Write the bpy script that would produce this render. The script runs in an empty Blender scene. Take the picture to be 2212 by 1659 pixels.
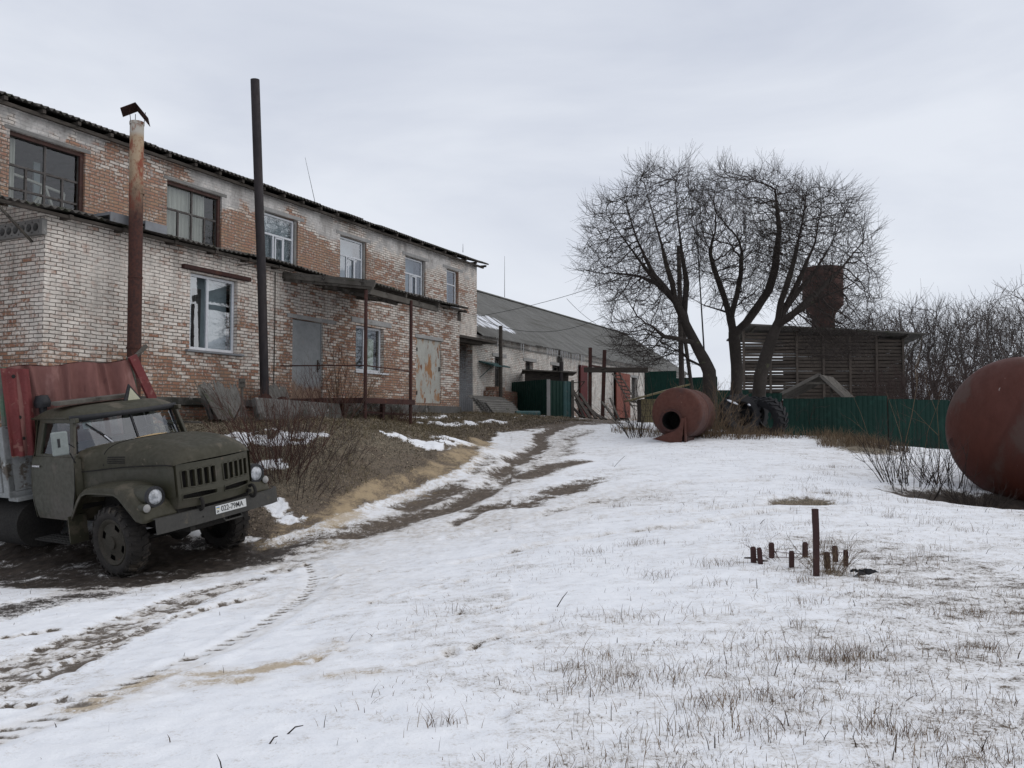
import bpy, bmesh, math, random
import numpy as np
from mathutils import Vector, Matrix
from math import radians as RAD, sin, cos, pi, atan2, sqrt

scene = bpy.context.scene
COL = scene.collection
rng = np.random.default_rng(7)
random.seed(7)

# ------------------------------------------------------------------ camera, sky, sun, exposure
EYE = 1.6
FPX, CX, CY = 1855.0, 1106.0, 829.5          # focal length and centre for a picture 2212 wide
PITCH = math.atan(82.0 / 1855.0)
cam = bpy.data.cameras.new('camera')
cam.sensor_width = 36.0
cam.lens = 36.0 * FPX / 2212.0
cam.clip_start, cam.clip_end = 0.05, 2000.0
camo = bpy.data.objects.new('camera', cam)
camo.location = (0, 0, EYE)
camo.rotation_euler = (pi / 2 + PITCH, 0, 0)
COL.objects.link(camo)
scene.camera = camo

SUN_EL, SUN_AZ = RAD(42), RAD(95)             # azimuth clockwise from +y
world = bpy.data.worlds.new("World")
scene.world = world
world.use_nodes = True
wn = world.node_tree
wn.nodes.clear()
def wnode(t, **k):
    n = wn.nodes.new(t)
    for a, b in k.items(): setattr(n, a, b)
    return n
w_out = wnode('ShaderNodeOutputWorld'); w_bg = wnode('ShaderNodeBackground')
w_bg.inputs['Strength'].default_value = 0.1
sky = wnode('ShaderNodeTexSky', sky_type='NISHITA', sun_disc=False)
sky.sun_elevation = SUN_EL; sky.sun_rotation = SUN_AZ
w_tc = wnode('ShaderNodeTexCoord'); w_map = wnode('ShaderNodeMapping')
w_map.inputs['Scale'].default_value = (1.0, 1.0, 3.2)
w_map.inputs['Rotation'].default_value = (0.1, 0.06, 0.0)
w_no = wnode('ShaderNodeTexNoise')
for k, v in (('Scale', 1.7), ('Detail', 7.0), ('Roughness', 0.52), ('Distortion', 0.5)): w_no.inputs[k].default_value = v
w_r = wnode('ShaderNodeValToRGB')
w_r.color_ramp.elements[0].position = 0.34; w_r.color_ramp.elements[0].color = (5.2, 5.55, 6.4, 1)
w_r.color_ramp.elements[1].position = 0.64; w_r.color_ramp.elements[1].color = (6.85, 7.15, 7.75, 1)
w_mx = wnode('ShaderNodeMix', data_type='RGBA'); w_mx.inputs[0].default_value = 0.94
L = wn.links.new
L(w_tc.outputs['Generated'], w_map.inputs['Vector']); L(w_map.outputs[0], w_no.inputs['Vector'])
L(w_no.outputs['Fac'], w_r.inputs[0]); L(sky.outputs[0], w_mx.inputs[6]); L(w_r.outputs[0], w_mx.inputs[7])
L(w_mx.outputs[2], w_bg.inputs['Color']); L(w_bg.outputs[0], w_out.inputs['Surface'])

sd = bpy.data.lights.new('sun', 'SUN')
sd.energy = 0.9; sd.angle = RAD(85); sd.color = (1.0, 0.955, 0.89)
so = bpy.data.objects.new('sun', sd); COL.objects.link(so)
_d = Vector((sin(SUN_AZ) * cos(SUN_EL), cos(SUN_AZ) * cos(SUN_EL), sin(SUN_EL)))
so.rotation_euler = _d.to_track_quat('Z', 'Y').to_euler()
vs = scene.view_settings
vs.view_transform = 'Standard'; vs.look = 'None'; vs.exposure = 0.24; vs.gamma = 1.0; vs.use_curve_mapping = False
scene.cycles.max_bounces = 8
scene.cycles.transparent_max_bounces = 16

# ------------------------------------------------------------------ geometry of the place
_cp, _sp = cos(PITCH), sin(PITCH)
def ray(u, v):
    x = (u - CX) / FPX; z = -(v - CY) / FPX
    return np.array([x, _cp - z * _sp, _sp + z * _cp])
def at(u, v, Y):
    "the point of the place seen at picture point u, v and Y metres ahead"
    d = ray(u, v)
    return d * (Y / d[1]) + np.array([0, 0, EYE])

BA = RAD(25.98)                               # the long facade runs 26 degrees off the view
B0 = np.array([-9.0, 16.4]); BD = np.array([sin(BA), cos(BA)]); BM = np.array([cos(BA), -sin(BA)])
def bw(t, s, z):
    "facade coordinates: t along, s behind the annex front, z up"
    p = B0 + BD * t - BM * s
    return np.array([p[0], p[1], z])

# ------------------------------------------------------------------ helpers
def link(o, parent=None):
    COL.objects.link(o)
    if parent is not None: o.parent = parent
    return o
def tag(o, label=None, cat=None, group=None, kind=None):
    if label: o['label'] = label
    if cat: o['category'] = cat
    if group: o['group'] = group
    if kind: o['kind'] = kind
    return o
def thing(name, label, cat, loc=(0, 0, 0), rot=(0, 0, 0), group=None):
    o = bpy.data.objects.new(name, None)
    o.empty_display_size = 0.2
    o.location = loc; o.rotation_euler = rot
    return tag(link(o), label, cat, group)
def copy_tree(o, parent=None):
    c = o.copy(); link(c, parent)
    for ch in list(o.children): copy_tree(ch, c)
    return c

class MB:
    "collects shapes into one mesh"
    def __init__(s): s.v = []; s.f = []
    def add(s, V, F):
        o = len(s.v); s.v += [tuple(map(float, p)) for p in V]; s.f += [tuple(i + o for i in f) for f in F]; return s
    def quad(s, a, b, c, d): return s.add([a, b, c, d], [(0, 1, 2, 3)])
    def box(s, x0, x1, y0, y1, z0, z1, M=None):
        V = [(x, y, z) for x in (x0, x1) for y in (y0, y1) for z in (z0, z1)]
        if M is not None: V = [tuple(M @ Vector(p)) for p in V]
        return s.add(V, [(0, 1, 3, 2), (4, 6, 7, 5), (0, 4, 5, 1), (2, 3, 7, 6), (0, 2, 6, 4), (1, 5, 7, 3)])
    def bar(s, p, q, w, h, up=(0, 0, 1)):
        p, q = Vector(p), Vector(q); d = (q - p).normalized(); a = d.cross(Vector(up))
        if a.length < 1e-4: a = d.cross(Vector((1, 0, 0)))
        a.normalize(); b = a.cross(d)
        V = []
        for c in (p, q):
            for i, j in ((-1, -1), (1, -1), (1, 1), (-1, 1)): V.append(c + a * (i * w / 2) + b * (j * h / 2))
        return s.add(V, [(3, 2, 1, 0), (4, 5, 6, 7)] + [(i, (i + 1) % 4, 4 + (i + 1) % 4, 4 + i) for i in range(4)])
    def tube(s, P, r, n=8, caps=True, closed=False):
        P = [Vector(p) for p in P]; m = len(P)
        R = list(r) if hasattr(r, '__len__') else [r] * m
        V = []; a = None
        for i in range(m):
            if closed: t = P[(i + 1) % m] - P[i - 1]
            else: t = P[min(i + 1, m - 1)] - P[max(i - 1, 0)]
            t.normalize()
            if a is None:
                a = t.cross(Vector((0, 0, 1)))
                if a.length < 1e-3: a = t.cross(Vector((1, 0, 0)))
            a = a - t * a.dot(t); a.normalize(); b = t.cross(a)
            for k in range(n):
                th = 2 * pi * k / n; V.append(P[i] + (a * cos(th) + b * sin(th)) * R[i])
        F = []
        for i in range(m if closed else m - 1):
            j = (i + 1) % m
            for k in range(n): F.append((i * n + k, i * n + (k + 1) % n, j * n + (k + 1) % n, j * n + k))
        if caps and not closed: F += [tuple(range(n))[::-1], tuple((m - 1) * n + k for k in range(n))]
        return s.add(V, F)
    def lathe(s, prof, n=24, M=None, close=False):
        "profile (r, h) round the local z axis"
        V = []; F = []; m = len(prof)
        for r, h in prof:
            for k in range(n):
                th = 2 * pi * k / n; V.append(Vector((r * cos(th), r * sin(th), h)))
        for i in range(m if close else m - 1):
            j = (i + 1) % m
            for k in range(n): F.append((i * n + k, i * n + (k + 1) % n, j * n + (k + 1) % n, j * n + k))
        if M is not None: V = [M @ p for p in V]
        return s.add(V, F)
    def prism(s, poly, axis, a, b):
        "polygon in the two other axes, pushed along axis from a to b"
        def P(u, v, w): return {'x': (w, u, v), 'y': (u, w, v), 'z': (u, v, w)}[axis]
        n = len(poly)
        return s.add([P(u, v, a) for u, v in poly] + [P(u, v, b) for u, v in poly],
                     [tuple(range(n))[::-1], tuple(range(n, 2 * n))] + [(i, (i + 1) % n, n + (i + 1) % n, n + i) for i in range(n)])
    def grid(s, fn, nu, nv):
        V = [fn(i / nu, j / nv) for i in range(nu + 1) for j in range(nv + 1)]
        F = [(i * (nv + 1) + j, (i + 1) * (nv + 1) + j, (i + 1) * (nv + 1) + j + 1, i * (nv + 1) + j + 1) for i in range(nu) for j in range(nv)]
        return s.add(V, F)
    def shell(s, fn, nu, nv, off):
        "a grid with thickness; off is the offset vector of the second skin"
        o = Vector(off); k = len(s.v)
        s.grid(fn, nu, nv); s.grid(lambda a, b: Vector(fn(a, b)) + o, nu, nv)
        N = (nu + 1) * (nv + 1); I = lambda i, j, q: k + q * N + i * (nv + 1) + j
        for i in range(nu):
            s.f.append((I(i, 0, 0), I(i + 1, 0, 0), I(i + 1, 0, 1), I(i, 0, 1))); s.f.append((I(i + 1, nv, 0), I(i, nv, 0), I(i, nv, 1), I(i + 1, nv, 1)))
        for j in range(nv):
            s.f.append((I(0, j + 1, 0), I(0, j, 0), I(0, j, 1), I(0, j + 1, 1))); s.f.append((I(nu, j, 0), I(nu, j + 1, 0), I(nu, j + 1, 1), I(nu, j, 1)))
        return s
    def build(s, name, mat, parent=None, smooth=False, bevel=0, recalc=True, fn=None):
        me = bpy.data.meshes.new(name)
        V = s.v if fn is None else [tuple(fn(*p)) for p in s.v]
        me.from_pydata(V, [], s.f)
        if recalc:
            bm = bmesh.new(); bm.from_mesh(me); bmesh.ops.recalc_face_normals(bm, faces=bm.faces); bm.to_mesh(me); bm.free()
        if smooth:
            me.polygons.foreach_set('use_smooth', [True] * len(me.polygons))
        if mat is not None: me.materials.append(mat)
        o = link(bpy.data.objects.new(name, me), parent)
        if smooth == 'auto':
            me.set_sharp_from_angle(angle=RAD(40))
        if bevel:
            b = o.modifiers.new('edge', 'BEVEL'); b.width = bevel; b.segments = 2; b.limit_method = 'ANGLE'; b.angle_limit = RAD(40)
        return o

def np_mesh(name, V, F, mat, parent=None, smooth=False, colors=None):
    "mesh from arrays; F has 3 or 4 columns"
    me = bpy.data.meshes.new(name)
    V = np.ascontiguousarray(V, np.float32); F = np.ascontiguousarray(F, np.int32); k = F.shape[1]
    me.vertices.add(len(V)); me.vertices.foreach_set('co', V.ravel())
    me.loops.add(F.size); me.loops.foreach_set('vertex_index', F.ravel())
    me.polygons.add(len(F)); me.polygons.foreach_set('loop_start', np.arange(0, F.size, k, dtype=np.int32))
    me.polygons.foreach_set('loop_total', np.full(len(F), k, np.int32))
    me.update(calc_edges=True)
    if smooth: me.polygons.foreach_set('use_smooth', np.ones(len(F), bool))
    for an, arr in (colors or {}).items():
        at_ = me.attributes.new(an, 'FLOAT', 'POINT'); at_.data.foreach_set('value', np.ascontiguousarray(arr, np.float32))
    me.materials.append(mat)
    return link(bpy.data.objects.new(name, me), parent)

def rotm(axis, ang): return Matrix.Rotation(ang, 4, axis)
def trans(*p): return Matrix.Translation(Vector(p))

# cells of a rectangle that has rectangular openings
def wall_cells(u0, u1, z0, z1, holes):
    us = sorted({u0, u1} | {min(max(h[k], u0), u1) for h in holes for k in (0, 1)})
    zs = sorted({z0, z1} | {min(max(h[k], z0), z1) for h in holes for k in (2, 3)})
    for a, b in zip(us[:-1], us[1:]):
        for c, d in zip(zs[:-1], zs[1:]):
            if not any(h[0] < (a + b) / 2 < h[1] and h[2] < (c + d) / 2 < h[3] for h in holes): yield a, b, c, d
def add_wall(mb, u0, u1, z0, z1, holes, P, depth):
    "front skin with openings and their reveals; P maps (u, depth, z) to a point"
    for a, b, c, d in wall_cells(u0, u1, z0, z1, holes):
        mb.quad(P(a, 0, c), P(b, 0, c), P(b, 0, d), P(a, 0, d))
    for a, b, c, d in holes:
        mb.quad(P(a, 0, c), P(a, depth, c), P(a, depth, d), P(a, 0, d)); mb.quad(P(b, 0, c), P(b, 0, d), P(b, depth, d), P(b, depth, c))
        mb.quad(P(a, 0, c), P(b, 0, c), P(b, depth, c), P(a, depth, c)); mb.quad(P(a, 0, d), P(a, depth, d), P(b, depth, d), P(b, 0, d))

# lattice noise for relief and scatter
_lat = np.random.default_rng(3).random((257, 257)).astype(np.float64)
def vnoise(x, y):
    xi = np.floor(x).astype(int); yi = np.floor(y).astype(int); fx = x - xi; fy = y - yi
    fx = fx * fx * (3 - 2 * fx); fy = fy * fy * (3 - 2 * fy); a = xi % 256; b = yi % 256
    return (_lat[a, b] * (1 - fx) + _lat[a + 1, b] * fx) * (1 - fy) + (_lat[a, b + 1] * (1 - fx) + _lat[a + 1, b + 1] * fx) * fy
def fnoise(x, y, oct=4):
    t = 0; amp = .5; tot = 0
    for k in range(oct):
        t = t + amp * vnoise(x * 2 ** k + 17.3 * k, y * 2 ** k + 9.1 * k); tot += amp; amp *= .5
    return t / tot
def sstep(a, b, x):
    t = np.clip((x - a) / (b - a), 0, 1); return t * t * (3 - 2 * t)

# ------------------------------------------------------------------ materials
class NT:
    def __init__(s, name):
        s.m = bpy.data.materials.new(name); s.m.use_nodes = True; s.t = s.m.node_tree
        s.b = s.t.nodes['Principled BSDF']; s.out = s.t.nodes['Material Output']
    def n(s, t, props=None, **ins):
        k = s.t.nodes.new(t)
        for a, b in (props or {}).items(): setattr(k, a, b)
        for a, b in ins.items():
            a = a.replace('_', ' ')
            s.set(k.inputs[a], b)
        return k
    def set(s, sock, v):
        if hasattr(v, 'bl_idname') and hasattr(v, 'is_output'): s.t.links.new(v, sock)
        elif isinstance(v, (tuple, list)) and sock.type == 'RGBA' and len(v) == 3: sock.default_value = (*v, 1)
        else: sock.default_value = v
    def obj(s): return s.n('ShaderNodeTexCoord').outputs['Object']
    def noise(s, vec, scale, detail=5, rough=.55, dist=0):
        k = s.n('ShaderNodeTexNoise', None, Scale=scale, Detail=detail, Roughness=rough, Distortion=dist); s.set(k.inputs['Vector'], vec); return k.outputs['Fac']
    def scalev(s, vec, sc):
        k = s.n('ShaderNodeMapping'); k.inputs['Scale'].default_value = sc; s.set(k.inputs['Vector'], vec); return k.outputs[0]
    def ramp(s, f, *stops):
        k = s.n('ShaderNodeValToRGB'); e = k.color_ramp.elements
        while len(e) < len(stops): e.new(0.5)
        for i, (p, c) in enumerate(stops):
            e[i].position = p; e[i].color = (c, c, c, 1) if not isinstance(c, tuple) else (*c, 1)
        s.set(k.inputs[0], f); return k.outputs[0]
    def math(s, op, a, b=0.0, c=0.0):
        k = s.n('ShaderNodeMath', {'operation': op})
        for i, v in enumerate((a, b, c)): s.set(k.inputs[i], v)
        return k.outputs[0]
    def maprange(s, v, a, b, c=0.0, d=1.0, smooth=True):
        k = s.n('ShaderNodeMapRange', {'interpolation_type': 'SMOOTHSTEP' if smooth else 'LINEAR'})
        for i, x in enumerate((v, a, b, c, d)): s.set(k.inputs[i], x)
        return k.outputs[0]
    def mix(s, f, a, b, mode='MIX'):
        k = s.n('ShaderNodeMix', {'data_type': 'RGBA', 'blend_type': mode})
        s.set(k.inputs[0], f); s.set(k.inputs[6], a); s.set(k.inputs[7], b); return k.outputs[2]
    def attr(s, name): return s.n('ShaderNodeAttribute', {'attribute_name': name}).outputs['Fac']
    def bump(s, h, strength=.3, dist=.02):
        k = s.n('ShaderNodeBump', None, Strength=strength, Distance=dist); s.set(k.inputs['Height'], h); s.set(s.b.inputs['Normal'], k.outputs[0])
    def done(s, color=None, rough=.8, metal=0.0, spec=.3):
        if color is not None: s.set(s.b.inputs['Base Color'], color)
        s.set(s.b.inputs['Roughness'], rough); s.set(s.b.inputs['Metallic'], metal); s.b.inputs['Specular IOR Level'].default_value = spec
        return s.m

def worn(name, c1, c2, scale=3.0, rough=.8, spot=None, spot_scale=2.0, spot_thr=.6, spot2=None, spot2_scale=6, spot2_thr=.62, bump=.15, stretch=(1, 1, 1), metal=0, spec=.3, bscale=30, bdist=.01, low=None):
    "two tones mixed by noise, with optional patches of a third and fourth colour"
    q = NT(name); v = q.scalev(q.obj(), stretch)
    c = q.mix(q.maprange(q.noise(v, scale, 6, .6), .3, .7), c1, c2)
    fine = q.noise(v, scale * 9, 4, .6)
    c = q.mix(q.maprange(fine, .3, .75, 0, .35), c, tuple(x * .55 for x in c1))
    if spot:
        m = q.noise(v, spot_scale, 7, .62); m = q.maprange(m, spot_thr - .04, spot_thr + .04); c = q.mix(m, c, spot)
    if spot2:
        m2 = q.noise(v, spot2_scale, 6, .6, .3); m2 = q.maprange(m2, spot2_thr - .03, spot2_thr + .03); c = q.mix(m2, c, spot2)
    if low:
        s_ = q.n('ShaderNodeSeparateXYZ'); q.set(s_.inputs[0], q.obj()); z0, z1, lc, amt = low
        f_ = q.math('ADD', q.maprange(s_.outputs[2], z0, z1, 1, 0, False), q.math('MULTIPLY', q.math('SUBTRACT', q.noise(v, 1.6, 6, .6), .5), 1.6)); c = q.mix(q.maprange(f_, .45, .8, 0, amt), c, lc)
    if bump: q.bump(q.noise(v, bscale, 4, .6), bump, bdist)
    r = q.maprange(fine, .2, .8, max(rough - .12, .05), min(rough + .1, 1))
    return q.done(c, r, metal, spec)

def brick_mat(name, zr, xr, plaster, orange=((.32, .175, .115), (.25, .115, .08)), paint=(.78, .72, .65), mortar=(.16, .14, .12), nscale=.55, soot=None):
    """zr, xr: ((pos, value), ...) how much whitewash is left by height and along the wall; plaster: same by height"""
    q = NT(name); tc = q.n('ShaderNodeTexCoord'); P = tc.outputs['Object']
    sx = q.n('ShaderNodeSeparateXYZ'); q.set(sx.inputs[0], P); nx = q.n('ShaderNodeSeparateXYZ'); q.set(nx.inputs[0], tc.outputs['Normal'])
    side = q.math('GREATER_THAN', q.math('ABSOLUTE', nx.outputs[0]), .6)
    u = q.math('ADD', q.math('MULTIPLY', sx.outputs[1], side), q.math('MULTIPLY', sx.outputs[0], q.math('SUBTRACT', 1.0, side)))
    z = sx.outputs[2]
    wob = q.noise(P, 2.2, 3); wob2 = q.noise(P, 9, 2)
    zz = q.math('ADD', z, q.math('MULTIPLY', q.math('SUBTRACT', wob, .5), .05)); zz = q.math('ADD', zz, q.math('MULTIPLY', q.math('SUBTRACT', wob2, .5), .018))
    uu = q.math('ADD', u, q.math('MULTIPLY', q.math('SUBTRACT', wob2, .5), .06))
    cb = q.n('ShaderNodeCombineXYZ'); q.set(cb.inputs[0], uu); q.set(cb.inputs[1], zz)
    bt = q.n('ShaderNodeTexBrick', {'offset': .5}, Scale=1.0, Mortar_Size=.0105, Mortar_Smooth=.3, Bias=0.0, Brick_Width=.262, Row_Height=.0785)
    q.set(bt.inputs['Vector'], cb.outputs[0]); q.set(bt.inputs['Color1'], (0, 0, 0)); q.set(bt.inputs['Color2'], (1, 1, 1)); q.set(bt.inputs['Mortar'], (.5, .5, .5))
    per = bt.outputs['Color']; mort = bt.outputs['Fac']
    def curve(v, pts):
        lo, hi = pts[0][0], pts[-1][0]
        f = q.maprange(v, lo, hi, 0, 1, False)
        return q.ramp(f, *[((p - lo) / (hi - lo), val) for p, val in pts])
    big = q.noise(P, nscale, 5, .6); mid = q.noise(P, 2.6, 6, .62); fine = q.noise(P, 14, 5, .6)
    s_ = q.math('ADD', curve(z, zr), curve(u, xr))
    s_ = q.math('ADD', s_, q.math('MULTIPLY', q.math('SUBTRACT', big, .5), 2.1)); s_ = q.math('ADD', s_, q.math('MULTIPLY', q.math('SUBTRACT', mid, .5), .9))
    s_ = q.math('ADD', s_, q.math('MULTIPLY', q.math('SUBTRACT', per, .5), .75)); s_ = q.math('ADD', s_, q.math('MULTIPLY', q.math('SUBTRACT', fine, .5), 1.5))
    white = q.maprange(s_, .55, 1.15)
    bc = q.mix(q.maprange(mid, .35, .65), orange[0], orange[1]); bc = q.mix(q.math('MULTIPLY', per, .6), bc, (.36, .25, .16)); bc = q.mix(q.maprange(fine, .45, .8, 0, .6), bc, (.17, .10, .075)); bc = q.mix(q.maprange(q.math('ADD', fine, q.math('MULTIPLY', mid, .6)), .80, .95, 0, .7), bc, (.50, .46, .41))
    wc = q.mix(q.maprange(mid, .3, .7), paint, tuple(x * .70 for x in paint)); wc = q.mix(q.maprange(fine, .5, .75, 0, .55), wc, (.36, .29, .24)); wc = q.mix(q.maprange(q.noise(P, 5, 4, .6), .52, .64, 0, .55), wc, (.46, .33, .27))
    base = q.mix(white, bc, wc)
    mfac = q.maprange(q.math('ADD', s_, q.math('MULTIPLY', q.math('SUBTRACT', big, .5), 1.2)), 1.1, 2.0, 1.0, .25)
    mcol = q.mix(q.maprange(mid, .4, .7), mortar, tuple(x * .62 for x in mortar))
    base = q.mix(q.math('MULTIPLY', mort, mfac), base, mcol)
    pl = q.math('ADD', curve(z, plaster), q.math('MULTIPLY', q.math('SUBTRACT', big, .5), 1.6)); pl = q.math('ADD', pl, q.math('MULTIPLY', q.math('SUBTRACT', mid, .5), .9))
    pm = q.maprange(pl, .62, .8)
    pc = q.mix(q.maprange(mid, .35, .7), (.58, .565, .545), (.36, .35, .335)); pc = q.mix(q.maprange(fine, .5, .72, 0, .7), pc, (.22, .20, .19))
    base = q.mix(q.math('MULTIPLY', pm, .85), base, pc)
    grime = q.maprange(q.noise(q.scalev(P, (1.4, 1.4, .5)), 1.3, 5, .6), .5, .72, 0, .45)
    base = q.mix(grime, base, (.13, .115, .10))
    if soot:
        for (t0, z0, rt, rz) in soot:
            dx = q.math('DIVIDE', q.math('SUBTRACT', sx.outputs[0], t0), rt); dz = q.math('DIVIDE', q.math('SUBTRACT', z, z0), rz)
            rr = q.math('ADD', q.math('MULTIPLY', dx, dx), q.math('MULTIPLY', dz, dz)); rr = q.math('ADD', rr, q.math('MULTIPLY', q.math('SUBTRACT', mid, .5), 1.2))
            base = q.mix(q.maprange(rr, .2, 1.2, .95, 0), base, (.012, .011, .011))
    h = q.math('SUBTRACT', q.math('MULTIPLY', fine, .5), q.math('MULTIPLY', mort, q.math('SUBTRACT', 1.0, q.math('MULTIPLY', pm, .75))))
    q.bump(h, .8, .014)
    return q.done(base, .92, 0, .15)

def glass_mat(name, tint=(.75, .8, .82), ior=1.75, refl=1.0):
    q = NT(name); t = q.n('ShaderNodeBsdfTransparent', None, Color=tint); g = q.n('ShaderNodeBsdfGlossy', None, Color=(.92, .95, 1.0), Roughness=.02)
    bp = q.n('ShaderNodeBump', None, Strength=.05, Distance=.02); q.set(bp.inputs['Height'], q.noise(q.obj(), 1.7, 2)); q.set(g.inputs['Normal'], bp.outputs[0])
    f0 = ((ior - 1) / (ior + 1)) ** 2; lw = q.n('ShaderNodeLayerWeight', None, Blend=.5); fr = q.math('ADD', f0, q.math('MULTIPLY', 1 - f0, q.math('POWER', lw.outputs['Facing'], 5.0))); mx = q.n('ShaderNodeMixShader')
    q.set(mx.inputs[0], q.math('MINIMUM', q.math('MULTIPLY', fr, refl), 1.0)); q.set(mx.inputs[1], t.outputs[0]); q.set(mx.inputs[2], g.outputs[0]); q.set(q.out.inputs['Surface'], mx.outputs[0])
    return q.m

M = {}
M['annex'] = brick_mat('whitewashed_brick', ((1.5, -.4), (2.3, .1), (3.0, .5), (5.0, .75), (5.9, .72)), ((-2, .72), (2, .55), (6.4, .40), (7, .18), (12, .2), (16.5, .22)), ((2.2, .12), (5.0, .1), (5.55, .45)))
M['mainwall'] = brick_mat('upper_brick', ((1.5, .8), (5.6, .8), (6.2, .02), (7.2, .08), (7.6, .75), (8.5, 1.0)), ((-6, .08), (8, .16), (12, .42), (16, .85), (22, 1.05)), ((5., .42), (6.2, .15), (7.2, .14), (7.6, .66), (8.4, .8)), orange=((.37, .205, .14), (.31, .165, .12)))
M['barnwall'] = brick_mat('whitewashed_barn_brick', ((1.5, .5), (2.6, 1.1), (5.4, 1.3)), ((20, .3), (60, .5)), ((1.5, .2), (5.4, .25)), paint=(.76, .73, .68), soot=[(30.4, 4.5, .55, .9)])
M['redbrick'] = brick_mat('red_brick', ((0, -.2), (3, -.1)), ((-2, 0), (60, 0)), ((0, -.5), (5, -.5)), orange=((.25, .095, .06), (.19, .07, .05)))
M['slate'] = worn('weathered_slate', (.13, .125, .115), (.19, .18, .165), 1.2, .9, (.075, .075, .06), 1.6, .6, (.25, .24, .22), 9, .68, .3)
M['slate_dark'] = worn('mossy_slate', (.075, .07, .062), (.12, .11, .10), 2.0, .92, (.05, .055, .035), 3, .58, (.18, .17, .16), 11, .68, .3)
M['concrete'] = worn('old_concrete', (.24, .235, .225), (.17, .165, .155), 1.6, .92, (.09, .085, .08), 1.3, .62, (.33, .32, .30), 5, .67, .4)
M['plinth'] = worn('stained_plinth', (.13, .125, .12), (.085, .08, .07), 1.2, .92, (.045, .045, .038), .9, .55, (.22, .21, .20), 4, .66, .5)
M['lintel'] = worn('painted_lintel', (.36, .355, .345), (.27, .265, .255), 2.5, .9, (.18, .17, .16), 4, .63, None, bump=.3)
M['oldwood'] = worn('dark_weathered_wood', (.05, .042, .036), (.085, .072, .06), 2, .9, stretch=(1, 1, 6), spot=(.03, .026, .022), spot_scale=2, spot_thr=.58)
M['greywood'] = worn('grey_weathered_wood', (.12, .11, .095), (.075, .066, .056), 3, .9, (.035, .03, .026), 4, .58, (.17, .16, .14), 8, .64)
M['winwood'] = worn('brown_window_paint', (.075, .032, .026), (.05, .028, .022), 5, .7, (.12, .09, .07), 9, .65)
M['greyframe'] = worn('grey_window_wood', (.12, .11, .105), (.08, .072, .066), 6, .8, (.05, .035, .03), 9, .6)
M['pvc'] = worn('white_plastic', (.62, .64, .67), (.57, .59, .62), 2, .42, bump=0, spec=.5)
M['glass'] = glass_mat('window_glass', (.78, .84, .86), 2.7)
M['glassplain'] = glass_mat('clear_glass', (.80, .86, .86), 1.6)
M['wsglass'] = glass_mat('windscreen_glass', (.72, .78, .78), 1.95)
M['curtain'] = worn('beige_curtain', (.46, .43, .38), (.36, .335, .29), 2, .95, stretch=(8, 8, .6), bump=0)
M['pane_backing'] = worn('sky_grey_backing', (.33, .365, .38), (.27, .30, .315), 1, .9, bump=0)  # for sheets added behind panes, pale sky reflection put into their colour
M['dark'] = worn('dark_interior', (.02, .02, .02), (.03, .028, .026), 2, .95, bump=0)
M['door_grey'] = worn('rusting_grey_door', (.27, .285, .29), (.22, .23, .235), 1.5, .6, (.24, .125, .06), 1.1, .66, (.14, .055, .025), 2.4, .70, .1, low=(2.2, 3.3, (.21, .125, .075), .85))
M['door_rust'] = worn('flaking_pale_door', (.44, .44, .40), (.35, .345, .31), 2, .65, (.30, .155, .07), 1.7, .575, (.17, .065, .03), 3.0, .60, .15, stretch=(1.6, 1.6, .8))
M['sheet_grey'] = worn('grey_sheet_metal', (.21, .22, .235), (.17, .175, .185), 1, .55, (.13, .12, .11), 4, .68, bump=.05)
M['rust_dark'] = worn('dark_rust', (.06, .024, .019), (.038, .018, .016), 2, .8, (.09, .035, .022), 5, .63, bump=.2)
M['pipe_black'] = worn('sooty_pipe', (.022, .019, .021), (.034, .026, .026), 1.4, .7, (.055, .024, .02), 1.6, .66, bump=.2, stretch=(1, 1, .35))
def chimney_mat():
    q = NT('rusted_chimney'); P = q.obj(); s = q.n('ShaderNodeSeparateXYZ'); q.set(s.inputs[0], P); z = s.outputs[2]
    n = q.noise(q.scalev(P, (2, 2, .8)), 2.2, 7, .65); f = q.noise(P, 18, 5, .6)
    c = q.mix(q.maprange(f, .35, .65), (.075, .03, .022), (.042, .021, .018))
    up = q.maprange(q.math('ADD', z, q.math('MULTIPLY', q.math('SUBTRACT', n, .5), 3.0)), 5.6, 6.9)
    pale = q.mix(q.maprange(n, .46, .56), (.36, .27, .18), (.21, .065, .04)); pale = q.mix(q.maprange(f, .5, .7), pale, (.26, .15, .09))
    c = q.mix(up, c, pale); c = q.mix(q.maprange(z, 7.45, 7.6), c, q.mix(q.maprange(n, .48, .55), (.42, .39, .34), (.2, .085, .05)))
    q.bump(f, .25, .01); return q.done(c, .8, 0, .25)
M['chimney'] = chimney_mat()
M['olive'] = worn('olive_truck_paint', (.032, .031, .017), (.040, .036, .021), 1.6, .5, (.058, .049, .034), 2.2, .62, (.085, .06, .04), 9, .70, .06, spec=.45, low=(.5, 1.25, (.062, .052, .040), .7))
M['olive_dusty'] = worn('dusty_olive_paint', (.048, .043, .028), (.036, .034, .020), 1.6, .62, (.078, .066, .046), 2.2, .58, (.11, .09, .065), 8, .68, .08)
M['rubber'] = worn('dirty_rubber', (.020, .018, .017), (.038, .033, .029), 6, .85, (.065, .054, .043), 3, .58, bump=.3)
M['rim'] = worn('dirty_wheel_disc', (.036, .033, .024), (.055, .046, .036), 5, .8, (.075, .045, .03), 4, .66)
M['chassis'] = worn('grimy_chassis', (.012, .011, .010), (.02, .018, .016), 4, .85)
M['blackplastic'] = worn('black_plastic', (.016, .017, .02), (.024, .024, .026), 4, .55)
M['bumper'] = worn('grey_green_bumper', (.038, .037, .034), (.05, .048, .043), 3, .6, (.075, .066, .052), 6, .66, (.06, .032, .02), 5, .70)
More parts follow.
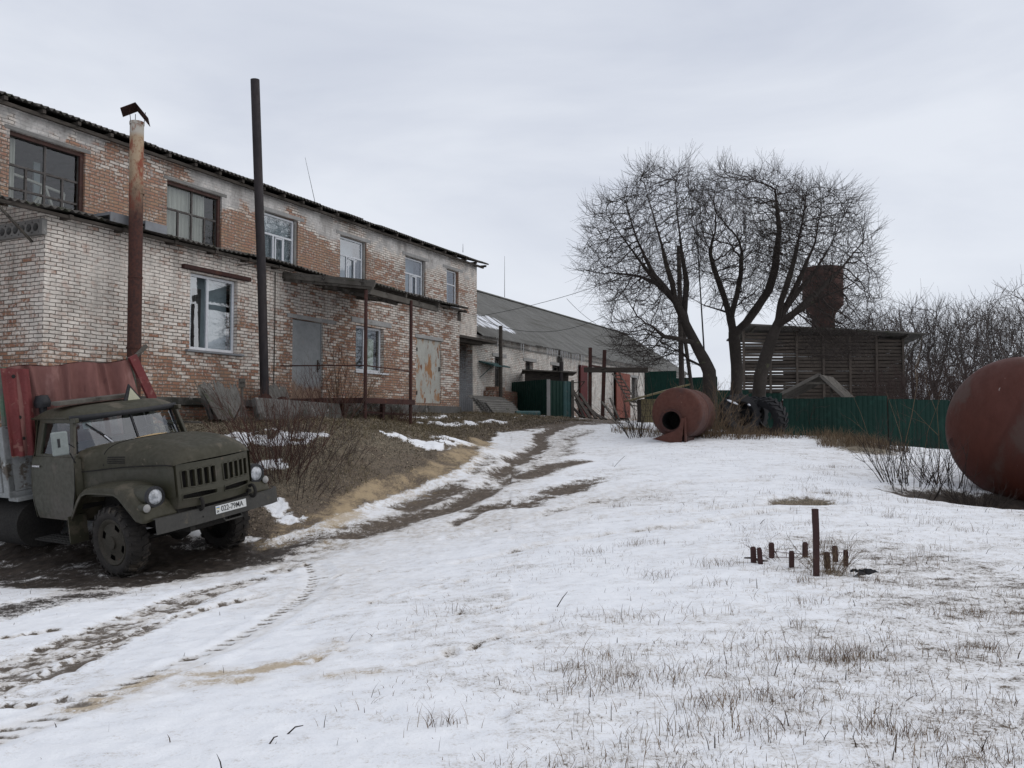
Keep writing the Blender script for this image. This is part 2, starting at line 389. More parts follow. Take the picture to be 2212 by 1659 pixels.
M['chrome'] = worn('bright_metal', (.7, .7, .72), (.6, .6, .62), 4, .25, metal=1.0, bump=0)
M['mirrorback'] = worn('white_mirror_back', (.235, .26, .25), (.19, .215, .205), 4, .5, bump=0)
M['red'] = worn('faded_red_sheet', (.165, .036, .036), (.12, .03, .03), 3, .75, (.22, .10, .085), 5, .62, (.08, .02, .02), 7, .66)
M['tarp'] = worn('maroon_canvas', (.215, .098, .086), (.16, .074, .066), 2, .9, (.25, .135, .12), 1.5, .6, (.13, .06, .055), 6, .68, .2, stretch=(1, 1, .4))
M['bedpaint'] = worn('peeling_grey_bed_paint', (.26, .27, .27), (.19, .195, .19), 3, .75, (.09, .075, .06), 4, .58, (.34, .35, .34), 7, .66, .2)
M['greenpost'] = worn('peeling_green_post', (.05, .13, .075), (.13, .125, .105), 2.5, .75, (.10, .095, .085), 3, .52)
M['lampglass'] = None
M['fence'] = worn('green_profiled_sheet', (.0055, .030, .0225), (.0045, .025, .019), .6, .55, (.008, .034, .026), 1.4, .58, (.03, .04, .033), 7, .73, bump=.1, spec=.15)
M['teal'] = worn('teal_sheet', (.03, .085, .085), (.022, .06, .062), 2, .6, (.07, .09, .085), 4, .62, bump=0)
M['tank'] = worn('red_oxide_boiler', (.094, .034, .024), (.066, .028, .021), 1.2, .75, (.062, .03, .026), 1.6, .56, (.22, .13, .10), 14, .72, .2)
M['bigtank'] = worn('rust_red_tank', (.082, .0205, .012), (.060, .0165, .0105), .7, .62, (.072, .040, .032), .75, .585, (.34, .27, .25), 15, .735, .2, stretch=(1, 1, .6))
M['towerrust'] = worn('rusty_tower', (.078, .038, .030), (.058, .031, .026), .8, .9, (.038, .026, .023), 1, .58)
M['cribslat'] = worn('dark_crib_board', (.105, .086, .071), (.070, .058, .049), 1.2, .95, bump=.2)
M['bark'] = worn('dark_bark', (.034, .028, .024), (.052, .043, .037), 3, .95, (.075, .075, .045), 2.5, .66, bump=.5, bdist=.03)
M['twig'] = worn('dark_twig', (.032, .025, .022), (.045, .035, .03), 3, .95, bump=0)
M['redstem'] = worn('reddish_brown_stem', (.085, .038, .028), (.055, .03, .024), 3, .9, bump=0)
M['drystem'] = worn('dry_straw_stem', (.15, .105, .065), (.10, .068, .042), 3, .9, bump=0)
M['doorred'] = worn('dark_red_door', (.11, .022, .022), (.085, .02, .02), 2, .7)
M['doororange'] = worn('orange_red_door', (.23, .065, .04), (.18, .052, .034), 1.5, .7, (.14, .045, .03), 3, .62)
M['snowbit'] = worn('snow_lump', (.80, .82, .87), (.74, .77, .83), 3, .7, bump=.3)
M['ice'] = worn('white_ice', (.62, .63, .64), (.55, .56, .57), 3, .5, bump=0)
M['wire'] = worn('black_cable', (.018, .018, .02), (.025, .025, .027), 3, .6, bump=0)
M['palewood'] = worn('pale_new_board', (.20, .165, .09), (.15, .125, .07), 3, .85, stretch=(1, 1, 5))
# ------------------------------------------------------------------ ground: the lie of the land
def pxp(u, v, Y): p = at(u, v, Y); return (p[0], p[1], p[2])
_cps = [  # spot heights
    (-7.19, 13.16, -.52), (-5.53, 12.05, -.56), (-4.45, 13.65, -.36), (-8.36, 13.92, -.56), (-10.5, 15.0, -.5), (-12, 10, -.65), (-15, 15, -.5),
    pxp(620, 1150, 14.0), pxp(744, 940, 17.5), pxp(860, 1090, 16.5), pxp(1050, 970, 23), pxp(1090, 930, 27), pxp(1250, 906, 33), pxp(1000, 1080, 16), pxp(1200, 1000, 20),
    pxp(1350, 955, 25), pxp(1461, 955, 24), pxp(1600, 942, 26), pxp(1700, 941, 27.5), pxp(1850, 962, 26), pxp(1870, 962, 34), pxp(2029, 975, 34), pxp(1990, 1050, 16), pxp(2150, 1085, 15),
    pxp(1740, 1080, 14), pxp(1762, 1248, 8.5), pxp(2212, 1500, 5), pxp(2212, 1300, 7.5), pxp(1106, 1300, 7.8), pxp(700, 1300, 8.9), pxp(300, 1400, 7.2), pxp(0, 1500, 5.9), pxp(0, 1660, 4.2),
    pxp(600, 1660, 4.1), pxp(1106, 1660, 4), pxp(2212, 1660, 3.9), pxp(0, 1300, 10), pxp(480, 945, 16.8), pxp(900, 925, 21), pxp(430, 960, 16.3), pxp(1500, 1000, 18.5), pxp(1400, 1130, 12.5), pxp(1900, 1150, 11),
    (0, -10, 0), (15, 5, .1), (-15, 0, -.4), (18, 15, .2), (25, 30, .4), (14, 48, .9), (0, 80, 1.5), (-40, 60, 1.8), (40, 60, .8), (24, 48, .6)]
for t, s, z in ((0, -.8, 1.15), (3, 0, 1.62), (3, -1.5, 1.5), (8, 0, 1.7), (8, -2.8, 1.56), (13, -.2, 1.86), (16.5, -.2, 1.86), (16.5, -3, 1.72), (19.5, 1.8, 1.92), (25, 1.5, 1.86), (25, -1, 1.80), (33, 1, 1.82), (50, 1, 1.8), (50, -6, 1.6), (5, 8, 1.8), (20, 10, 1.9)):
    p = bw(t, s, z); _cps.append(tuple(p))
_cp_ = np.array(_cps); _cx = _cp_[:, :2]; _cz = _cp_[:, 2]
def _phi(r): return np.sqrt(r * r + 0.6)
_A = -_phi(np.linalg.norm(_cx[:, None] - _cx[None], axis=2)) + np.eye(len(_cx)) * 0.25
_n = len(_cx); _Pm = np.c_[np.ones(_n), _cx / 30]
_K = np.block([[_A, _Pm], [_Pm.T, np.zeros((3, 3))]])
_w = np.linalg.solve(_K, np.r_[_cz, 0, 0, 0])
def land(x, y):
    x = np.atleast_1d(np.asarray(x, float)); y = np.atleast_1d(np.asarray(y, float)); out = np.empty(x.size); xf = x.ravel(); yf = y.ravel()
    for i in range(0, xf.size, 40000):
        X = np.c_[xf[i:i + 40000], yf[i:i + 40000]]
        r = np.sqrt(((X[:, None, :] - _cx[None]) ** 2).sum(2))
        out[i:i + 40000] = -_phi(r) @ _w[:_n] + _w[_n] + (X / 30) @ _w[_n + 1:]
    R = np.hypot(xf, yf - 20); k = sstep(55, 100, R)
    return (out * (1 - k) + 1.0 * k).reshape(x.shape)
def hz(x, y): return float(land(x, y)[0])
def spot(u, v):
    "where the line of sight through picture point u, v meets the land"
    d = ray(u, v); Y = np.concatenate([np.arange(3, 20, .04), np.arange(20, 60, .15)])
    k = Y / d[1]; X = d[0] * k; Z = EYE + d[2] * k
    below = np.nonzero(Z - land(X, Y) < 0)[0]
    i = below[0] if len(below) else len(Y) - 1
    return np.array([X[i], Y[i]])
def line(*pts): return np.array([spot(*p) for p in pts])
def dense(P, n=14):
    "smooth curve through points"
    P = np.asarray(P, float)
    if len(P) < 3: return np.array([P[0] + (P[-1] - P[0]) * t for t in np.linspace(0, 1, n)])
    Q = np.vstack([2 * P[0] - P[1], P, 2 * P[-1] - P[-2]]); out = []
    for i in range(1, len(Q) - 2):
        for t in np.linspace(0, 1, n, endpoint=False):
            a, b, c, d = Q[i - 1], Q[i], Q[i + 1], Q[i + 2]
            out.append(.5 * (2 * b + (c - a) * t + (2 * a - 5 * b + 4 * c - d) * t * t + (3 * b - a - 3 * c + d) * t ** 3))
    return np.array(out + [P[-1]])
def dist_line(x, y, P):
    "distance to a polyline, the run along it and the side"
    D = np.full(x.shape, 1e9); S = np.zeros(x.shape); W = np.zeros(x.shape); run = 0.
    for a, b in zip(P[:-1], P[1:]):
        d = b - a; l = np.hypot(*d)
        if l < 1e-6: continue
        d = d / l; t = np.clip((x - a[0]) * d[0] + (y - a[1]) * d[1], 0, l)
        ex = x - a[0] - d[0] * t; ey = y - a[1] - d[1] * t; r = np.hypot(ex, ey); m = r < D
        D[m] = r[m]; S[m] = run + t[m]; W[m] = (d[0] * ey - d[1] * ex)[m]; run += l
    return D, S, W
def inside(x, y, P):
    "signed distance to a polygon, positive inside"
    n = len(P); c = np.zeros(x.shape, bool)
    for i in range(n):
        (x1, y1), (x2, y2) = P[i], P[(i + 1) % n]
        if y1 == y2: continue
        c ^= ((y1 > y) != (y2 > y)) & (x < (x2 - x1) * (y - y1) / (y2 - y1) + x1)
    D, _, _ = dist_line(x, y, np.vstack([P, P[:1]]))
    return np.where(c, D, -D)

# grid lines: fine in front of the camera, coarse far away
def growing(a, step, g, end):
    o = []; x = a
    while abs(x) < abs(end): x += step; step *= g; o.append(x)
    return o
gx = np.concatenate([np.arange(-8.0, -5.5, .03), np.arange(-5.5, -.6, .0165), np.arange(-.6, 8.01, .03)]); g = growing(8.0, .035, 1.05, 260); gx = np.concatenate([-np.array(g)[::-1], gx, np.array(g)])
gy = np.concatenate([np.arange(3.0, 4.2, .03), np.arange(4.2, 9.0, .0165), np.arange(9.0, 13.6, .028)]); gy = np.concatenate([np.array(growing(-3.0, .12, 1.3, 60))[::-1] * 1 if False else -np.array(growing(-3.0, -.12, 1.3, 60))[::-1] * -1, gy, np.array([*growing(13.6, .03, 1.011, 45)]), np.array(growing(47, .6, 1.12, 320))])
gy = np.unique(np.round(gy, 4))
GX, GY = np.meshgrid(gx, gy, indexing='ij'); X = GX.ravel(); Y = GY.ravel()
Z = land(X, Y)
near = (Y > 2.5) & (Y < 46) & (np.abs(X) < 30)

bare = np.zeros(X.size); saw = np.zeros(X.size); mud = np.zeros(X.size); straw = np.zeros(X.size); dirty = np.zeros(X.size); dz = np.zeros(X.size)
xs, ys = X[near], Y[near]
nb = np.zeros(xs.size); nsaw = nb.copy(); nmud = nb.copy(); nst = nb.copy(); nd = nb.copy(); nz = nb.copy(); npr = nb.copy()
w1 = fnoise(xs * 1.1, ys * 1.1, 4) - .5; w2 = fnoise(xs * 5, ys * 5, 3) - .5
wx = xs + w1 * .8 + w2 * .3; wy = ys + (fnoise(xs * 1.1 + 40, ys * 1.1, 4) - .5) * .8 + w2 * .3

# the terrace before the factory and its bank down to the track: bare
ROADEDGE = line((560, 1190), (620, 1165), (678, 1146), (760, 1115), (854, 1080), (935, 1050), (994, 1024), (1045, 991), (1067, 958), (1092, 930))
TER = np.vstack([ROADEDGE, [bw(18.5, -4.2, 0)[:2], bw(22, -2.2, 0)[:2], bw(34, -1.5, 0)[:2], bw(40, 3, 0)[:2], bw(-2, 3, 0)[:2], bw(-1.2, -.6, 0)[:2], [-8.2, 14.9], [-6.4, 14.3], [-4.6, 14.1]]])
sd_ = inside(wx, wy, TER); terr = sstep(-.05, .35, inside(xs + w2 * .3, ys + w2 * .3, TER)); nb = np.maximum(nb, terr * 1.05); nst = np.maximum(nst, sstep(.2, 2.2, inside(xs, ys, TER)))
HILLTOP = line((1095, 928), (1180, 912), (1290, 912), (1330, 905)); d, _, _ = dist_line(wx, wy, HILLTOP); nb = np.maximum(nb, .75 * sstep(1.4, .5, d))
# snow left lying on the terrace
for pts, w in ((((395, 938), (520, 934), (640, 937), (700, 940)), .28), (((440, 950), (560, 955), (660, 948)), .22), (((900, 955), (945, 953), (985, 951)), .45), (((930, 968), (975, 962)), .3),
               (((935, 916), (985, 917)), .45), (((1010, 917), (1070, 911)), .3), (((880, 903), (985, 901)), .3), (((1110, 945), (1165, 930)), .4), (((1120, 903), (1300, 903)), .25), (((600, 1095), (628, 1108)), .35), (((560, 1005), (610, 1000)), .16), (((840, 945), (900, 949)), .12)):
    d, _, _ = dist_line(wx, wy, line(*pts)); nb = nb * (1 - sstep(w * 1.4, w * .35, d) * sstep(.30, .52, fnoise(xs * 3.5, ys * 3.5, 3)))
# sawdust along the foot of the bank and dropped on the snow
d, s, _ = dist_line(xs + w1 * .5, ys + w1 * .5, dense(line((600, 1172), (680, 1132), (760, 1102), (854, 1066), (935, 1032), (1000, 990), (1048, 957))))
nsaw = np.maximum(nsaw, sstep(.8, .15, d) * (.58 + .40 * sstep(.3, .7, fnoise(xs * .9, ys * .9, 3))))
d, _, _ = dist_line(xs + w1 * 2, ys + w1 * 2, line((700, 1120), (860, 1075), (960, 1000))); nsaw = np.maximum(nsaw, sstep(1.9, .3, d) * .42)
for pts, w, k in ((((385, 1470), (470, 1462), (560, 1452), (640, 1437)), .13, 1.12), (((200, 1528), (255, 1505), (300, 1485), (360, 1462)), .17, 1.12), (((395, 1490), (500, 1480)), .10, 1.05), (((690, 1420), (735, 1395)), .10, .7), (((690, 1470), (800, 1460)), .10, .66), (((640, 1190), (720, 1175)), .5, .55), (((0, 1600), (230, 1520)), .1, .45)):
    d, _, _ = dist_line(xs + w1 * .25, ys + w1 * .25, line(*pts)); nsaw = np.maximum(nsaw, sstep(w * 2.2, w * .1, d) * k * (.45 + .8 * (fnoise(xs * 3, ys * 3, 3) - .1))); nd = np.maximum(nd, sstep(w * 2.5, w, d) * .5)
d, _, _ = dist_line(xs, ys, line((640, 1195), (900, 1150), (1100, 1120))); nd = np.maximum(nd, sstep(1.1, .2, d) * .75)
# churned mud under and round the lorry
MUD = line((-60, 1175), (300, 1150), (560, 1170), (690, 1168), (650, 1200), (600, 1215), (470, 1240), (330, 1262), (200, 1275), (60, 1268), (-60, 1272))
sd_ = inside(wx * .6 + xs * .4, wy * .6 + ys * .4, MUD); m = sstep(-.35, .3, sd_); nb = np.maximum(nb, m * (.40 + .75 * fnoise(xs * 1.6, ys * 3.2, 4))); nmud = np.maximum(nmud, sstep(-.6, .3, sd_))
d, _, _ = dist_line(wx, wy, line((-80, 1345), (60, 1310), (180, 1290))); nb = np.maximum(nb, .62 * sstep(.9, .1, d)); nmud = np.maximum(nmud, sstep(1.1, .4, d))
SL_ = line((250, 1268), (400, 1250), (520, 1235), (640, 1212)); d, _, _ = dist_line(wx, wy, SL_); nb = np.maximum(nb, .46 * sstep(1.0, .1, d)); nd = np.maximum(nd, .7 * sstep(1.3, .2, d))
d, _, _ = dist_line(wx, wy, line((640, 1210), (760, 1170), (900, 1125))); nb = np.maximum(nb, .40 * sstep(.8, .1, d)); nd = np.maximum(nd, .6 * sstep(1.0, .2, d))
# worn strips of the track up the hill
for pts, w, k in ((((1205, 918), (1170, 950), (1130, 985), (1095, 1010)), .26, .92), (((990, 1057), (940, 1075), (884, 1098)), .36, .86), (((957, 1102), (900, 1112), (840, 1130), (784, 1146)), .42, .84), (((1056, 1054), (1020, 1072), (979, 1094)), .42, .84), (((1064, 1028), (1093, 1013)), .3, .8), (((1104, 1032), (1160, 1022), (1203, 1006), (1248, 999)), .36, .85), (((1189, 1068), (1225, 1060), (1266, 1046)), .42, .86),
                  (((1038, 1102), (1090, 1090), (1145, 1087)), .42, .80), (((972, 1135), (1020, 1112), (1060, 1100)), .2, .74), (((1104, 1000), (1128, 988), (1150, 978)), .22, .9), (((650, 1165), (740, 1150), (800, 1142)), .35, .66), (((1270, 930), (1240, 950), (1215, 985)), .3, .6), (((1230, 930), (1180, 985), (1100, 1040)), .6, .5), (((1060, 985), (1020, 1020)), .25, .6), (((1180, 1110), (1250, 1092), (1300, 1085)), .25, .55)):
    hf = fnoise(xs * 2.2, ys * 6, 4) - .5; d, _, _ = dist_line(xs + w1 * .7 + hf * .5, ys + w1 * .7 + hf * .9, dense(line(*pts))); q = sstep(w * 1.9, w * .1, d) * (k - .08); nb = np.maximum(nb, q); nmud = np.maximum(nmud, q * .15)
    nz -= .02 * sstep(w, w * .3, d)
RUT = dense(line((1220, 915), (1150, 975), (1070, 1040), (900, 1120), (640, 1205)))
d, _, _ = dist_line(xs, ys, RUT); nz -= .05 * sstep(.5, .1, d); nd = np.maximum(nd, .5 * sstep(1.6, .4, d))
d, _, _ = dist_line(xs + w1, ys + w1, line((640, 1290), (760, 1215), (950, 1165), (1150, 1125), (1350, 1060))); nd = np.maximum(nd, .42 * sstep(1.6, .1, d) * (.5 + fnoise(xs * 1.2, ys * 1.2, 3)))
for k in range(46):
    t = k / 46; c0 = spot(640 + 560 * ((k * .618) % 1), 1440 - 230 * ((k * .414) % 1)); a_ = .5 + 1.1 * ((k * .77) % 1); ex = xs - c0[0]; ey = ys - c0[1]; l_ = .05 + .10 * ((k * .35) % 1)
    m_ = (np.abs(ex) < .6) & (np.abs(ey) < .6); rr = ((ex[m_] * cos(a_) + ey[m_] * sin(a_)) / l_) ** 2 + ((-ex[m_] * sin(a_) + ey[m_] * cos(a_)) / (l_ * .38)) ** 2; rr += (w2[m_]) * 3
    nb[m_] = np.maximum(nb[m_], .55 * sstep(1.3, .2, rr)); nz[m_] -= .02 * sstep(1.3, .3, rr); nd[m_] = np.maximum(nd[m_], .6 * sstep(2.5, .5, rr))
# wheel tracks in the snow: lugs of a tractor tyre, and a wide churned pair
T1 = dense(line((-120, 1650), (0, 1600), (180, 1530), (340, 1462), (520, 1385), (620, 1325), (672, 1285), (690, 1250), (676, 1224)))
d, s, w = dist_line(xs + w2 * .02, ys, T1); lug = (.5 + .5 * np.cos(2 * pi * (s + .25 * w) / .17)); prof = sstep(.17, .10, d)
row = np.exp(-((w - .07) / .062) ** 2); lugn = row * sstep(.22, .5, lug) + .5 * np.exp(-((w + .07) / .06) ** 2) * sstep(.45, .8, lug) * sstep(.35, .6, fnoise(s * 1.2, s * 0 + 3, 2)); lugn = lugn * sstep(.22, .17, d) * (.55 + .45 * sstep(.3, .5, fnoise(s * 1.5, s * 0 + 8, 2))); npr = np.maximum(npr, lugn); nz -= .016 * lugn + .008 * prof; nz += .012 * np.exp(-((d - .24) / .06) ** 2); nb = np.maximum(nb, 1.0 * lugn * (.62 + .6 * fnoise(xs * 1.2, ys * 1.2, 3))); nd = np.maximum(nd, .5 * prof)
for pts, wd, k in ((((-120, 1515), (0, 1462), (150, 1402), (330, 1325), (430, 1288), (520, 1262)), .36, .55), (((-120, 1545), (0, 1500), (150, 1445), (300, 1372), (440, 1320), (560, 1290)), .13, .5), (((-120, 1400), (0, 1385), (110, 1370)), .10, .35),
                   (((-60, 1540), (60, 1528), (160, 1520)), .07, .42), (((600, 1240), (640, 1222)), .25, .5)):
    d, s, w = dist_line(xs + w2 * .1, ys + w2 * .1, dense(line(*pts))); prof = sstep(wd, wd * .55, d)
    ed = np.exp(-((d - wd * .8) / .05) ** 2) * (.5 + .5 * np.cos(2 * pi * s / .17)); ch = fnoise(xs * 9, ys * 9, 3)
    nz -= prof * (.015 + .03 * (ch - .5)); nz -= .01 * ed; nz += .012 * np.exp(-((d - wd * 1.25) / .07) ** 2)
    nb = np.maximum(nb, k * prof * (.62 + 1.2 * (ch - .25)) ); nb = np.maximum(nb, .85 * ed * (.35 + ch)); npr = np.maximum(npr, sstep(.55, .9, ed) * .6 * sstep(.35, .5, ch)); npr = np.maximum(npr, prof * .42 * sstep(.42, .62, ch) * (k > .4)); nd = np.maximum(nd, .8 * prof)
for pts in (((960, 1165), (1200, 1130), (1450, 1108), (1640, 1092), (1745, 1086)), ((1000, 1215), (1250, 1165), (1500, 1130), (1700, 1100)), ((1250, 1060), (1450, 1045), (1650, 1040)), ((1150, 1180), (1350, 1150), (1500, 1138))):
    d, s, _ = dist_line(xs + w1 * .2, ys + w1 * .2, dense(line(*pts))); nz -= .035 * sstep(.16, .05, d); nb = np.maximum(nb, .40 * sstep(.2, .05, d) * fnoise(xs * 1.5, ys * 1.5, 3) * 1.5); nd = np.maximum(nd, .35 * sstep(.25, .1, d))
# hollows, bare knolls, the pit under the big tank
for u, v, r, k in ((1735, 1080, .75, 1.05), (1700, 1086, .5, .8), (1800, 1085, .35, .7), (1770, 1062, .35, .55), (1800, 1240, .28, .6), (1850, 1430, .0, 0), (1770, 1427, .2, .42), (1830, 1432, .2, .42)):
    if r == 0: continue
    p = spot(u, v); d = np.hypot(xs - p[0] + w1 * .3, (ys - p[1]) + w1 * .3); nb = np.maximum(nb, k * sstep(r, r * .3, d)); nst = np.maximum(nst, sstep(r * 1.2, r * .4, d)); nz -= .08 * sstep(r, r * .2, d) * (1 if v < 1090 else 0)
d, _, _ = dist_line(wx, wy, line((1770, 943), (1825, 958), (1880, 982))); nb = np.maximum(nb, .85 * sstep(1.6, .3, d)); nst = np.maximum(nst, sstep(1.9, .5, d)); nz += .14 * sstep(1.5, .2, d)
TK = np.array([8.9, 14.9]); d = np.hypot((xs - TK[0]) / 2.3, (ys - TK[1] + .25 * (xs - 8)) / 1.15); m = sstep(1.15, .75, d + w1 * .5); nb = np.maximum(nb, m); nmud = np.maximum(nmud, m); nz -= .25 * sstep(1.1, .5, d)
for u, v, r in ((1470, 935, 1.1), (1560, 938, 1.2), (1650, 938, .9), (1380, 930, .6)):
    p = spot(u, v); d = np.hypot(xs - p[0], ys - p[1] - .5); nb = np.maximum(nb, .8 * sstep(r, r * .4, d + w1 * .6)); nst = np.maximum(nst, sstep(r * 1.2, r * .5, d))
# thin snow to the right where the stubble shows
thin = sstep(1.0, 4.5, xs) * sstep(16, 8, ys) * .15 + sstep(.35, .65, fnoise(xs * .5, ys * .5, 3)) * .12 + sstep(-3, 0, xs) * .05
nb = np.maximum(nb, thin + .125)
# relief of the snow
soft = sstep(.6, .2, nb); nz += (fnoise(xs * 1.3, ys * 1.3, 4) - .5) * .05 + (fnoise(xs * 7, ys * 7, 3) - .5) * .028 + soft * .015
nz += terr * (fnoise(xs * 3, ys * 3, 4) - .5) * .16 + nmud * (fnoise(xs * 6, ys * 6, 3) - .5) * .06
# the mound ends level at walls
bare[near] = nb; saw[near] = nsaw; mud[near] = nmud; straw[near] = nst; dirty[near] = nd; dz[near] = nz; press = np.zeros(X.size); press[near] = npr
far = ~near; bare[far] = .25
Z = Z + dz
nx_, ny_ = len(gx), len(gy); I = np.arange(nx_ * ny_).reshape(nx_, ny_)
F = np.stack([I[:-1, :-1].ravel(), I[1:, :-1].ravel(), I[1:, 1:].ravel(), I[:-1, 1:].ravel()], 1)

def ground_mat():
    q = NT('snowy_ground'); P = q.obj()
    b = q.attr('bare'); sw = q.attr('sawdust'); mu = q.attr('mud'); st = q.attr('straw'); di = q.attr('dirty')
    n1 = q.noise(q.scalev(P, (1, 2.6, 1)), 1.5, 8, .64, .3); n2 = q.noise(P, 9, 6, .62); n3 = q.noise(P, 45, 4, .6)
    nn = q.math('ADD', q.math('MULTIPLY', q.math('SUBTRACT', n1, .5), .75), q.math('MULTIPLY', q.math('SUBTRACT', n2, .5), .85))
    n4 = q.noise(P, 110, 3, .6); nn = q.math('ADD', nn, q.math('MULTIPLY', q.math('SUBTRACT', n3, .5), .85)); nn = q.math('ADD', nn, q.math('MULTIPLY', q.math('SUBTRACT', n4, .5), .6))
    e = q.math('ADD', b, nn); bm_ = q.maprange(e, .46, .62)
    snow = q.mix(q.maprange(n1, .35, .7), (.82, .83, .85), (.76, .775, .805)); snow = q.mix(q.math('MULTIPLY', di, q.maprange(n2, .35, .65, .25, .8)), snow, (.50, .45, .39))
    snow = q.mix(q.maprange(e, .20, .48, 0, .5), snow, (.48, .43, .37))
    dirt = q.mix(q.maprange(n2, .35, .65), (.105, .08, .062), (.062, .048, .038)); dirt = q.mix(q.maprange(n3, .42, .7), dirt, (.17, .135, .10))
    gr = q.mix(q.maprange(n2, .35, .6), (.13, .108, .078), (.075, .066, .048)); gr = q.mix(q.maprange(n3, .46, .64), gr, (.30, .245, .17)); gr = q.mix(q.maprange(n1, .5, .62, 0, .6), gr, (.10, .07, .05))
    dirt = q.mix(st, dirt, gr)
    mudc = q.mix(q.maprange(n2, .35, .65), (.058, .046, .037), (.034, .028, .024)); dirt = q.mix(mu, dirt, mudc)
    c = q.mix(bm_, snow, dirt)
    sm = q.maprange(q.math('ADD', sw, q.math('MULTIPLY', nn, .95)), .45, .85); sc = q.mix(q.maprange(n3, .35, .7), (.47, .36, .22), (.33, .25, .15)); c = q.mix(q.math('MULTIPLY', sm, .8), c, sc)
    pr = q.maprange(q.math('ADD', q.attr('press'), q.math('MULTIPLY', q.math('SUBTRACT', n3, .5), .5)), .18, .5, 0, .85); c = q.mix(pr, c, q.mix(q.maprange(n2, .35, .65), (.20, .175, .15), (.10, .082, .066)))
    h = q.math('ADD', q.math('MULTIPLY', n2, .6), q.math('MULTIPLY', n3, .4)); h = q.math('SUBTRACT', h, q.math('MULTIPLY', bm_, .6))
    q.bump(h, .55, .03)
    return q.done(c, q.maprange(mu, 0, 1, .85, .6), 0, .25)
gr_ = np_mesh('ground', np.c_[X, Y, Z], F, ground_mat(), None, True, {'press': press, 'bare': bare, 'sawdust': saw, 'mud': mud, 'straw': straw, 'dirty': dirty})
tag(gr_, 'snow covered yard with worn brown track climbing past the brick building', kind='structure')

# surface lookup for things that stand on the ground
_Zg = Z.reshape(nx_, ny_); _Bg = bare.reshape(nx_, ny_); _Sg = saw.reshape(nx_, ny_)
def _bil(A, x, y):
    x = np.atleast_1d(np.asarray(x, float)); y = np.atleast_1d(np.asarray(y, float))
    i = np.clip(np.searchsorted(gx, x) - 1, 0, nx_ - 2); j = np.clip(np.searchsorted(gy, y) - 1, 0, ny_ - 2)
    a = (x - gx[i]) / (gx[i + 1] - gx[i]); b = (y - gy[j]) / (gy[j + 1] - gy[j])
    return (A[i, j] * (1 - a) + A[i + 1, j] * a) * (1 - b) + (A[i, j + 1] * (1 - a) + A[i + 1, j + 1] * a) * b
def surf(x, y): return float(_bil(_Zg, x, y)[0])
def surfs(x, y): return _bil(_Zg, x, y)
# ------------------------------------------------------------------ the factory building
FROT = (0, 0, pi / 2 - BA)
fac = thing('brick_building', 'long two storey brick building with patchy whitewash and a low front annex', 'building', (B0[0], B0[1], 0), FROT)
ID3 = lambda u, d, z: (u, d, z)

def corrugated(mb, t0, t1, P, th=.012, period=.15, amp=.024, rows=2, seg=6, ragged=0.0, seed=1):
    """wavy sheet along t from t0 to t1; P(t, k) gives the centre point for k = 0 (eave) .. 1 (top)"""
    r = np.random.default_rng(seed); n = max(2, int((t1 - t0) / period * seg)); off = r.normal(0, 1, int((t1 - t0) / 1.05) + 2)
    def fn(a, b):
        t = t0 + (t1 - t0) * a; k = b
        j = int((t - t0) / 1.05)
        if b == 0 and ragged: k = -ragged * .5 * off[j] * .6
        p = Vector(P(t, k)); p.z += amp * cos(2 * pi * t / period) + ragged * .12 * off[j]
        return p
    mb.shell(fn, n, rows, (0, 0, -th))

# upper windows: (t0, t1, z0, z1)
W_WOOD = [(.57, 2.37, 6.05, 7.74), (4.71, 6.58, 6.05, 7.74)]
W_PVC = [(8.24, 9.72, 6.05, 7.74), (11.81, 13.26, 6.05, 7.74), (15.69, 17.10, 6.05, 7.74)]
W_END = [(18.69, 19.66, 6.25, 7.74)]
W_OFF = [(-3.2, -1.4, 6.05, 7.74)]
mb = MB()
add_wall(mb, -4, 21.23, 1.3, 8.30, W_WOOD + W_PVC + W_END + W_OFF + [(19.2, 20.86, 1.98, 4.86)], lambda u, d, z: (u, 2 + d, z), .30)
mb.quad((21.23, 2, 1.3), (21.23, 13, 1.3), (21.23, 13, 8.3), (21.23, 2, 8.3)); mb.quad((-4, 2, 1.3), (-4, 13, 1.3), (-4, 13, 8.3), (-4, 2, 8.3)); mb.quad((-4, 13, 1.3), (21.23, 13, 1.3), (21.23, 13, 8.3), (-4, 13, 8.3))
mb.add([(21.23, 2, 8.3), (21.23, 13, 8.3), (21.23, 7.5, 10.0)], [(0, 1, 2)]); mb.add([(-4, 2, 8.3), (-4, 13, 8.3), (-4, 7.5, 10.0)], [(0, 1, 2)])
mainwall = mb.build('wall', M['mainwall'], fac, recalc=False)
MB().box(-3.9, 21.1, 2.32, 12.9, 5.2, 5.3).build('floor', M['dark'], fac)
mb = MB(); corrugated(mb, -4.3, 21.58, lambda t, k: (t, 1.68 + 5.9 * k, 8.36 + 1.75 * k), rows=3, ragged=.03, seed=4, amp=.03)
mb.shell(lambda a, b: (-4.3 + 25.88 * a, 7.5 + 5.9 * b, 10.1 - 1.75 * b), 2, 1, (0, 0, -.02))
roof = mb.build('roof', M['slate_dark'], fac)
mb = MB()
for i in range(31): mb.box(-4 + i * .85, -3.92 + i * .85, 1.72, 2.0, 8.23, 8.31)
mb.box(-4.2, 21.5, 1.80, 1.88, 8.16, 8.235)
mb.build('rafter', M['oldwood'], roof)

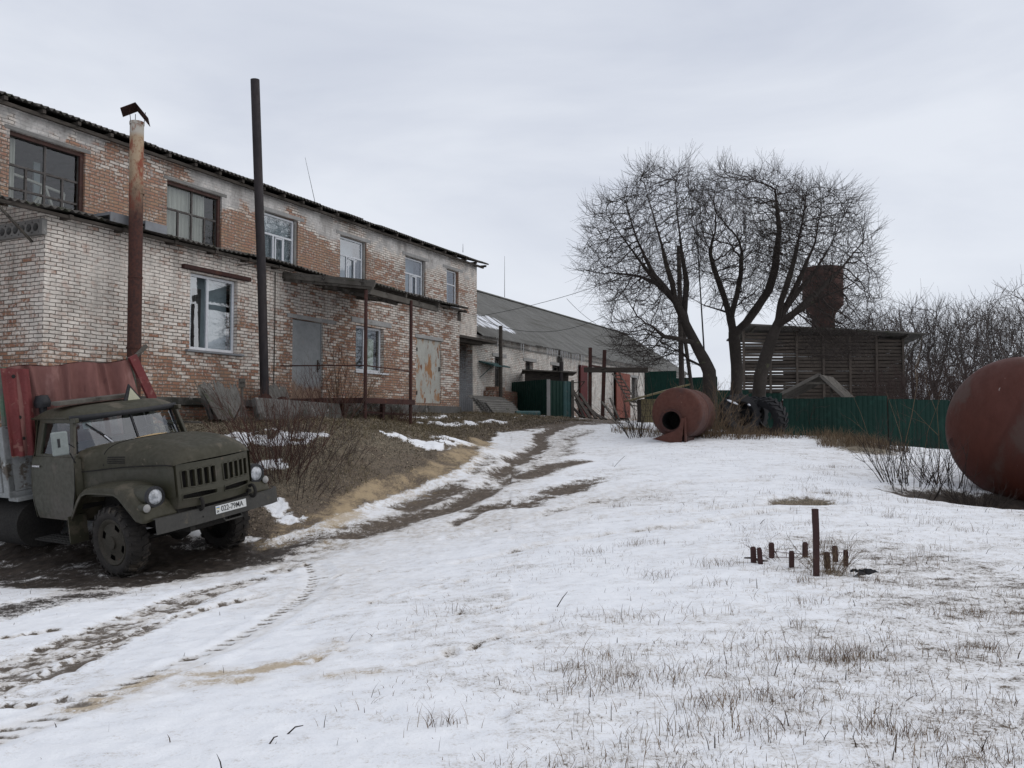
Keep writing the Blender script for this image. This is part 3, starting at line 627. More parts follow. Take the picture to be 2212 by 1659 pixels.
# the annex
A_HOLES = [(3.63, 5.13, 3.27, 5.06), (7.17, 8.46, 2.22, 4.37), (9.98, 11.43, 3.12, 4.49), (13.30, 14.90, 2.23, 4.39)]
mb = MB()
add_wall(mb, 0, 16.2, 2.16, 5.66, A_HOLES, lambda u, d, z: (u, d, z), .26)
mb.quad((0, 0, 2.16), (0, 0, 5.66), (0, 1.998, 5.66), (0, 1.998, 2.16)); mb.quad((16.2, 0, 2.16), (16.2, 1.998, 2.16), (16.2, 1.998, 5.66), (16.2, 0, 5.66))
mb.add([(0, 0, 5.66), (0, 1.998, 6.05), (0, 1.998, 5.66)], [(0, 1, 2)]); mb.add([(16.2, 0, 5.66), (16.2, 1.998, 6.05), (16.2, 1.998, 5.66)], [(0, 1, 2)])
annex = mb.build('annex_wall', M['annex'], fac, recalc=False)
mb = MB(); mb.box(.02, 16.18, .262, .275, 2.2, 5.6); 
for a, b, c, d in A_HOLES: pass
# plinth beams stand a little proud of the brick, rough masonry below them
mb = MB(); mb.box(-.05, 6.3, -.07, .25, 1.98, 2.158); mb.box(6.32, 12.9, -.03, .25, 1.75, 2.157); mb.box(12.92, 16.26, -.06, .25, 1.55, 2.158)
mb.build('plinth', M['plinth'], fac, bevel=.012)
mb = MB(); mb.box(-.02, 12.9, -.01, .2, .3, 1.979); mb.box(-.03, .15, .2, 2, .3, 2.158); mb.build('footing', M['redbrick'], fac)
mb = MB(); corrugated(mb, -1.25, 16.35, lambda t, k: (t, -.36 + 2.345 * k, 5.69 + .45 * k + .03 * sin(t * 1.3)), rows=2, ragged=.09, seed=9)
aroof = mb.build('annex_roof', M['slate_dark'], fac)
mb = MB()
for i, t in enumerate((-1.2, .3, 1.55, 2.9, 4.1, 5.2, 6.3, 9.7, 11.6, 13.5, 15.0, 16.1)): mb.box(t, t + .09, -.30, .0, 5.555, 5.635)
mb.box(-1.2, 6.9, -.27, -.20, 5.56, 5.62); mb.box(9.8, 16.3, -.27, -.20, 5.555, 5.62)
mb.build('rafter', M['oldwood'], aroof)
mb = MB(); mb.box(1.12, 1.72, -.42, .1, 5.80, 5.86); mb.box(1.12, 1.72, -.425, -.40, 5.67, 5.86); mb.box(1.98, 2.55, -.42, .1, 5.80, 5.86); mb.box(1.98, 2.55, -.425, -.40, 5.67, 5.86)
mb.build('flashing', M['sheet_grey'], aroof)
MB().bar((-1.15, -.28, 5.52), (-.02, .35, 5.1), .04, .04).build('brace', M['greywood'], aroof)
# end of the hollow core floor slab over the left corner
mb = MB()
hs = [(.10 + .20 * i) for i in range(9)]
mb.box(-.10, .0, -.06, 1.95, 5.46, 5.50); mb.box(-.10, .0, -.06, 1.95, 5.20, 5.235)
def ringwall(y, r=.079, n=20):
    "square with a round hole, on the outer face"
    k = len(mb.v); V = []
    for i in range(n):
        th = 2 * pi * i / n; c_, s_ = cos(th), sin(th); m = max(abs(c_), abs(s_)); V += [(-.10, y + r * c_, 5.3475 + r * s_), (-.10, y + .1 * c_ / m, 5.3475 + .1125 * s_ / m), (.0, y + r * c_, 5.3475 + r * s_)]
    F = []
    for i in range(n):
        j = (i + 1) % n; F += [(3 * i, 3 * i + 1, 3 * j + 1, 3 * j), (3 * i, 3 * j, 3 * j + 2, 3 * i + 2)]
    mb.add(V, F)
for y in hs: ringwall(y + .04)
mb.box(-.10, .0, -.06, .04, 5.235, 5.46)
slab = mb.build('floor_slab', M['concrete'], fac, recalc=False)
MB().box(-.012, -.004, .0, 1.9, 5.24, 5.455).build('hollow', M['dark'], slab)  # dark sheet at the back of the bores, their shade put into colour
# thin dark tube drawn for the crack at the joint where the annex was extended
MB().tube([(6.45, -.02, 5.5), (6.46, -.02, 4.0), (6.44, -.02, 2.3)], .012, 6).build('joint', M['oldwood'], fac)
MB().box(16.05, 16.28, -.02, .3, 5.25, 5.55).build('gutter_bracket', M['oldwood'], fac)

def lintel(t0, t1, z0, z1, mat, s0=-.02, sag=0):
    return MB().prism([(t0, z0), (t1, z0 + sag), (t1, z1 + sag), (t0, z1)], 'y', s0, .2).build('lintel', mat, fac, bevel=.012)
lintel(3.36, 5.5, 5.10, 5.20, M['rust_dark'], -.10)
lintel(6.95, 9.02, 4.375, 4.49, M['lintel'], -.03); lintel(9.74, 11.82, 4.55, 4.71, M['lintel'], -.03); lintel(13.22, 15.02, 4.395, 4.52, M['lintel'], -.03)
for a, b in ((8.0, 10.0), (11.6, 13.5), (15.5, 17.35), (18.4, 20.0)): MB().box(a, b, 1.985, 2.2, 7.745, 7.86).build('lintel', M['lintel'], fac, bevel=.01)
for a, b in ((.45, 2.5), (4.6, 6.75)): MB().box(a, b, 1.985, 2.2, 7.745, 7.83).build('lintel', M['concrete'], fac, bevel=.01)

def window(t0, t1, z0, z1, s, mat, muls, trans_, fw=.07, bw_=.05, glass='glass', outer=None, dep=.06):
    """frame in the opening; muls: [(t, za, zb)], trans_: [(z, ta, tb)]; pane is a sub part"""
    mb = MB(); y0, y1 = s, s + dep
    mb.box(t0, t0 + fw, y0, y1, z0, z1); mb.box(t1 - fw, t1, y0, y1, z0, z1); mb.box(t0 + fw, t1 - fw, y0, y1, z0, z0 + fw); mb.box(t0 + fw, t1 - fw, y0, y1, z1 - fw, z1)
    for z, a, b in trans_: mb.box(max(a, t0 + fw), min(b, t1 - fw), y0 + .004, y1 - .004, z - bw_ / 2, z + bw_ / 2)
    for t, a, b in muls: mb.box(t - bw_ / 2, t + bw_ / 2, y0 + .002, y1 - .002, max(a, z0 + fw), min(b, z1 - fw))
    w = mb.build('window', mat, fac, bevel=.006)
    MB().quad((t0 + fw * .5, s + dep * .5, z0 + fw * .5), (t1 - fw * .5, s + dep * .5, z0 + fw * .5), (t1 - fw * .5, s + dep * .5, z1 - fw * .5), (t0 + fw * .5, s + dep * .5, z1 - fw * .5)).build('pane', M[glass], w, recalc=False)
    return w
M['palecurtain'] = worn('pale_green_curtain', (.50, .52, .40), (.42, .45, .34), 2, .95, bump=0)
def drape(w, t0, t1, z0, z1, s, mat, folds=7, amp=.025, name='curtain'):
    MB().grid(lambda a, b: (t0 + (t1 - t0) * a, s + amp * sin(a * folds * 2 * pi) + amp * .5 * sin(a * folds * 5 + b * 2), z0 + (z1 - z0) * b), folds * 8, 3).build(name, mat, w, smooth=True)
# two old timber windows upstairs
for i, (a, b, c, d) in enumerate(W_WOOD + W_OFF):
    w = (b - a)
    win = window(a + .02, b - .02, c, d - .02, 2.12, M['greyframe'], [(a + w * .5, c, d), (a + w * .26, c, 7.05), (a + w * .74, c, 7.05)], [(7.05, a, b)] + ([(6.55, a, b)] if i == 0 else []), .065, .05, 'glassplain')
    mb = MB(); mb.box(a + .001, b - .001, 2.06, 2.118, d - .085, d - .001); mb.box(b - .09, b - .001, 2.06, 2.118, c, d - .085); mb.build('casing', M['winwood'], win)
    MB().box(a - .05, b + .05, 1.97, 2.1, c - .04, c - .002).build('sill', M['concrete'], win)
    if i == 0:
        drape(win, a + .05, a + .30, c, d, 2.28, M['curtain'], 3)
        mb = MB()
        for p, q in (((.75, 6.1), (.9, 6.95)), ((.9, 6.95), (2.15, 6.80)), ((1.5, 6.1), (1.62, 6.86)), ((2.05, 6.1), (2.15, 6.80)), ((1.25, 6.15), (1.55, 6.6)), ((1.7, 6.82), (1.95, 6.25))): mb.bar((p[0], 2.42, p[1]), (q[0], 2.42, q[1]), .06, .05)
        mb.build('stored_frame', M['curtain'], win)
        mb = MB(); mb.box(1.0, 1.25, 2.9, 2.95, 6.0, 7.6); mb.box(1.75, 1.9, 2.9, 2.95, 6.0, 7.5); mb.build('stored_board', M['pane_backing'], win)
    else:
        drape(win, a + .03, a + .95, c, d, 2.27, M['curtain'], 6); drape(win, a + 1.0, b - .35, c, d, 2.29, M['curtain'], 5)
# white plastic windows upstairs: one wide light over three
for i, (a, b, c, d) in enumerate(W_PVC):
    w = b - a
    win = window(a + .01, b - .10, c, d - .03, 2.10, M['pvc'], [(a + w * .34, c, 7.10), (a + w * .64, c, 7.10)], [(7.12, a, b)], .06, .06)
    mb = MB(); x0, x1 = a + w * .35 + .04, a + w * .63 - .02; mb.box(x0, x0 + .045, 2.085, 2.099, c + .06, 7.07); mb.box(x1 - .045, x1, 2.085, 2.099, c + .06, 7.07); mb.box(x0, x1, 2.085, 2.0985, 7.03, 7.075); mb.build('sash', M['pvc'], win)
    MB().box(b - .098, b - .001, 2.05, 2.25, c, d).build('reveal', M['concrete'], win)
    MB().box(a - .04, b, 1.95, 2.1, c - .03, c - .002).build('sill', M['sheet_grey'], win)
    MB().quad((a + .02, 2.24 if i < 1 else 2.5, c), (b - .1, 2.24 if i < 1 else 2.5, c), (b - .1, 2.24 if i < 1 else 2.5, d), (a + .02, 2.24 if i < 1 else 2.5, d)).build('pane_backing', M['pane_backing'], win)  # grey sheet added behind the glass for the mirrored sky
a, b, c, d = W_END[0]
win = window(a + .01, b - .08, c, d - .03, 2.10, M['pvc'], [], [(7.15, a, b)], .055, .055)
MB().box(a - .03, b, 1.95, 2.1, c - .03, c - .002).build('sill', M['sheet_grey'], win)
MB().quad((a, 2.5, c), (b, 2.5, c), (b, 2.5, d), (a, 2.5, d)).build('pane_backing', M['pane_backing'], win)  # same added sky-grey sheet behind the end window
# ground floor windows
win = window(3.64, 5.12, 3.28, 5.05, .10, M['pvc'], [(4.26, 3.3, 5.05)], [], .065, .075)
MB().box(3.5, 5.3, -.09, .1, 3.215, 3.262).build('sill', M['sheet_grey'], win)
MB().box(3.66, 5.1, .34, .35, 3.3, 5.03).build('pane_backing', M['pane_backing'], win); drape(win, 3.98, 4.22, 3.3, 4.75, .29, M['greyframe'], 3, .03)  # added grey sheet fills the panes with reflected sky tone
win = window(9.99, 11.42, 3.13, 4.48, .12, M['pvc'], [(10.55, 3.2, 4.4)], [], .06, .07)
MB().box(9.9, 11.6, -.08, .12, 3.06, 3.11).build('sill', M['pvc'], win)
drape(win, 10.64, 11.2, 3.2, 4.15, .235, M['palecurtain'], 3, .015); MB().quad((10.0, .42, 3.1), (11.4, .42, 3.1), (11.4, .42, 4.5), (10.0, .42, 4.5)).build('pane_backing', M['pane_backing'], win)  # curtain hangs before an added sky-grey sheet
# sheet steel doors
d1 = MB().box(7.19, 8.44, .05, .09, 2.225, 4.355).build('door', M['door_grey'], fac, bevel=.008); d1['label'] = 'grey steel door rusting at its foot'
MB().box(7.20, 7.235, .035, .049, 2.24, 4.34).build('edge_strip', M['door_grey'], d1); MB().box(8.395, 8.43, .035, .049, 2.24, 4.34).build('edge_strip', M['door_grey'], d1)
mb = MB(); mb.tube([(8.28, .03, 3.25), (8.28, -.02, 3.22), (8.28, -.02, 3.08), (8.28, .03, 3.05)], .012, 6); mb.box(8.255, 8.305, .03, .049, 2.98, 3.32); mb.build('handle', M['oldwood'], d1)
d2 = MB().box(13.31, 14.89, .03, .07, 2.235, 4.385).build('door', M['door_rust'], fac, bevel=.008); d2['label'] = 'pale steel door covered in rust flakes'
MB().box(14.78, 14.84, .0, .029, 3.35, 3.5).build('latch', M['oldwood'], d2); MB().box(13.33, 13.40, .005, .029, 2.5, 2.62).build('hinge', M['oldwood'], d2); MB().box(13.33, 13.40, .005, .029, 3.95, 4.07).build('hinge', M['oldwood'], d2)
d3 = MB()
corr = [(19.19 + i * .0418, 1.93 + (.0 if i % 4 < 2 else .014)) for i in range(40)]
d3.add([(x, y, 2.0) for x, y in corr] + [(x, y, 4.80) for x, y in corr], [(i, i + 1, 41 + i - 1 + 0, 40 + i) for i in range(39)])
d3 = d3.build('door', M['sheet_grey'], fac, recalc=False); d3['label'] = 'tall grey corrugated sheet door in the recess'
mb = MB(); mb.box(18.4, 21.9, 1.35, 1.998, 4.95, 5.04); mb.box(19.1, 21.0, 1.6, 1.998, 4.82, 4.948); mb.build('door_canopy', M['oldwood'], fac)

# ------------------------------------------------------------------ porch on two steel posts
porch = thing('porch', 'lean-to porch roof on thin rusty posts before the grey steel door', 'porch', (B0[0], B0[1], 0), FROT)
mb = MB(); corrugated(mb, 6.72, 10.15, lambda t, k: (t, -2.95 + 2.93 * k, 5.06 + .44 * k - .02 * (t - 6.7)), rows=3, ragged=.07, seed=5)
pr = mb.build('roof', M['slate_dark'], porch)
mb = MB(); mb.bar((6.80, -2.85, 4.97), (6.80, -.02, 5.38), .07, .15); mb.bar((6.8, -2.72, 4.86), (10.1, -2.72, 4.80), .10, .14); mb.bar((10.0, -2.85, 4.90), (10.0, -.02, 5.30), .07, .13); mb.bar((8.4, -2.8, 4.96), (8.4, -.02, 5.36), .06, .11); mb.bar((6.8, -1.4, 5.08), (10.05, -1.4, 5.02), .06, .08)
for i in range(8): mb.bar((6.8 + .42 * i, -2.6, 5.02 - .01 * i), (6.8 + .42 * i, -.05, 5.40 - .01 * i), .13, .02)
mb.build('rafter', M['greywood'], pr)
MB().bar((6.74, -2.95, 5.03), (6.74, -.02, 5.46), .03, .17).build('fascia', M['greywood'], pr)
for t in (6.60, 8.65):
    z0 = surf(*bw(t, -2.78, 0)[:2]) - .1
    MB().tube([(t, -2.78, z0), (t, -2.78, 4.86)], .045, 8).build('post', M['rust_dark'], porch)
mb = MB(); mb.tube([(6.60, -.1, 3.06), (6.60, -2.78, 2.99)], .018, 6); mb.tube([(6.60, -2.78, 2.99), (8.65, -2.78, 2.95)], .018, 6); mb.build('rail', M['rust_dark'], porch)
mb = MB(); mb.box(6.5, 8.75, -2.86, -2.76, 2.06, 2.19); mb.box(6.5, 6.6, -2.755, -.08, 2.06, 2.19); mb.box(6.61, 8.75, -2.75, -.08, 2.15, 2.20); mb.build('platform', M['rust_dark'], porch)
for t, s in ((6.7, -.5), (7.6, -2.6), (7.6, -1.2), (6.7, -2.0)): MB().bar((t, s, surf(*bw(t, s, 0)[:2]) - .1), (t, s, 2.06), .09, .09).build('leg', M['rust_dark'], porch)
MB().bar((6.65, -2.6, 1.85), (8.65, -2.6, 1.80), .05, .05).build('cross_bar', M['rust_dark'], porch)

# ------------------------------------------------------------------ flue pipes
p = bw(1.55, -.62, 0)
ch = thing('rusty_chimney', 'tall rusted flue pipe with a folded tin cap beside the lorry', 'chimney', (p[0], p[1], 0), FROT)
mb = MB(); mb.tube([(.05, 0, 1.2), (.03, 0, 4.5), (.0, 0, 7.76)], .137, 24)
mb.build('pipe', M['chimney'], ch, smooth='auto')
for z in (6.3, 4.55, 3.1): MB().lathe([(.13, z), (.147, z), (.147, z + .035), (.13, z + .035)], 24, trans(.03, 0, 0)).build('band', M['chimney'], ch)
MB().lathe([(.128, 7.74), (.146, 7.74), (.146, 7.80), (.128, 7.80)], 24, close=True).build('band', M['chimney'], ch)
for x, y in ((-.13, .02), (.08, -.1), (.06, .12)): MB().tube([(x, y, 7.7), (x * 1.3, y * 1.2, 8.02)], .007, 5).build('cap_strut', M['rust_dark'], ch)
mb = MB()
cR = trans(-.02, 0, 8.12) @ rotm('Z', RAD(-45))
for sgn in (-1, 1):
    V = [cR @ Vector(q) for q in ((0, -.27, 0), (0, .27, 0), (sgn * (.25 if sgn > 0 else .28), .27, -.30 if sgn > 0 else -.15), (sgn * (.25 if sgn > 0 else .28), -.27, -.30 if sgn > 0 else -.15))]; V2 = [v + Vector((0, 0, -.012)) for v in V]
    mb.add(V + V2, [(0, 1, 2, 3), (7, 6, 5, 4), (0, 3, 7, 4), (1, 5, 6, 2), (2, 6, 7, 3), (0, 4, 5, 1)])
mb.build('cap', M['rust_dark'], ch)
p = bw(5.24, -.85, 0)
ch2 = thing('black_chimney', 'tall leaning black flue pipe with no cap in front of the annex', 'chimney', (p[0], p[1], 0), FROT)
mb = MB(); mb.tube([(.0, 0, 1.3), (-.20, 0, 5.0), (-.50, .02, 9.82)], .106, 24, caps=False); mb.tube([(-.49, .02, 9.81), (-.2, 0, 5.0)], .095, 24, caps=True)
mb.build('pipe', M['pipe_black'], ch2, smooth='auto')
mb = MB()
MB().lathe([(.10, 0), (.112, 0), (.112, .05), (.10, .05)], 24, trans(-.205, 0, 5.05) @ rotm('Y', -.055)).build('band', M['pipe_black'], ch2)
mb = MB()
for sx, r0 in ((-.30, .42), (.30, .38)):
    V = [(sx, -.25, 1.4)] + [(sx + r0 * cos(a) * 1.0, -.25 + .02 * sin(3 * a), 1.75 + r0 * 1.25 * sin(a)) for a in np.linspace(-.25, pi + .25, 15)]
    mb = MB(); n = len(V); mb.add(V + [(x, y + .015, z) for x, y, z in V], [tuple(range(n)), tuple(range(2 * n - 1, n - 1, -1))] + [(i, (i + 1) % n, n + (i + 1) % n, n + i) for i in range(n)])
    mb.build('base_plate', M['rust_dark'], ch2)
def tie(t, s0, s1, z): MB().bar((0, 0, 0), (0, .6, 0), .02, .02).build('tie_rod', M['oldwood'], ch2).location = (t, s0, z)
tie(-.25, .13, 0, 5.42)

# broken sheets and a slab at the foot of the annex
def sheet(name, label, cat, w, l, loc, rot, mat, group=None, ragged=0, seed=0, period=.15):
    r = np.random.default_rng(seed); e = r.uniform(-1, 1, 40) * ragged
    mb = MB(); n = int(w / period * 6)
    mb.shell(lambda a, b: (-w / 2 + w * a + (e[int(b * 7)] * .2 if a == 1 else 0), -l / 2 + l * b + e[8 + int(a * 30)] * (b == 1), .022 * cos(2 * pi * w * a / period)), n, 4, (0, 0, -.01))
    o = mb.build(name, mat)
    o.location = loc; o.rotation_euler = rot
    return tag(o, label, cat, group)
q = bw(3.95, -.75, 0); zg = surf(q[0], q[1])
sheet('slate_sheet', 'broken wavy slate sheet leaning left of the black chimney foot', 'roof sheet', 1.3, .9, (q[0], q[1], zg + .42), (RAD(62), 0, pi / 2 - BA), M['slate'], 'loose roof sheets by the black chimney', .12, 3)
q = bw(3.55, -1.0, 0); zg = surf(q[0], q[1])
sheet('slate_sheet', 'dark jagged slate sheet standing nearest the lorry by the chimney foot', 'roof sheet', .9, .8, (q[0], q[1], zg + .33), (RAD(55), RAD(8), pi / 2 - BA + .3), M['slate_dark'], 'loose roof sheets by the black chimney', .15, 8)
q = bw(6.0, -.55, 0); zg = surf(q[0], q[1])
sheet('slate_sheet', 'low slate sheet leaning between the black chimney and the grey door', 'roof sheet', 1.0, .8, (q[0], q[1], zg + .42), (RAD(65), 0, pi / 2 - BA), M['slate'], 'loose roof sheets by the black chimney', .1, 5)
q = bw(4.9, -2.2, 0); zg = surf(q[0], q[1])
mb = MB(); mb.box(-1.35, 1.3, -.08, .08, -.25, .28)
o = mb.build('concrete_slab', M['plinth'], bevel=.03); o.location = (q[0], q[1], zg + .12); o.rotation_euler = (RAD(-20), RAD(2), pi / 2 - BA - .1)
tag(o, 'long grey concrete slab lying on the weedy terrace below the chimney', 'slab')
for k, (t, s, L_, az, lab) in enumerate(((1.4, -1.7, .9, .3, 'upper grey plank of the crossed pair behind the lorry bonnet'), (1.75, -1.9, .7, -1.2, 'lower short plank lying across behind the lorry bonnet'))):
    q = bw(t, s, 0); zg = surf(q[0], q[1])
    o = MB().box(-L_ / 2, L_ / 2, -.06, .06, -.02, .02).build('plank', M['greywood'], bevel=.004); o.location = (q[0], q[1], zg + .16 + .1 * (1 - k)); o.rotation_euler = (0, .35 - .3 * k, az + pi / 2 - BA)
    tag(o, lab, 'plank', 'planks lying behind the lorry bonnet')
# small iron pump post that stands in the snow behind the bonnet
q = bw(3.0, -2.2, 0); zg = surf(q[0], q[1])
t_ = thing('standpipe', 'small rusty standpipe on bent legs behind the lorry bonnet', 'standpipe', (q[0], q[1], zg), (0, 0, .3))
mb = MB(); mb.tube([(0, 0, .2), (.01, 0, .45), (.0, 0, .78)], .03, 8); mb.box(-.07, .07, -.05, .05, .78, .96); mb.build('body', M['greywood'], t_)
MB().tube([(0, 0, .42), (-.1, .05, .2), (-.2, .1, 0)], .016, 6).build('leg', M['oldwood'], t_); MB().tube([(0, 0, .42), (.08, -.06, .2), (.06, -.1, 0)], .016, 6).build('leg', M['oldwood'], t_)

# aerial and cables
def aerial(name, p, q, r, label):
    o = MB().tube([p, q], [r, r * .4], 5).build(name, M['wire']); return tag(o, label, 'aerial', 'thin roof aerials')
p = bw(12.08, 3.2, 8.75); q = at(659, 340, 28.6); aerial('aerial', p, q, .011, 'thin bent aerial rising from the two storey roof')
p = at(1090, 642, 46); q = at(1090, 553, 46); aerial('aerial', p, q, .016, 'thin upright aerial on the ridge of the long low building')
p = bw(19.3, 1.6, 8.45); q = p + np.array([0, 0, .35]); aerial('aerial', p, q, .014, 'short spike at the right end of the upper eave')
# ------------------------------------------------------------------ the long low building behind
barn = thing('long_low_building', 'long low whitewashed building under a shallow grey slate roof', 'building', (B0[0], B0[1], 0), FROT)
BW = [(22.97, 23.73, 2.95, 4.5), (26.17, 27.05, 3.0, 4.5), (29.40, 30.5, 3.6, 4.5), (42.31, 43.5, 2.85, 4.48)]
BD_ = [(33.0, 34.75, 1.75, 4.75), (38.83, 41.5, 1.75, 4.66)]
mb = MB(); add_wall(mb, 21.24, 56, 1.2, 5.32, BW + BD_, lambda u, d, z: (u, 2.03 + d, z), .3)
mb.quad((56, 2.03, 1.2), (56, 12, 1.2), (56, 12, 5.3), (56, 2.03, 5.3)); mb.quad((21.24, 12, 1.2), (56, 12, 1.2), (56, 12, 5.3), (21.24, 12, 5.3)); mb.add([(56, 2.03, 5.3), (56, 12, 5.3), (56, 7, 8.75)], [(0, 1, 2)]); mb.add([(21.24, 2.03, 5.3), (21.24, 12, 5.3), (21.24, 7, 8.75)], [(0, 1, 2)]); mb.quad((21.24, 2.03, 1.2), (21.24, 12, 1.2), (21.24, 12, 5.3), (21.24, 2.03, 5.3))
mb.build('wall', M['barnwall'], barn, recalc=False)
def barn_roof_mat():
    q = NT('lichen_grey_slate'); P = q.obj(); s = q.n('ShaderNodeSeparateXYZ'); q.set(s.inputs[0], P)
    n = q.noise(q.scalev(P, (1, .35, .35)), 1.4, 6, .62); f = q.noise(P, 16, 5, .6); st = q.noise(q.scalev(P, (1.6, .22, .22)), 2.0, 5, .55, .2)
    c = q.mix(q.maprange(n, .3, .7), (.145, .143, .134), (.20, .198, .188)); c = q.mix(q.maprange(f, .45, .75, 0, .6), c, (.085, .085, .076))
    c = q.mix(q.maprange(q.noise(q.scalev(P, (.12, 1.4, 1.4)), 1.2, 4), .55, .68, 0, .6), c, (.095, .09, .078))
    # sheet laps: every sheet is about 1.6 m down the slope
    lap = q.math('FRACT', q.math('DIVIDE', s.outputs[1], 1.32)); c = q.mix(q.maprange(lap, .0, .05, .6, 0), c, (.06, .058, .05))
    # patches of snow lie along the waves near the eave
    reg = q.math('MULTIPLY', q.maprange(s.outputs[0], 20.5, 22.0), q.maprange(s.outputs[0], 30, 25.5)); reg = q.math('MULTIPLY', reg, q.math('MULTIPLY', q.maprange(s.outputs[1], 2.0, 2.7), q.maprange(s.outputs[1], 4.6, 3.6)))
    wv = q.math('COSINE', q.math('MULTIPLY', s.outputs[0], 2 * pi / .18)); e = q.math('ADD', q.math('MULTIPLY', reg, .5), q.math('ADD', q.math('MULTIPLY', st, .62), q.math('MULTIPLY', wv, -.07)))
    reg2 = q.math('MULTIPLY', q.maprange(s.outputs[1], 6.4, 6.9), q.maprange(s.outputs[0], 40, 22)); e = q.math('ADD', e, q.math('MULTIPLY', reg2, .25))
    c = q.mix(q.maprange(e, .72, .80), c, (.78, .80, .84))
    q.bump(f, .3, .01); return q.done(c, .9, 0, .2)
mb = MB(); corrugated(mb, 21.3, 56.4, lambda t, k: (t, 1.70 + 5.3 * k, 5.27 + 3.5 * k), rows=5, period=.18, ragged=.03, seed=12, amp=.03, seg=6)
mb.shell(lambda a, b: (21.3 + 35.1 * a, 7.0 + 5.3 * b, 8.77 - 3.5 * b), 2, 1, (0, 0, -.02)); mb.bar((21.3, 7.0, 8.79), (56.4, 7.0, 8.79), .3, .06)
br = mb.build('roof', barn_roof_mat(), barn)
for i in range(28):
    t = [22.6, 25.0, 25.25, 26.0][i] if i < 4 else 28.0 + (i - 4) * .22
    if i in (11, 18, 24): continue
    l = random.uniform(.35, .75); MB().tube([(t, 1.70, 5.24), (t, 1.70, 5.24 - l * .6), (t, 1.70, 5.24 - l)], [.02, .013, .002], 5, caps=False).build('icicle', M['ice'], br)
MB().box(21.3, 56, 1.95, 2.028, 5.0, 5.06).build('cornice', M['concrete'], barn)
for a, b, c, d in BW:
    w = window(a + .01, b - .01, c, d - .01, 2.2, M['greyframe'], [((a + b) / 2, c, d)], [(c + (d - c) * .36, a, b), (c + (d - c) * .68, a, b)], .06, .035)
    MB().box(a - .25, b + .35, 2.0, 2.2, d, d + .16).build('lintel', M['lintel'], w); MB().quad((a, 2.6, c), (b, 2.6, c), (b, 2.6, d), (a, 2.6, d)).build('pane_backing', M['dark'], w)  # dark sheet added behind the panes stands for the unlit room
o = MB().box(32.95, 33.95, 1.86, 1.92, 1.95, 4.72).build('door', M['doorred'], barn); o['label'] = 'dark red plank door'
MB().box(34.0, 34.7, 2.34, 2.40, 1.76, 4.7).build('door', M['doorred'], barn)['label'] = 'second leaf set back in shadow'
o = MB().box(38.85, 41.45, 1.84, 1.90, 1.86, 4.62).build('door', M['doororange'], barn); o['label'] = 'tall orange red sheet door'
for z in (2.3, 4.2): MB().box(38.9, 41.3, 1.80, 1.838, z, z + .05).build('hinge', M['doororange'], o)
mb = MB(); mb.prism([(1.28, 4.02), (2.03, 4.22), (2.03, 4.16), (1.28, 3.96)], 'x', 21.45, 23.0); mb.bar((21.55, 1.4, 3.97), (21.55, 2.02, 3.5), .025, .025); mb.build('awning', M['teal'], barn)
mb = MB(); mb.box(21.9, 24.6, 1.5, 2.028, 1.5, 2.95); mb.box(22.1, 23.0, 1.55, 2.027, 2.951, 3.12); mb.build('brick_pier', M['redbrick'], barn)

def bpost(name, t, s, z0, z1, r, mat, label, cat, lean=0, group=None):
    p = bw(t, s, 0); o = MB().tube([(0, 0, 0), (lean, 0, z1 - z0)], r, 8).build(name, mat); o.location = (p[0], p[1], z0); o.rotation_euler = FROT; return tag(o, label, cat, group)
bpost('wooden_post', 22.2, 1.35, 1.75, 5.75, .085, M['oldwood'], 'dark wooden post rising past the eave of the low building', 'post')

# green sheet enclosure with its brown hut
enc = thing('sheet_enclosure', 'dark green profiled sheet enclosure against the low white building', 'enclosure')
def profiled(p, q, z0, z1, mat, name, parent=None, period=.22, dep=.022, z1b=None, z0b=None):
    "standing trapezoid sheet from plan point p to q"
    p, q = np.array(p[:2], float), np.array(q[:2], float); l = np.hypot(*(q - p)); d = (q - p) / l; n = np.array([-d[1], d[0]])
    if z1b is None: z1b = z1
    if z0b is None: z0b = z0
    pts = []; x = 0
    while x < l:
        for dx, o in ((0, 0), (.30, 0), (.40, 1), (.9, 1), (1.0, 0)): pts.append((min(x + dx * period, l), o * dep))
        x += period
    mb = MB(); V = []
    for x, o in pts:
        a = p + d * x + n * o; k = x / l; V += [(a[0], a[1], z0 + (z0b - z0) * k), (a[0], a[1], z1 + (z1b - z1) * k)]
    mb.add(V, [(2 * i, 2 * i + 2, 2 * i + 3, 2 * i + 1) for i in range(len(pts) - 1)])
    return mb.build(name, mat, parent, recalc=False)
E0 = bw(24.55, 1.95, 0)[:2]; E1 = at(1182, 900, 36.2)[:2]; E2 = at(1216, 900, 36.9)[:2]; E3 = at(1234, 900, 37.2)[:2]
profiled(E1, E0, 1.70, 3.40, M['fence'], 'sheet_panel', enc, z1b=3.42); profiled(E2, E1, 1.70, 3.36, M['fence'], 'sheet_panel', enc); profiled(E3, E2, 1.70, 3.36, M['teal'], 'gate_panel', enc)
MB().box(E1[0] - .02, E1[0] + .13, E1[1] - .10, E1[1] - .05, 1.7, 3.40).build('post', M['lintel'], enc); MB().box(E3[0], E3[0] + .12, E3[1] - .06, E3[1] + .06, 1.7, 3.4).build('post', M['greywood'], enc)
hut = thing('brown_hut', 'small dark brown hut whose flat roof shows above the green enclosure', 'hut')
h0 = at(1135, 800, 38.2); h1 = at(1228, 800, 38.2)
mb = MB(); mb.box(h0[0], h1[0], 38.2, 40.2, 1.8, 3.86); mb.build('wall', M['oldwood'], hut)
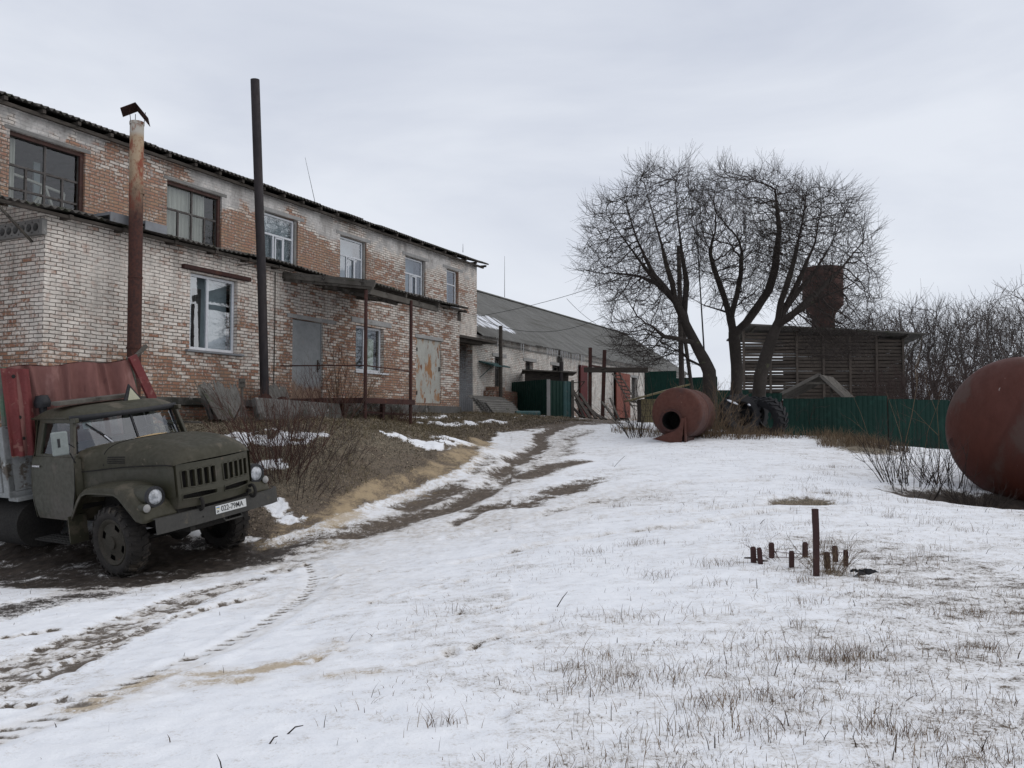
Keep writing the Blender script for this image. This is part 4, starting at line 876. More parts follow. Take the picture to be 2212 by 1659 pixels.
mb = MB(); mb.shell(lambda a, b: (h0[0] - .15 + (h1[0] - h0[0] + .5) * a, 37.9 + 2.6 * b, 3.93 - .10 * a), 4, 1, (0, 0, -.06)); mb.build('roof', M['greywood'], hut)
MB().tube([(h1[0] - .35, 38.0, 3.0), (h1[0] - .33, 38.0, 4.25)], .09, 10).build('flue', M['pipe_black'], hut)
MB().bar((h1[0] + .1, 38.3, 3.35), (h1[0] + .75, 38.3, 3.4), .04, .04).bar((h1[0] + .72, 38.3, 3.4), (h1[0] + .12, 38.3, 2.6), .04, .04).build('bracket', M['oldwood'], hut)

# loose sheets by the recess door
for k in range(5):
    q = bw(20.3 + .04 * k, .75 - .13 * k, 0); zg = surf(q[0], q[1])
    lab = ('rearmost', 'second from the wall', 'middle', 'second from the front', 'front lowest')[k]
    o = sheet('roof_sheet', f'grey wavy sheet leaning by the tall grey door, {lab} of five', 'roof sheet', .95, 2.9 - .1 * k, (q[0], q[1], zg + .42 - .05 * k), (0, 0, 0), M['slate'], 'wavy sheets stacked by the tall grey door', .03, 20 + k, .12)
    o.rotation_euler = (Matrix.Rotation(pi / 2 - BA, 3, 'Z') @ Matrix.Rotation(RAD(48), 3, 'X') @ Matrix.Rotation(pi / 2, 3, 'Z')).to_euler()
q = at(1140, 895, 34.2); o = MB().tube([(-.5, 0, 0), (.5, 0, 0)], .13, 14).build('pipe_piece', M['teal'], smooth='auto'); o.location = (q[0], q[1], surf(q[0], q[1]) + .10); o.rotation_euler = (0, 0, .3); tag(o, 'short teal pipe lying at the end of the sheet stack', 'pipe')

# steel frame, ladder, planks, bin
fr = thing('hoist_gantry', 'rusty gantry of two tall posts and one long top beam', 'gantry')
def P3(u, v, Y): return tuple(at(u, v, Y))
a = at(1275, 751, 41); b = at(1306, 756, 41.6); za = surf(a[0], a[1]) - .1; zb = surf(b[0], b[1]) - .1
MB().bar((a[0] - .03, a[1], za), a, .16, .16).build('post', M['rust_dark'], fr); bb = at(1301, 886, 41.6); MB().bar((bb[0], bb[1], zb), b, .17, .17).build('post', M['rust_dark'], fr)
MB().bar(at(1262, 799, 41.0), at(1400, 799.5, 40.2), .2, .24).build('beam', M['oldwood'], fr)
MB().bar(at(1278, 790, 41.0), at(1330, 799, 43), .08, .08).build('brace', M['rust_dark'], fr)
lad = thing('rope_ladder', 'thin grey ladder leaning to the ground before the orange red door', 'ladder')
mb = MB(); A1, A2 = at(1330, 806, 42), at(1374, 880, 39.5)
for s_ in (-.16, .16): MB().bar(A1 + np.array([s_, 0, 0]), A2 + np.array([s_, 0, 0]), .04, .04).build('rail', M['greywood'], lad)
for k in range(9):
    c = A1 + (A2 - A1) * ((k + .5) / 9); MB().bar(c - np.array([.24, 0, -.02]), c + np.array([.24, 0, -.05]), .05, .05).build('rung', M['greywood'], lad)
WP = [((1236, 842), (1275, 900), .16), ((1244, 862), (1262, 902), .12), ((1252, 850), (1288, 902), .15), ((1258, 868), (1300, 903), .13), ((1238, 880), (1256, 903), .10), ((1264, 882), (1310, 902), .10), ((1300, 868), (1330, 902), .10), ((1318, 860), (1338, 900), .08)]
for k, (p_, q_, w_) in enumerate(WP):
    A_ = at(p_[0], p_[1], 38.2 + .1 * k); B_ = at(q_[0], q_[1], 36.8 + .1 * k); B_[2] = surf(B_[0], B_[1]) + .03
    lab = ['topmost dark plank leaning on the hut wall, steepest of the heap', 'short plank at the back of the leaning heap', 'broad plank in the middle of the leaning heap', 'long plank lying over the middle of the heap', 'lowest short plank beside the teal gate', 'thin plank sliding off the right side of the heap', 'grey pole propped under the steel frame beam', 'thin grey stick propped nearest the orange red door'][k]
    o = MB().bar(A_, B_, w_, .05).build('plank', M['oldwood'] if k < 6 else M['greywood']); tag(o, lab, 'plank', 'planks heaped by the hut')
bn = thing('board_bin', 'low bin of yellowish boards with a sloping lid behind the holed boiler', 'bin')
a = at(1385, 880, 36); z0 = surf(a[0], 36.5)
mb = MB()
for k in range(4): mb.box(a[0], a[0] + 1.9, 36.0, 36.04, z0 + .25 * k, z0 + .25 * k + .235)
mb.build('front_board', M['palewood'], bn); MB().box(a[0] + .02, a[0] + 1.88, 36.05, 37.2, z0, z0 + .98).build('body', M['oldwood'], bn)
MB().prism([(a[0] - .5, z0 + .95), (a[0] + 2.0, z0 + 1.62), (a[0] + 2.0, z0 + 1.55), (a[0] - .5, z0 + .88)], 'y', 35.7, 37.5).build('lid', M['palewood'], bn)

# green sheet fence, in separate runs
def fence(name, label, pts, z1s, z0s, mat=None, group='runs of green sheet fence', posts=True):
    f = thing(name, label, 'fence', (0, 0, 0), group=group)
    for i in range(len(pts) - 1):
        profiled(pts[i + 1], pts[i], z0s[i], z1s[i], mat or M['fence'], 'sheet_panel', f, .20, .011)
    for p_, z in zip(pts, list(z1s) + [z1s[-1]]): MB().box(p_[0] - .03, p_[0] + .03, p_[1] + .06, p_[1] + .12, surf(p_[0], p_[1]) - .2, z - .06).build('post', M['rust_dark'], f)
    return f
def fp(u, Y): return tuple(at(u, 900, Y)[:2])
zt = lambda v, Y: at(1800, v, Y)[2]
fence('sheet_fence', 'long green sheet fence between the tractor tyres and the big red tank', [fp(1692, 35.0), fp(1780, 35.0), fp(1850, 35.0), fp(1917, 35.0)], [zt(861, 35), zt(858, 35), zt(855, 35)], [.3, .3, .3])
fence('sheet_fence', 'green fence run with a lower top edge just left of the big red tank', [fp(1919, 35.06), fp(1980, 35.1), fp(2050, 35.2), fp(2130, 35.4), fp(2230, 35.6)], [zt(862, 35), zt(863.5, 35), zt(866, 35), zt(868, 35)], [.12, .05, .0, .0])
fence('sheet_fence', 'green fence run behind the tyres under the tree trunks', [fp(1548, 35.4), fp(1618, 35.3), fp(1690, 35.15)], [zt(842, 35), zt(849, 35)], [.7, .6])
fence('sheet_fence', 'dark green high fence at the far end of the low building', [fp(1394, 52), fp(1462, 51), fp(1550, 49)], [zt(803, 52), zt(815, 50)], [1.2, 1.2])

# slatted crib beyond the fence
crib = thing('corn_crib', 'large dark slatted timber crib with daylight between its boards', 'barn')
X0, X1, YC = at(1606, 800, 47)[0], at(1950, 800, 47)[0], 47.0
zt0, zt1 = at(1700, 706, YC)[2], at(1950, 724, YC)[2]
def ztop(x): return zt0 + (zt1 - zt0) * (x - X0) / (X1 - X0)
sl = MB(); z = .9; r_ = np.random.default_rng(5)
while z < 6.6:
    for k in range(6):
        xa, xb = X0 + (X1 - X0) * k / 6, X0 + (X1 - X0) * (k + 1) / 6
        if z + .15 > ztop(xb) - .1: continue
        gap = .0 if k > 1 else .022
        t_l = r_.normal(0, .012); hh = .150 - gap * .9
        sl.add([(xa, YC, z + t_l), (xb, YC, z - t_l), (xb, YC - .05, z + hh - t_l), (xa, YC - .05, z + hh + t_l), (xa, YC + .025, z + t_l), (xb, YC + .025, z - t_l), (xb, YC - .025, z + hh - t_l), (xa, YC - .025, z + hh + t_l)], [(0, 1, 2, 3), (7, 6, 5, 4), (0, 4, 5, 1), (2, 6, 7, 3), (0, 3, 7, 4), (1, 5, 6, 2)])
    z += .195
sl.build('front_wall', M['cribslat'], crib)
bk = MB(); z = .9
while z < 6.2:
    for k in range(6):
        xa, xb = X0 + (X1 - X0) * k / 6, X0 + (X1 - X0) * (k + 1) / 6
        bk.box(xa, xb, YC + 2.3, YC + 2.34, z, z + (.118 if k < 2 else .158))
    z += .165
bk.build('back_wall', M['oldwood'], crib)
bk = MB(); z = .9
while z < 6.0: bk.box(X1 + .005, X1 + .045, YC, YC + 2.3, z, z + .14); z += .165
bk.build('end_wall', M['oldwood'], crib)
for k in range(7):
    x = X0 + (X1 - X0) * k / 6; MB().box(x - .06, x + .06, YC - .13, YC - .055, .7, ztop(x) - .05).build('post', M['cribslat'], crib)
MB().prism([(YC - .9, 0), (YC + 3.2, -.5), (YC + 3.2, -.58), (YC - .9, -.08)], 'x', X0 - .12, X1 + .95).build('roof', M['slate_dark'], crib, fn=lambda x, y, z: (x, y, z + ztop(x) + .08))
for x in (X0 + .5, X0 + 3, X0 + 6, X1): MB().bar((x, YC - .7, ztop(x) - .1), (x, YC + 3, ztop(x) - .6), .08, .12).build('rafter', M['greywood'], crib)
MB().bar((X1 + .8, YC - .6, zt1 - .15), (X1 + .05, YC - .1, zt1 - 1.3), .08, .08).build('brace', M['greywood'], crib)

M['barge'] = worn('bleached_board', (.15, .14, .125), (.11, .10, .09), 2, .9)
# well roof
wl = thing('well_roof', 'small open gabled roof over a well behind the green fence', 'well')
yw = 39.0; ap = at(1769, 809, yw); el = at(1673, 858, yw); er = at(1822, 858, yw)
dy = 2.2; dxr = 1.45
for s_, e in (('roof_slope', el), ('roof_slope', er)):
    d = Vector((ap[0] - e[0], 0, ap[2] - e[2])); mb = MB(); nrm = Vector((-d.z, 0, d.x)).normalized() * .06
    for k in range(13):
        f0, f1 = k / 13 + .004, (k + 1) / 13
        mb.add([(e[0] + d.x * f0, yw, e[2] + d.z * f0), (e[0] + d.x * f1, yw, e[2] + d.z * f1), (e[0] + d.x * f1 + dxr, yw + dy, e[2] + d.z * f1), (e[0] + d.x * f0 + dxr, yw + dy, e[2] + d.z * f0)] + [(e[0] + d.x * f0, yw, e[2] + d.z * f0 - .05), (e[0] + d.x * f1, yw, e[2] + d.z * f1 - .05), (e[0] + d.x * f1 + dxr, yw + dy, e[2] + d.z * f1 - .05), (e[0] + d.x * f0 + dxr, yw + dy, e[2] + d.z * f0 - .05)],
               [(0, 1, 2, 3), (7, 6, 5, 4), (0, 4, 5, 1), (1, 5, 6, 2), (2, 6, 7, 3), (3, 7, 4, 0)])
    mb.build('roof_slope', M['greywood'], wl)
MB().bar((el[0], yw - .03, el[2]), (ap[0], yw - .03, ap[2]), .05, .13).build('barge_board', M['barge'], wl); MB().bar((er[0], yw - .03, er[2]), (ap[0], yw - .03, ap[2]), .05, .13).build('barge_board', M['barge'], wl)
k_ = .62; MB().bar((el[0] + (ap[0] - el[0]) * k_, yw + .05, el[2] + (ap[2] - el[2]) * k_), (er[0] + (ap[0] - er[0]) * k_, yw + .05, er[2] + (ap[2] - er[2]) * k_), .08, .09).build('tie_beam', M['greywood'], wl)
for x in (el[0] + .55, er[0] - .45): MB().box(x - .05, x + .05, yw + .2, yw + .3, .5, el[2] + .55).build('post', M['greywood'], wl)
MB().box(el[0] + .8, er[0] - .6, yw + .9, yw + 1.9, .5, 1.7).build('well_shaft', M['concrete'], wl)

# water tower
tw = at(1780, 800, 60); r1 = .685 * 60 * 85 / 1855 / 1.37
wt = thing('water_tower', 'rust brown water tower with a fat tank on a narrower stem', 'water tower', (tw[0], 60, 1.0))
zc = lambda v: at(1780, v, 60)[2] - 1.0
MB().lathe([(0, zc(579)), (r1 * .97, zc(579.5)), (r1, zc(582)), (r1, zc(660)), (r1 * .62, zc(678)), (r1 * .58, zc(684)), (0, zc(685))], 36).build('tank', M['towerrust'], wt, smooth='auto')
MB().lathe([(r1 * .57, 0), (r1 * .57, zc(683))], 28).build('stem', M['towerrust'], wt, smooth='auto')
mb = MB()
for v in (600, 622, 642): mb.lathe([(r1, zc(v)), (r1 + .03, zc(v)), (r1 + .03, zc(v) + .05), (r1, zc(v) + .05)], 36)
mb.build('seam', M['towerrust'], wt)

# utility pole, mast, cables
pp = at(1474, 812, 40); pt = at(1466, 531, 40); zg = surf(pp[0], pp[1])
up = thing('utility_pole', 'tall dark wooden utility pole standing behind the left tree', 'utility pole', (pp[0], 40, zg))
MB().tube([(0, 0, -.2), (pt[0] - pp[0], 0, pt[2] - zg)], [.14, .10], 10).build('pole', M['bark'], up)
MB().bar((pt[0] - pp[0] - .22, 0, pt[2] - zg - .35), (pt[0] - pp[0] + .22, 0, pt[2] - zg - .35), .06, .06).build('crossarm', M['bark'], up)
MB().tube([(.75, .3, -.2), (pt[0] - pp[0] + .1, 0, pt[2] - zg - 3.2)], .09, 8).build('brace', M['bark'], up)
a, b = at(1525, 822, 30), at(1504, 487, 30); o = MB().tube([a, b], [.032, .02], 6).build('steel_mast', M['wire']); tag(o, 'thin dark steel mast standing between the left and middle trees', 'mast')
def cable(p, q, sag, label, r=.010):
    P = [np.array(p) * (1 - t) + np.array(q) * t - np.array([0, 0, sag * 4 * t * (1 - t)]) for t in np.linspace(0, 1, 17)]
    o = MB().tube(P, r, 4).build('cable', M['wire']); return tag(o, label, 'cable', 'overhead cables')
tip = at(1466, 545, 40); c0 = bw(13.0, 1.9, 6.32); c1 = bw(21.3, 1.9, 6.1)
cable(c0, c1, .05, 'cable running along the upper wall past the end windows')
cable(c1, tip, .35, 'upper cable from the brick building to the utility pole')
cable(bw(21.3, 2.0, 6.0), at(1462, 560, 40), 1.7, 'slacker lower cable from the brick building to the utility pole')
cable(at(1224, 645, 46), at(1288, 700, 46), .1, 'short thin wire slanting down over the low building roof')
# ------------------------------------------------------------------ the lorry
TR_LOC = (-4.98841466, 12.86374686, -0.33480042); TR_ROT = (RAD(7.82069494), 0, RAD(-33.40919863))
lorry = thing('lorry', 'old olive green bonneted lorry parked on the snow below the brick annex', 'lorry', TR_LOC, TR_ROT)
OL, OD = M['olive'], M['olive_dusty']
M['lamp'] = worn('ribbed_lamp_glass', (.52, .54, .57), (.12, .13, .14), 13, .1, bump=.3, spec=.8)
M['reflector'] = worn('lamp_reflector', (.75, .76, .78), (.5, .51, .53), 14, .45, metal=.35, bump=0)
def se(y, w, ze, zt, n):
    k = min(abs(y) / w, 1); return ze + (zt - ze) * (1 - k ** n) ** (1 / n)
HS = [(-.80, .95, 1.36, 1.70, 4.2), (-.55, .90, 1.37, 1.72, 4.0), (-.28, .80, 1.39, 1.745, 3.6), (.1, .725, 1.42, 1.755, 3.2), (.5, .69, 1.44, 1.745, 3.0), (.78, .665, 1.45, 1.71, 2.8), (.94, .65, 1.455, 1.66, 2.6), (1.02, .64, 1.45, 1.60, 2.5), (1.055, .635, 1.445, 1.53, 2.4), (1.065, .63, 1.44, 1.47, 2.3)]
def hood_sec(a):
    x = -.80 + 1.865 * a
    for p, q in zip(HS[:-1], HS[1:]):
        if x <= q[0] + 1e-6:
            t = (x - p[0]) / (q[0] - p[0]); return [p[i] + (q[i] - p[i]) * t for i in range(5)]
    return list(HS[-1])
def nose(x, y): return x + .12 * sstep(.3, 1.0, x) * (1 - (y / .64) ** 2) if abs(y) < .64 else x
def hood_pt(a, b):
    a = 1 - (1 - a) ** 1.6
    x, w, ze, zt, n = hood_sec(a); th = (b - .5) * pi; y = w * (1 if th > 0 else -1) * abs(sin(th)) ** (2 / n); z = ze + (zt - ze) * abs(cos(th)) ** (2 / n)
    rid = .022 * math.exp(-((abs(y) - .40) / .10) ** 2) * sstep(-.3, .2, x) * sstep(1.05, .85, x); rid -= .012 * math.exp(-((abs(y) - .25) / .05) ** 2) * sstep(-.2, .2, x) * sstep(1.05, .85, x)
    return (nose(x, y), y, z + rid)
hood = MB().grid(hood_pt, 44, 40).build('bonnet', OD, lorry, smooth=True)
# cut line that parts bonnet and cowl, and louvres
def hood_line(x, off=.004, y0=-1, y1=1):
    a = (x + .80) / 1.865; _, w, ze, zt, n = hood_sec(a); return [(nose(x, w * s), w * s, se(w * s, w * 1.0001, ze, zt, n) + off) for s in np.linspace(y0, y1, 41)]
MB().tube(hood_line(-.30), .007, 5).build('seam', M['chassis'], hood)
for sgn in (-1, 1):
    for k in range(4):
        z = 1.475 + .027 * k; P = []
        for x in np.linspace(-.22, .10, 9):
            a = (x + .80) / 1.865; _, w, ze, zt, n = hood_sec(a); kk = min(max((z - ze) / (zt - ze), 0), 1); y = w * (1 - kk ** n) ** (1 / n); P.append((x, sgn * (y + .002), z))
        MB().tube(P, .0075, 5).build('louvre', M['chassis'], hood)
# sides below the bonnet
def bw_side(x): return 1.0 - .05 * sstep(-.9, -.6, x) if x < -.6 else .95 + (x + .6) * (.64 - .95) / (1.66) * 1.0
def side_w(x):
    return float(np.interp(x, [-.80, -.55, -.28, .1, .5, .78, .94, 1.06], [.955, .905, .805, .73, .695, .67, .655, .638]))
mb = MB()
for sgn in (-1, 1):
    mb.grid(lambda a, b: (-.80 + 1.86 * a, sgn * (side_w(-.80 + 1.86 * a) + .012 * (b > .93) - .0 * b), 1.00 + (float(np.interp(-.80 + 1.86 * a, [h[0] for h in HS], [h[2] for h in HS])) - 1.00) * b), 24, 14)
mb.build('engine_side', OL, lorry, smooth='auto')
for sgn in (-1, 1): MB().tube([(x, sgn * (side_w(x) + .010), float(np.interp(x, [h[0] for h in HS], [h[2] for h in HS])) - .003) for x in np.linspace(-.79, 1.05, 24)], .008, 5).build('seam', M['chassis'], hood)
# radiator front: a curved plate with slots
holes = []
for sgn in (-1, 1):
    for k in range(5):
        c = sgn * (.105 + .1 * k); holes.append((c - .031, c + .031, 1.125, 1.352))
    holes.append((min(sgn * .075, sgn * .54), max(sgn * .075, sgn * .54), .965, 1.032))
def shellx(y): return 1.175 - .32 * y * y
mb = MB(); add_wall(mb, -.60, .60, .84, 1.45, holes, lambda u, d, z: (shellx(u) - d - .05 * sstep(1.02, .84, z), u, z), .035)
for sgn in (-1, 1): mb.grid(lambda a, b: (shellx(.6) - .0 - .16 * a - .05 * sstep(1.02, .84, .84 + .61 * b) * (1 - a), sgn * (.60 + .045 * sin(a * pi / 2)), .84 + .61 * b), 6, 8)
grille = mb.build('radiator_front', OL, lorry, recalc=False)
mb = MB()
for h in holes:
    r = .012; a, b, c, d = h; P = [(a - r, c), (a - r, d), ((a + b) / 2, d + r), (b + r, d), (b + r, c), ((a + b) / 2, c - r)]
    mb.tube([(shellx(u) + .004 - .05 * sstep(1.02, .84, z), u, z) for u, z in P], .011, 5, closed=True)
mb.build('slot_rim', OL, grille, smooth=True)
MB().box(.99, 1.0, -.58, .58, .86, 1.42).build('radiator', M['chassis'], lorry)
# fenders
FP = [(-.90, .60), (-.80, .74), (-.62, .98), (-.50, 1.10), (-.38, 1.17), (-.20, 1.20), (.10, 1.225), (.38, 1.235), (.52, 1.215), (.64, 1.165), (.76, 1.08), (.87, .98), (.95, .88), (.985, .80), (.975, .765)]
AP = [(-.86, .60), (-.77, .72), (-.58, .95), (-.47, 1.05), (-.36, 1.085), (-.2, 1.095), (.08, 1.10), (.30, 1.10), (.40, 1.07), (.48, 1.01), (.58, .93), (.67, .86), (.74, .80), (.78, .775), (.80, .765)]
def fen_pt(sgn):
    n = len(FP) - 1
    def fn(a, b):
        f = a * n; i = min(int(f), n - 1); t = f - i
        p = [FP[i][k] + (FP[i + 1][k] - FP[i][k]) * t for k in (0, 1)]; q = [AP[i][k] + (AP[i + 1][k] - AP[i][k]) * t for k in (0, 1)]
        yi = .58 if p[0] > -.3 else .62; bulge = .05 * sstep(.2, .8, p[0])
        if b < .6: k = b / .6; return (p[0] + bulge * .4 * sin(k * pi) - .03 * k * k, sgn * (yi + (1.02 - yi) * k), p[1] + .01 * sin(k * pi) - .02 * k ** 4)
        if b < .8:
            k = (b - .6) / .2; th = k * pi / 2
            return (p[0] - .03 - (p[0] - q[0]) * .35 * (1 - cos(th)), sgn * (1.02 + .055 * sin(th)), p[1] - .02 - (p[1] - q[1]) * .35 * (1 - cos(th)))
        k = (b - .8) / .2; x0 = p[0] - .03 - (p[0] - q[0]) * .35; z0 = p[1] - .02 - (p[1] - q[1]) * .35
        return (x0 + (q[0] - x0) * k, sgn * (1.075 + .004 * k), z0 + (q[1] - z0) * k)
    return fn
for sgn in (-1, 1):
    f = MB().grid(fen_pt(sgn), 56, 20).build('fender', OD, lorry, smooth=True)
    mb = MB(); nA = len(AP); mb.tube([(x, sgn * 1.072, z) for x, z in AP], .014, 6); mb.build('lip', OL, f, smooth=True)
    mb = MB(); mb.grid(lambda a, b: (-.84 + 1.62 * a, sgn * (.60 + .0 * b), .55 + .62 * b), 6, 3); mb.build('inner_apron', M['chassis'], lorry)
    # lamps
    H = trans(.90, sgn * .85, 1.06) @ rotm('Y', pi / 2)
    hl = MB().lathe([(.155, -.30), (.150, -.10), (.142, -.03), (.140, .0), (.128, .018), (.106, .02), (.104, -.01)], 28, H).build('headlight', OL, lorry, smooth='auto')
    MB().lathe([(.140, -.028), (.146, .0), (.140, .022), (.108, .026), (.105, .01)], 28, H).build('rim', M['blackplastic'], hl, smooth='auto')
    MB().lathe([(.0, -.07), (.05, -.055), (.085, -.025), (.105, .012)], 28, H).build('reflector', M['reflector'], hl, smooth=True)
    mb = MB().lathe([(.105, .012), (.08, .028), (.04, .036), (0, .038)], 28, H); mb.build('lens', M['lamp'], hl, smooth=True)
    T_ = trans(.93, sgn * 1.0, .935) @ rotm('Y', pi / 2)
    tl = MB().lathe([(.062, -.12), (.062, -.01), (.056, .0)], 18, T_).build('turn_signal', OL, lorry, smooth='auto'); MB().lathe([(.056, -.002), (.04, .02), (0, .028)], 18, T_).build('lens', M['lintel'], tl, smooth=True)
# cab: doors, posts, back, roof
def ydoor(z): return float(np.interp(z, [.60, .66, .9, 1.2, 1.45, 1.55, 1.62, 2.12], [.98, 1.02, 1.05, 1.05, 1.02, .995, .955, .86]))
for sgn in (-1, 1):
    lev = [(.655, -1.76, -.86), (.70, -1.775, -.83), (.85, -1.79, -.76), (1.0, -1.80, -.70), (1.12, -1.80, -.66), (1.30, -1.80, -.655), (1.45, -1.80, -.665), (1.52, -1.80, -.675), (1.57, -1.80, -.685)]
    mb = MB(); n = len(lev)
    V = [(x, sgn * ydoor(z), z) for z, a, b in lev for x in np.linspace(a, b, 7)]; V2 = [(x, sgn * (ydoor(z) - .05), z) for z, a, b in lev for x in np.linspace(a, b, 7)]
    F = [(i * 7 + j, i * 7 + j + 1, (i + 1) * 7 + j + 1, (i + 1) * 7 + j) for i in range(n - 1) for j in range(6)]
    k = len(V); F2 = [tuple(c + k for c in f[::-1]) for f in F]; E_ = [(i, i + 1, i + 1 + k, i + k) for i in range(6)] + [((n - 1) * 7 + i, (n - 1) * 7 + i + 1, (n - 1) * 7 + i + 1 + k, (n - 1) * 7 + i + k) for i in range(6)] + [(i * 7, (i + 1) * 7, (i + 1) * 7 + k, i * 7 + k) for i in range(n - 1)] + [(i * 7 + 6, (i + 1) * 7 + 6, (i + 1) * 7 + 6 + k, i * 7 + 6 + k) for i in range(n - 1)]
    mb.add(V + V2, F + F2 + E_); door = mb.build('door', OL, lorry, smooth='auto')
    y = lambda z: sgn * (ydoor(z) - .02)
    mb = MB(); mb.bar((-1.70, y(1.58), 1.57), (-1.66, y(2.09), 2.10), .13, .05, (0, 1, 0)); mb.bar((-.80, y(1.58) * .985, 1.57), (-.90, y(2.09) * .985, 2.10), .10, .05, (0, 1, 0)); mb.bar((-1.72, y(2.07), 2.085), (-.76, y(2.07), 2.085), .06, .07); mb.bar((-1.75, y(1.6) , 1.585), (-.70, y(1.6), 1.585), .05, .05)
    mb.build('window_frame', OL, door, bevel=.012)
    MB().quad((-1.66, y(1.6), 1.6), (-.78, y(1.6), 1.6), (-.86, y(2.06), 2.06), (-1.63, y(2.06), 2.06)).build('pane', M['glassplain'], door, recalc=False)
    MB().bar((-1.77, sgn * (ydoor(1.43) + .012), 1.432), (-1.56, sgn * (ydoor(1.43) + .018), 1.436), .022, .03).build('handle', M['chrome'], door, bevel=.006)
    mb = MB(); mb.tube([(x, sgn * (ydoor(z) + .002), z) for z, a, x in lev], .006, 5); mb.build('seam', M['chassis'], door)
    # cowl side between door and bonnet, cab rear corner
    MB().grid(lambda a, b: (-.66 - .0 * a + (.02 + .0) * a - .14 * (1 - b) * 0, sgn * (1.03 - .1 * a), 1.0 + .55 * b), 3, 6).build('cowl_side', OL, lorry)
    MB().grid(lambda a, b: (-.66 - .16 * a, sgn * ((ydoor(1.0 + .62 * b) - .012) * a + (.93) * (1 - a)), 1.0 + .62 * b), 5, 8).build('cowl_corner', OL, lorry, smooth=True)
    MB().grid(lambda a, b: (-1.80 - .10 * sin(a * pi / 2), sgn * (ydoor(.66 + 1.46 * b) - .10 * (1 - cos(a * pi / 2))), .66 + 1.46 * b), 6, 12).build('rear_corner', OL, lorry, smooth=True)
cab_holes = [(-.55, .55, 1.66, 2.0)]
mb = MB(); add_wall(mb, -.86, .86, .66, 2.14, cab_holes, lambda u, d, z: (-1.90 + d, u * (1.04 if z < 1.6 else 1.0), z), .04); back = mb.build('cab_back', OL, lorry, recalc=False)
MB().quad((-1.88, -.55, 1.66), (-1.88, .55, 1.66), (-1.88, .55, 2.0), (-1.88, -.55, 2.0)).build('rear_window', M['glassplain'], back, recalc=False)
def ws_bot(y): return (-.62 - .24 * (abs(y) / .86) ** 2.6, y, 1.665 - .045 * (abs(y) / .86) ** 2)
def ws_top(y): return (-.80 - .17 * (abs(y) / .82) ** 2.8, y * .955, 2.095 - .03 * (abs(y) / .82) ** 2)
def roof_pt(a, b):
    y = -1 + 2 * b; xf = -.74 - .20 * abs(y) ** 2.8; x = -1.93 + (xf + 1.93) * a
    ex = min(a * 6, (1 - a) * 4.5, 1); ey = 1 - abs(y) ** 4
    return (x, y * .885, 2.125 + .145 * (max(ex, 0) ** .55) * (ey ** .5))
roof_ = MB().shell(roof_pt, 30, 26, (0, 0, -.025)).build('cab_roof', OD, lorry, smooth='auto')
vis = MB(); vis.grid(lambda a, b: (lambda y: (-.715 - .20 * abs(y) ** 2.8 + .015 * sin(b * pi), y * .885, 2.08 + .075 * b))(-1 + 2 * a), 26, 4); vis.build('visor', M['blackplastic'], roof_, smooth=True)
gutter = MB().tube([(-1.93, -.89, 2.125), (-.95, -.89, 2.125)], .012, 6).build('gutter', OL, roof_)
wsg = MB().grid(lambda a, b: tuple(np.array(ws_bot(-.86 + 1.72 * a)) * (1 - b) + np.array(ws_top(-.86 + 1.72 * a)) * b), 28, 6).build('windscreen', M['wsglass'], lorry, smooth=True)
mb = MB(); mb.tube([ws_bot(y) for y in np.linspace(-.86, .86, 29)] + [ws_top(y) for y in np.linspace(.86, -.86, 29)], .022, 6, closed=True); mb.build('rubber_seal', M['blackplastic'], wsg, smooth=True)
MB().bar(ws_bot(0), ws_top(0), .03, .03).build('divider', M['blackplastic'], wsg)
def wp(y, k): p = np.array(ws_bot(y)) * (1 - k) + np.array(ws_top(y)) * k; return p + np.array([.03, 0, 0])
MB().bar(wp(-.36, -.03), wp(-.50, .40), .014, .02).build('wiper_arm', M['chrome'], wsg); MB().bar(wp(-.42, .22), wp(-.70, .88), .02, .02).build('wiper_blade', M['blackplastic'], wsg)
MB().bar(wp(.80, -.03), wp(.78, .42), .012, .016).build('wiper_arm', M['chrome'], wsg)
MB().quad(wp(-.72, .70) - np.array([.045, 0, 0]), wp(-.61, .70) - np.array([.045, 0, 0]), wp(-.61, .93) - np.array([.045, 0, 0]), wp(-.72, .93) - np.array([.045, 0, 0])).build('sticker', M['mirrorback'], wsg)
# inside the cab
MB().box(-1.08, -.86, -.84, .84, 1.30, 1.58).build('dashboard', M['chassis'], lorry); MB().box(-1.85, -1.62, -.8, .8, 1.15, 1.68).build('seat', M['blackplastic'], lorry, bevel=.03); MB().box(-1.88, -.70, -.93, .93, .82, .90).build('cab_floor', M['chassis'], lorry)
SW = trans(-1.08, .42, 1.68) @ rotm('Y', RAD(-50)); mb = MB(); mb.tube([SW @ Vector((.22 * cos(a), .22 * sin(a), 0)) for a in np.linspace(0, 2 * pi, 29)[:-1]], .014, 6, closed=True)
for a in (0, 2.1, 4.2): mb.tube([SW @ Vector((0, 0, -.02)), SW @ Vector((.22 * cos(a), .22 * sin(a), 0))], .01, 5)
mb.tube([SW @ Vector((0, 0, 0)), SW @ Vector((0, 0, -.4))], .022, 6); mb.build('steering_wheel', M['blackplastic'], lorry)
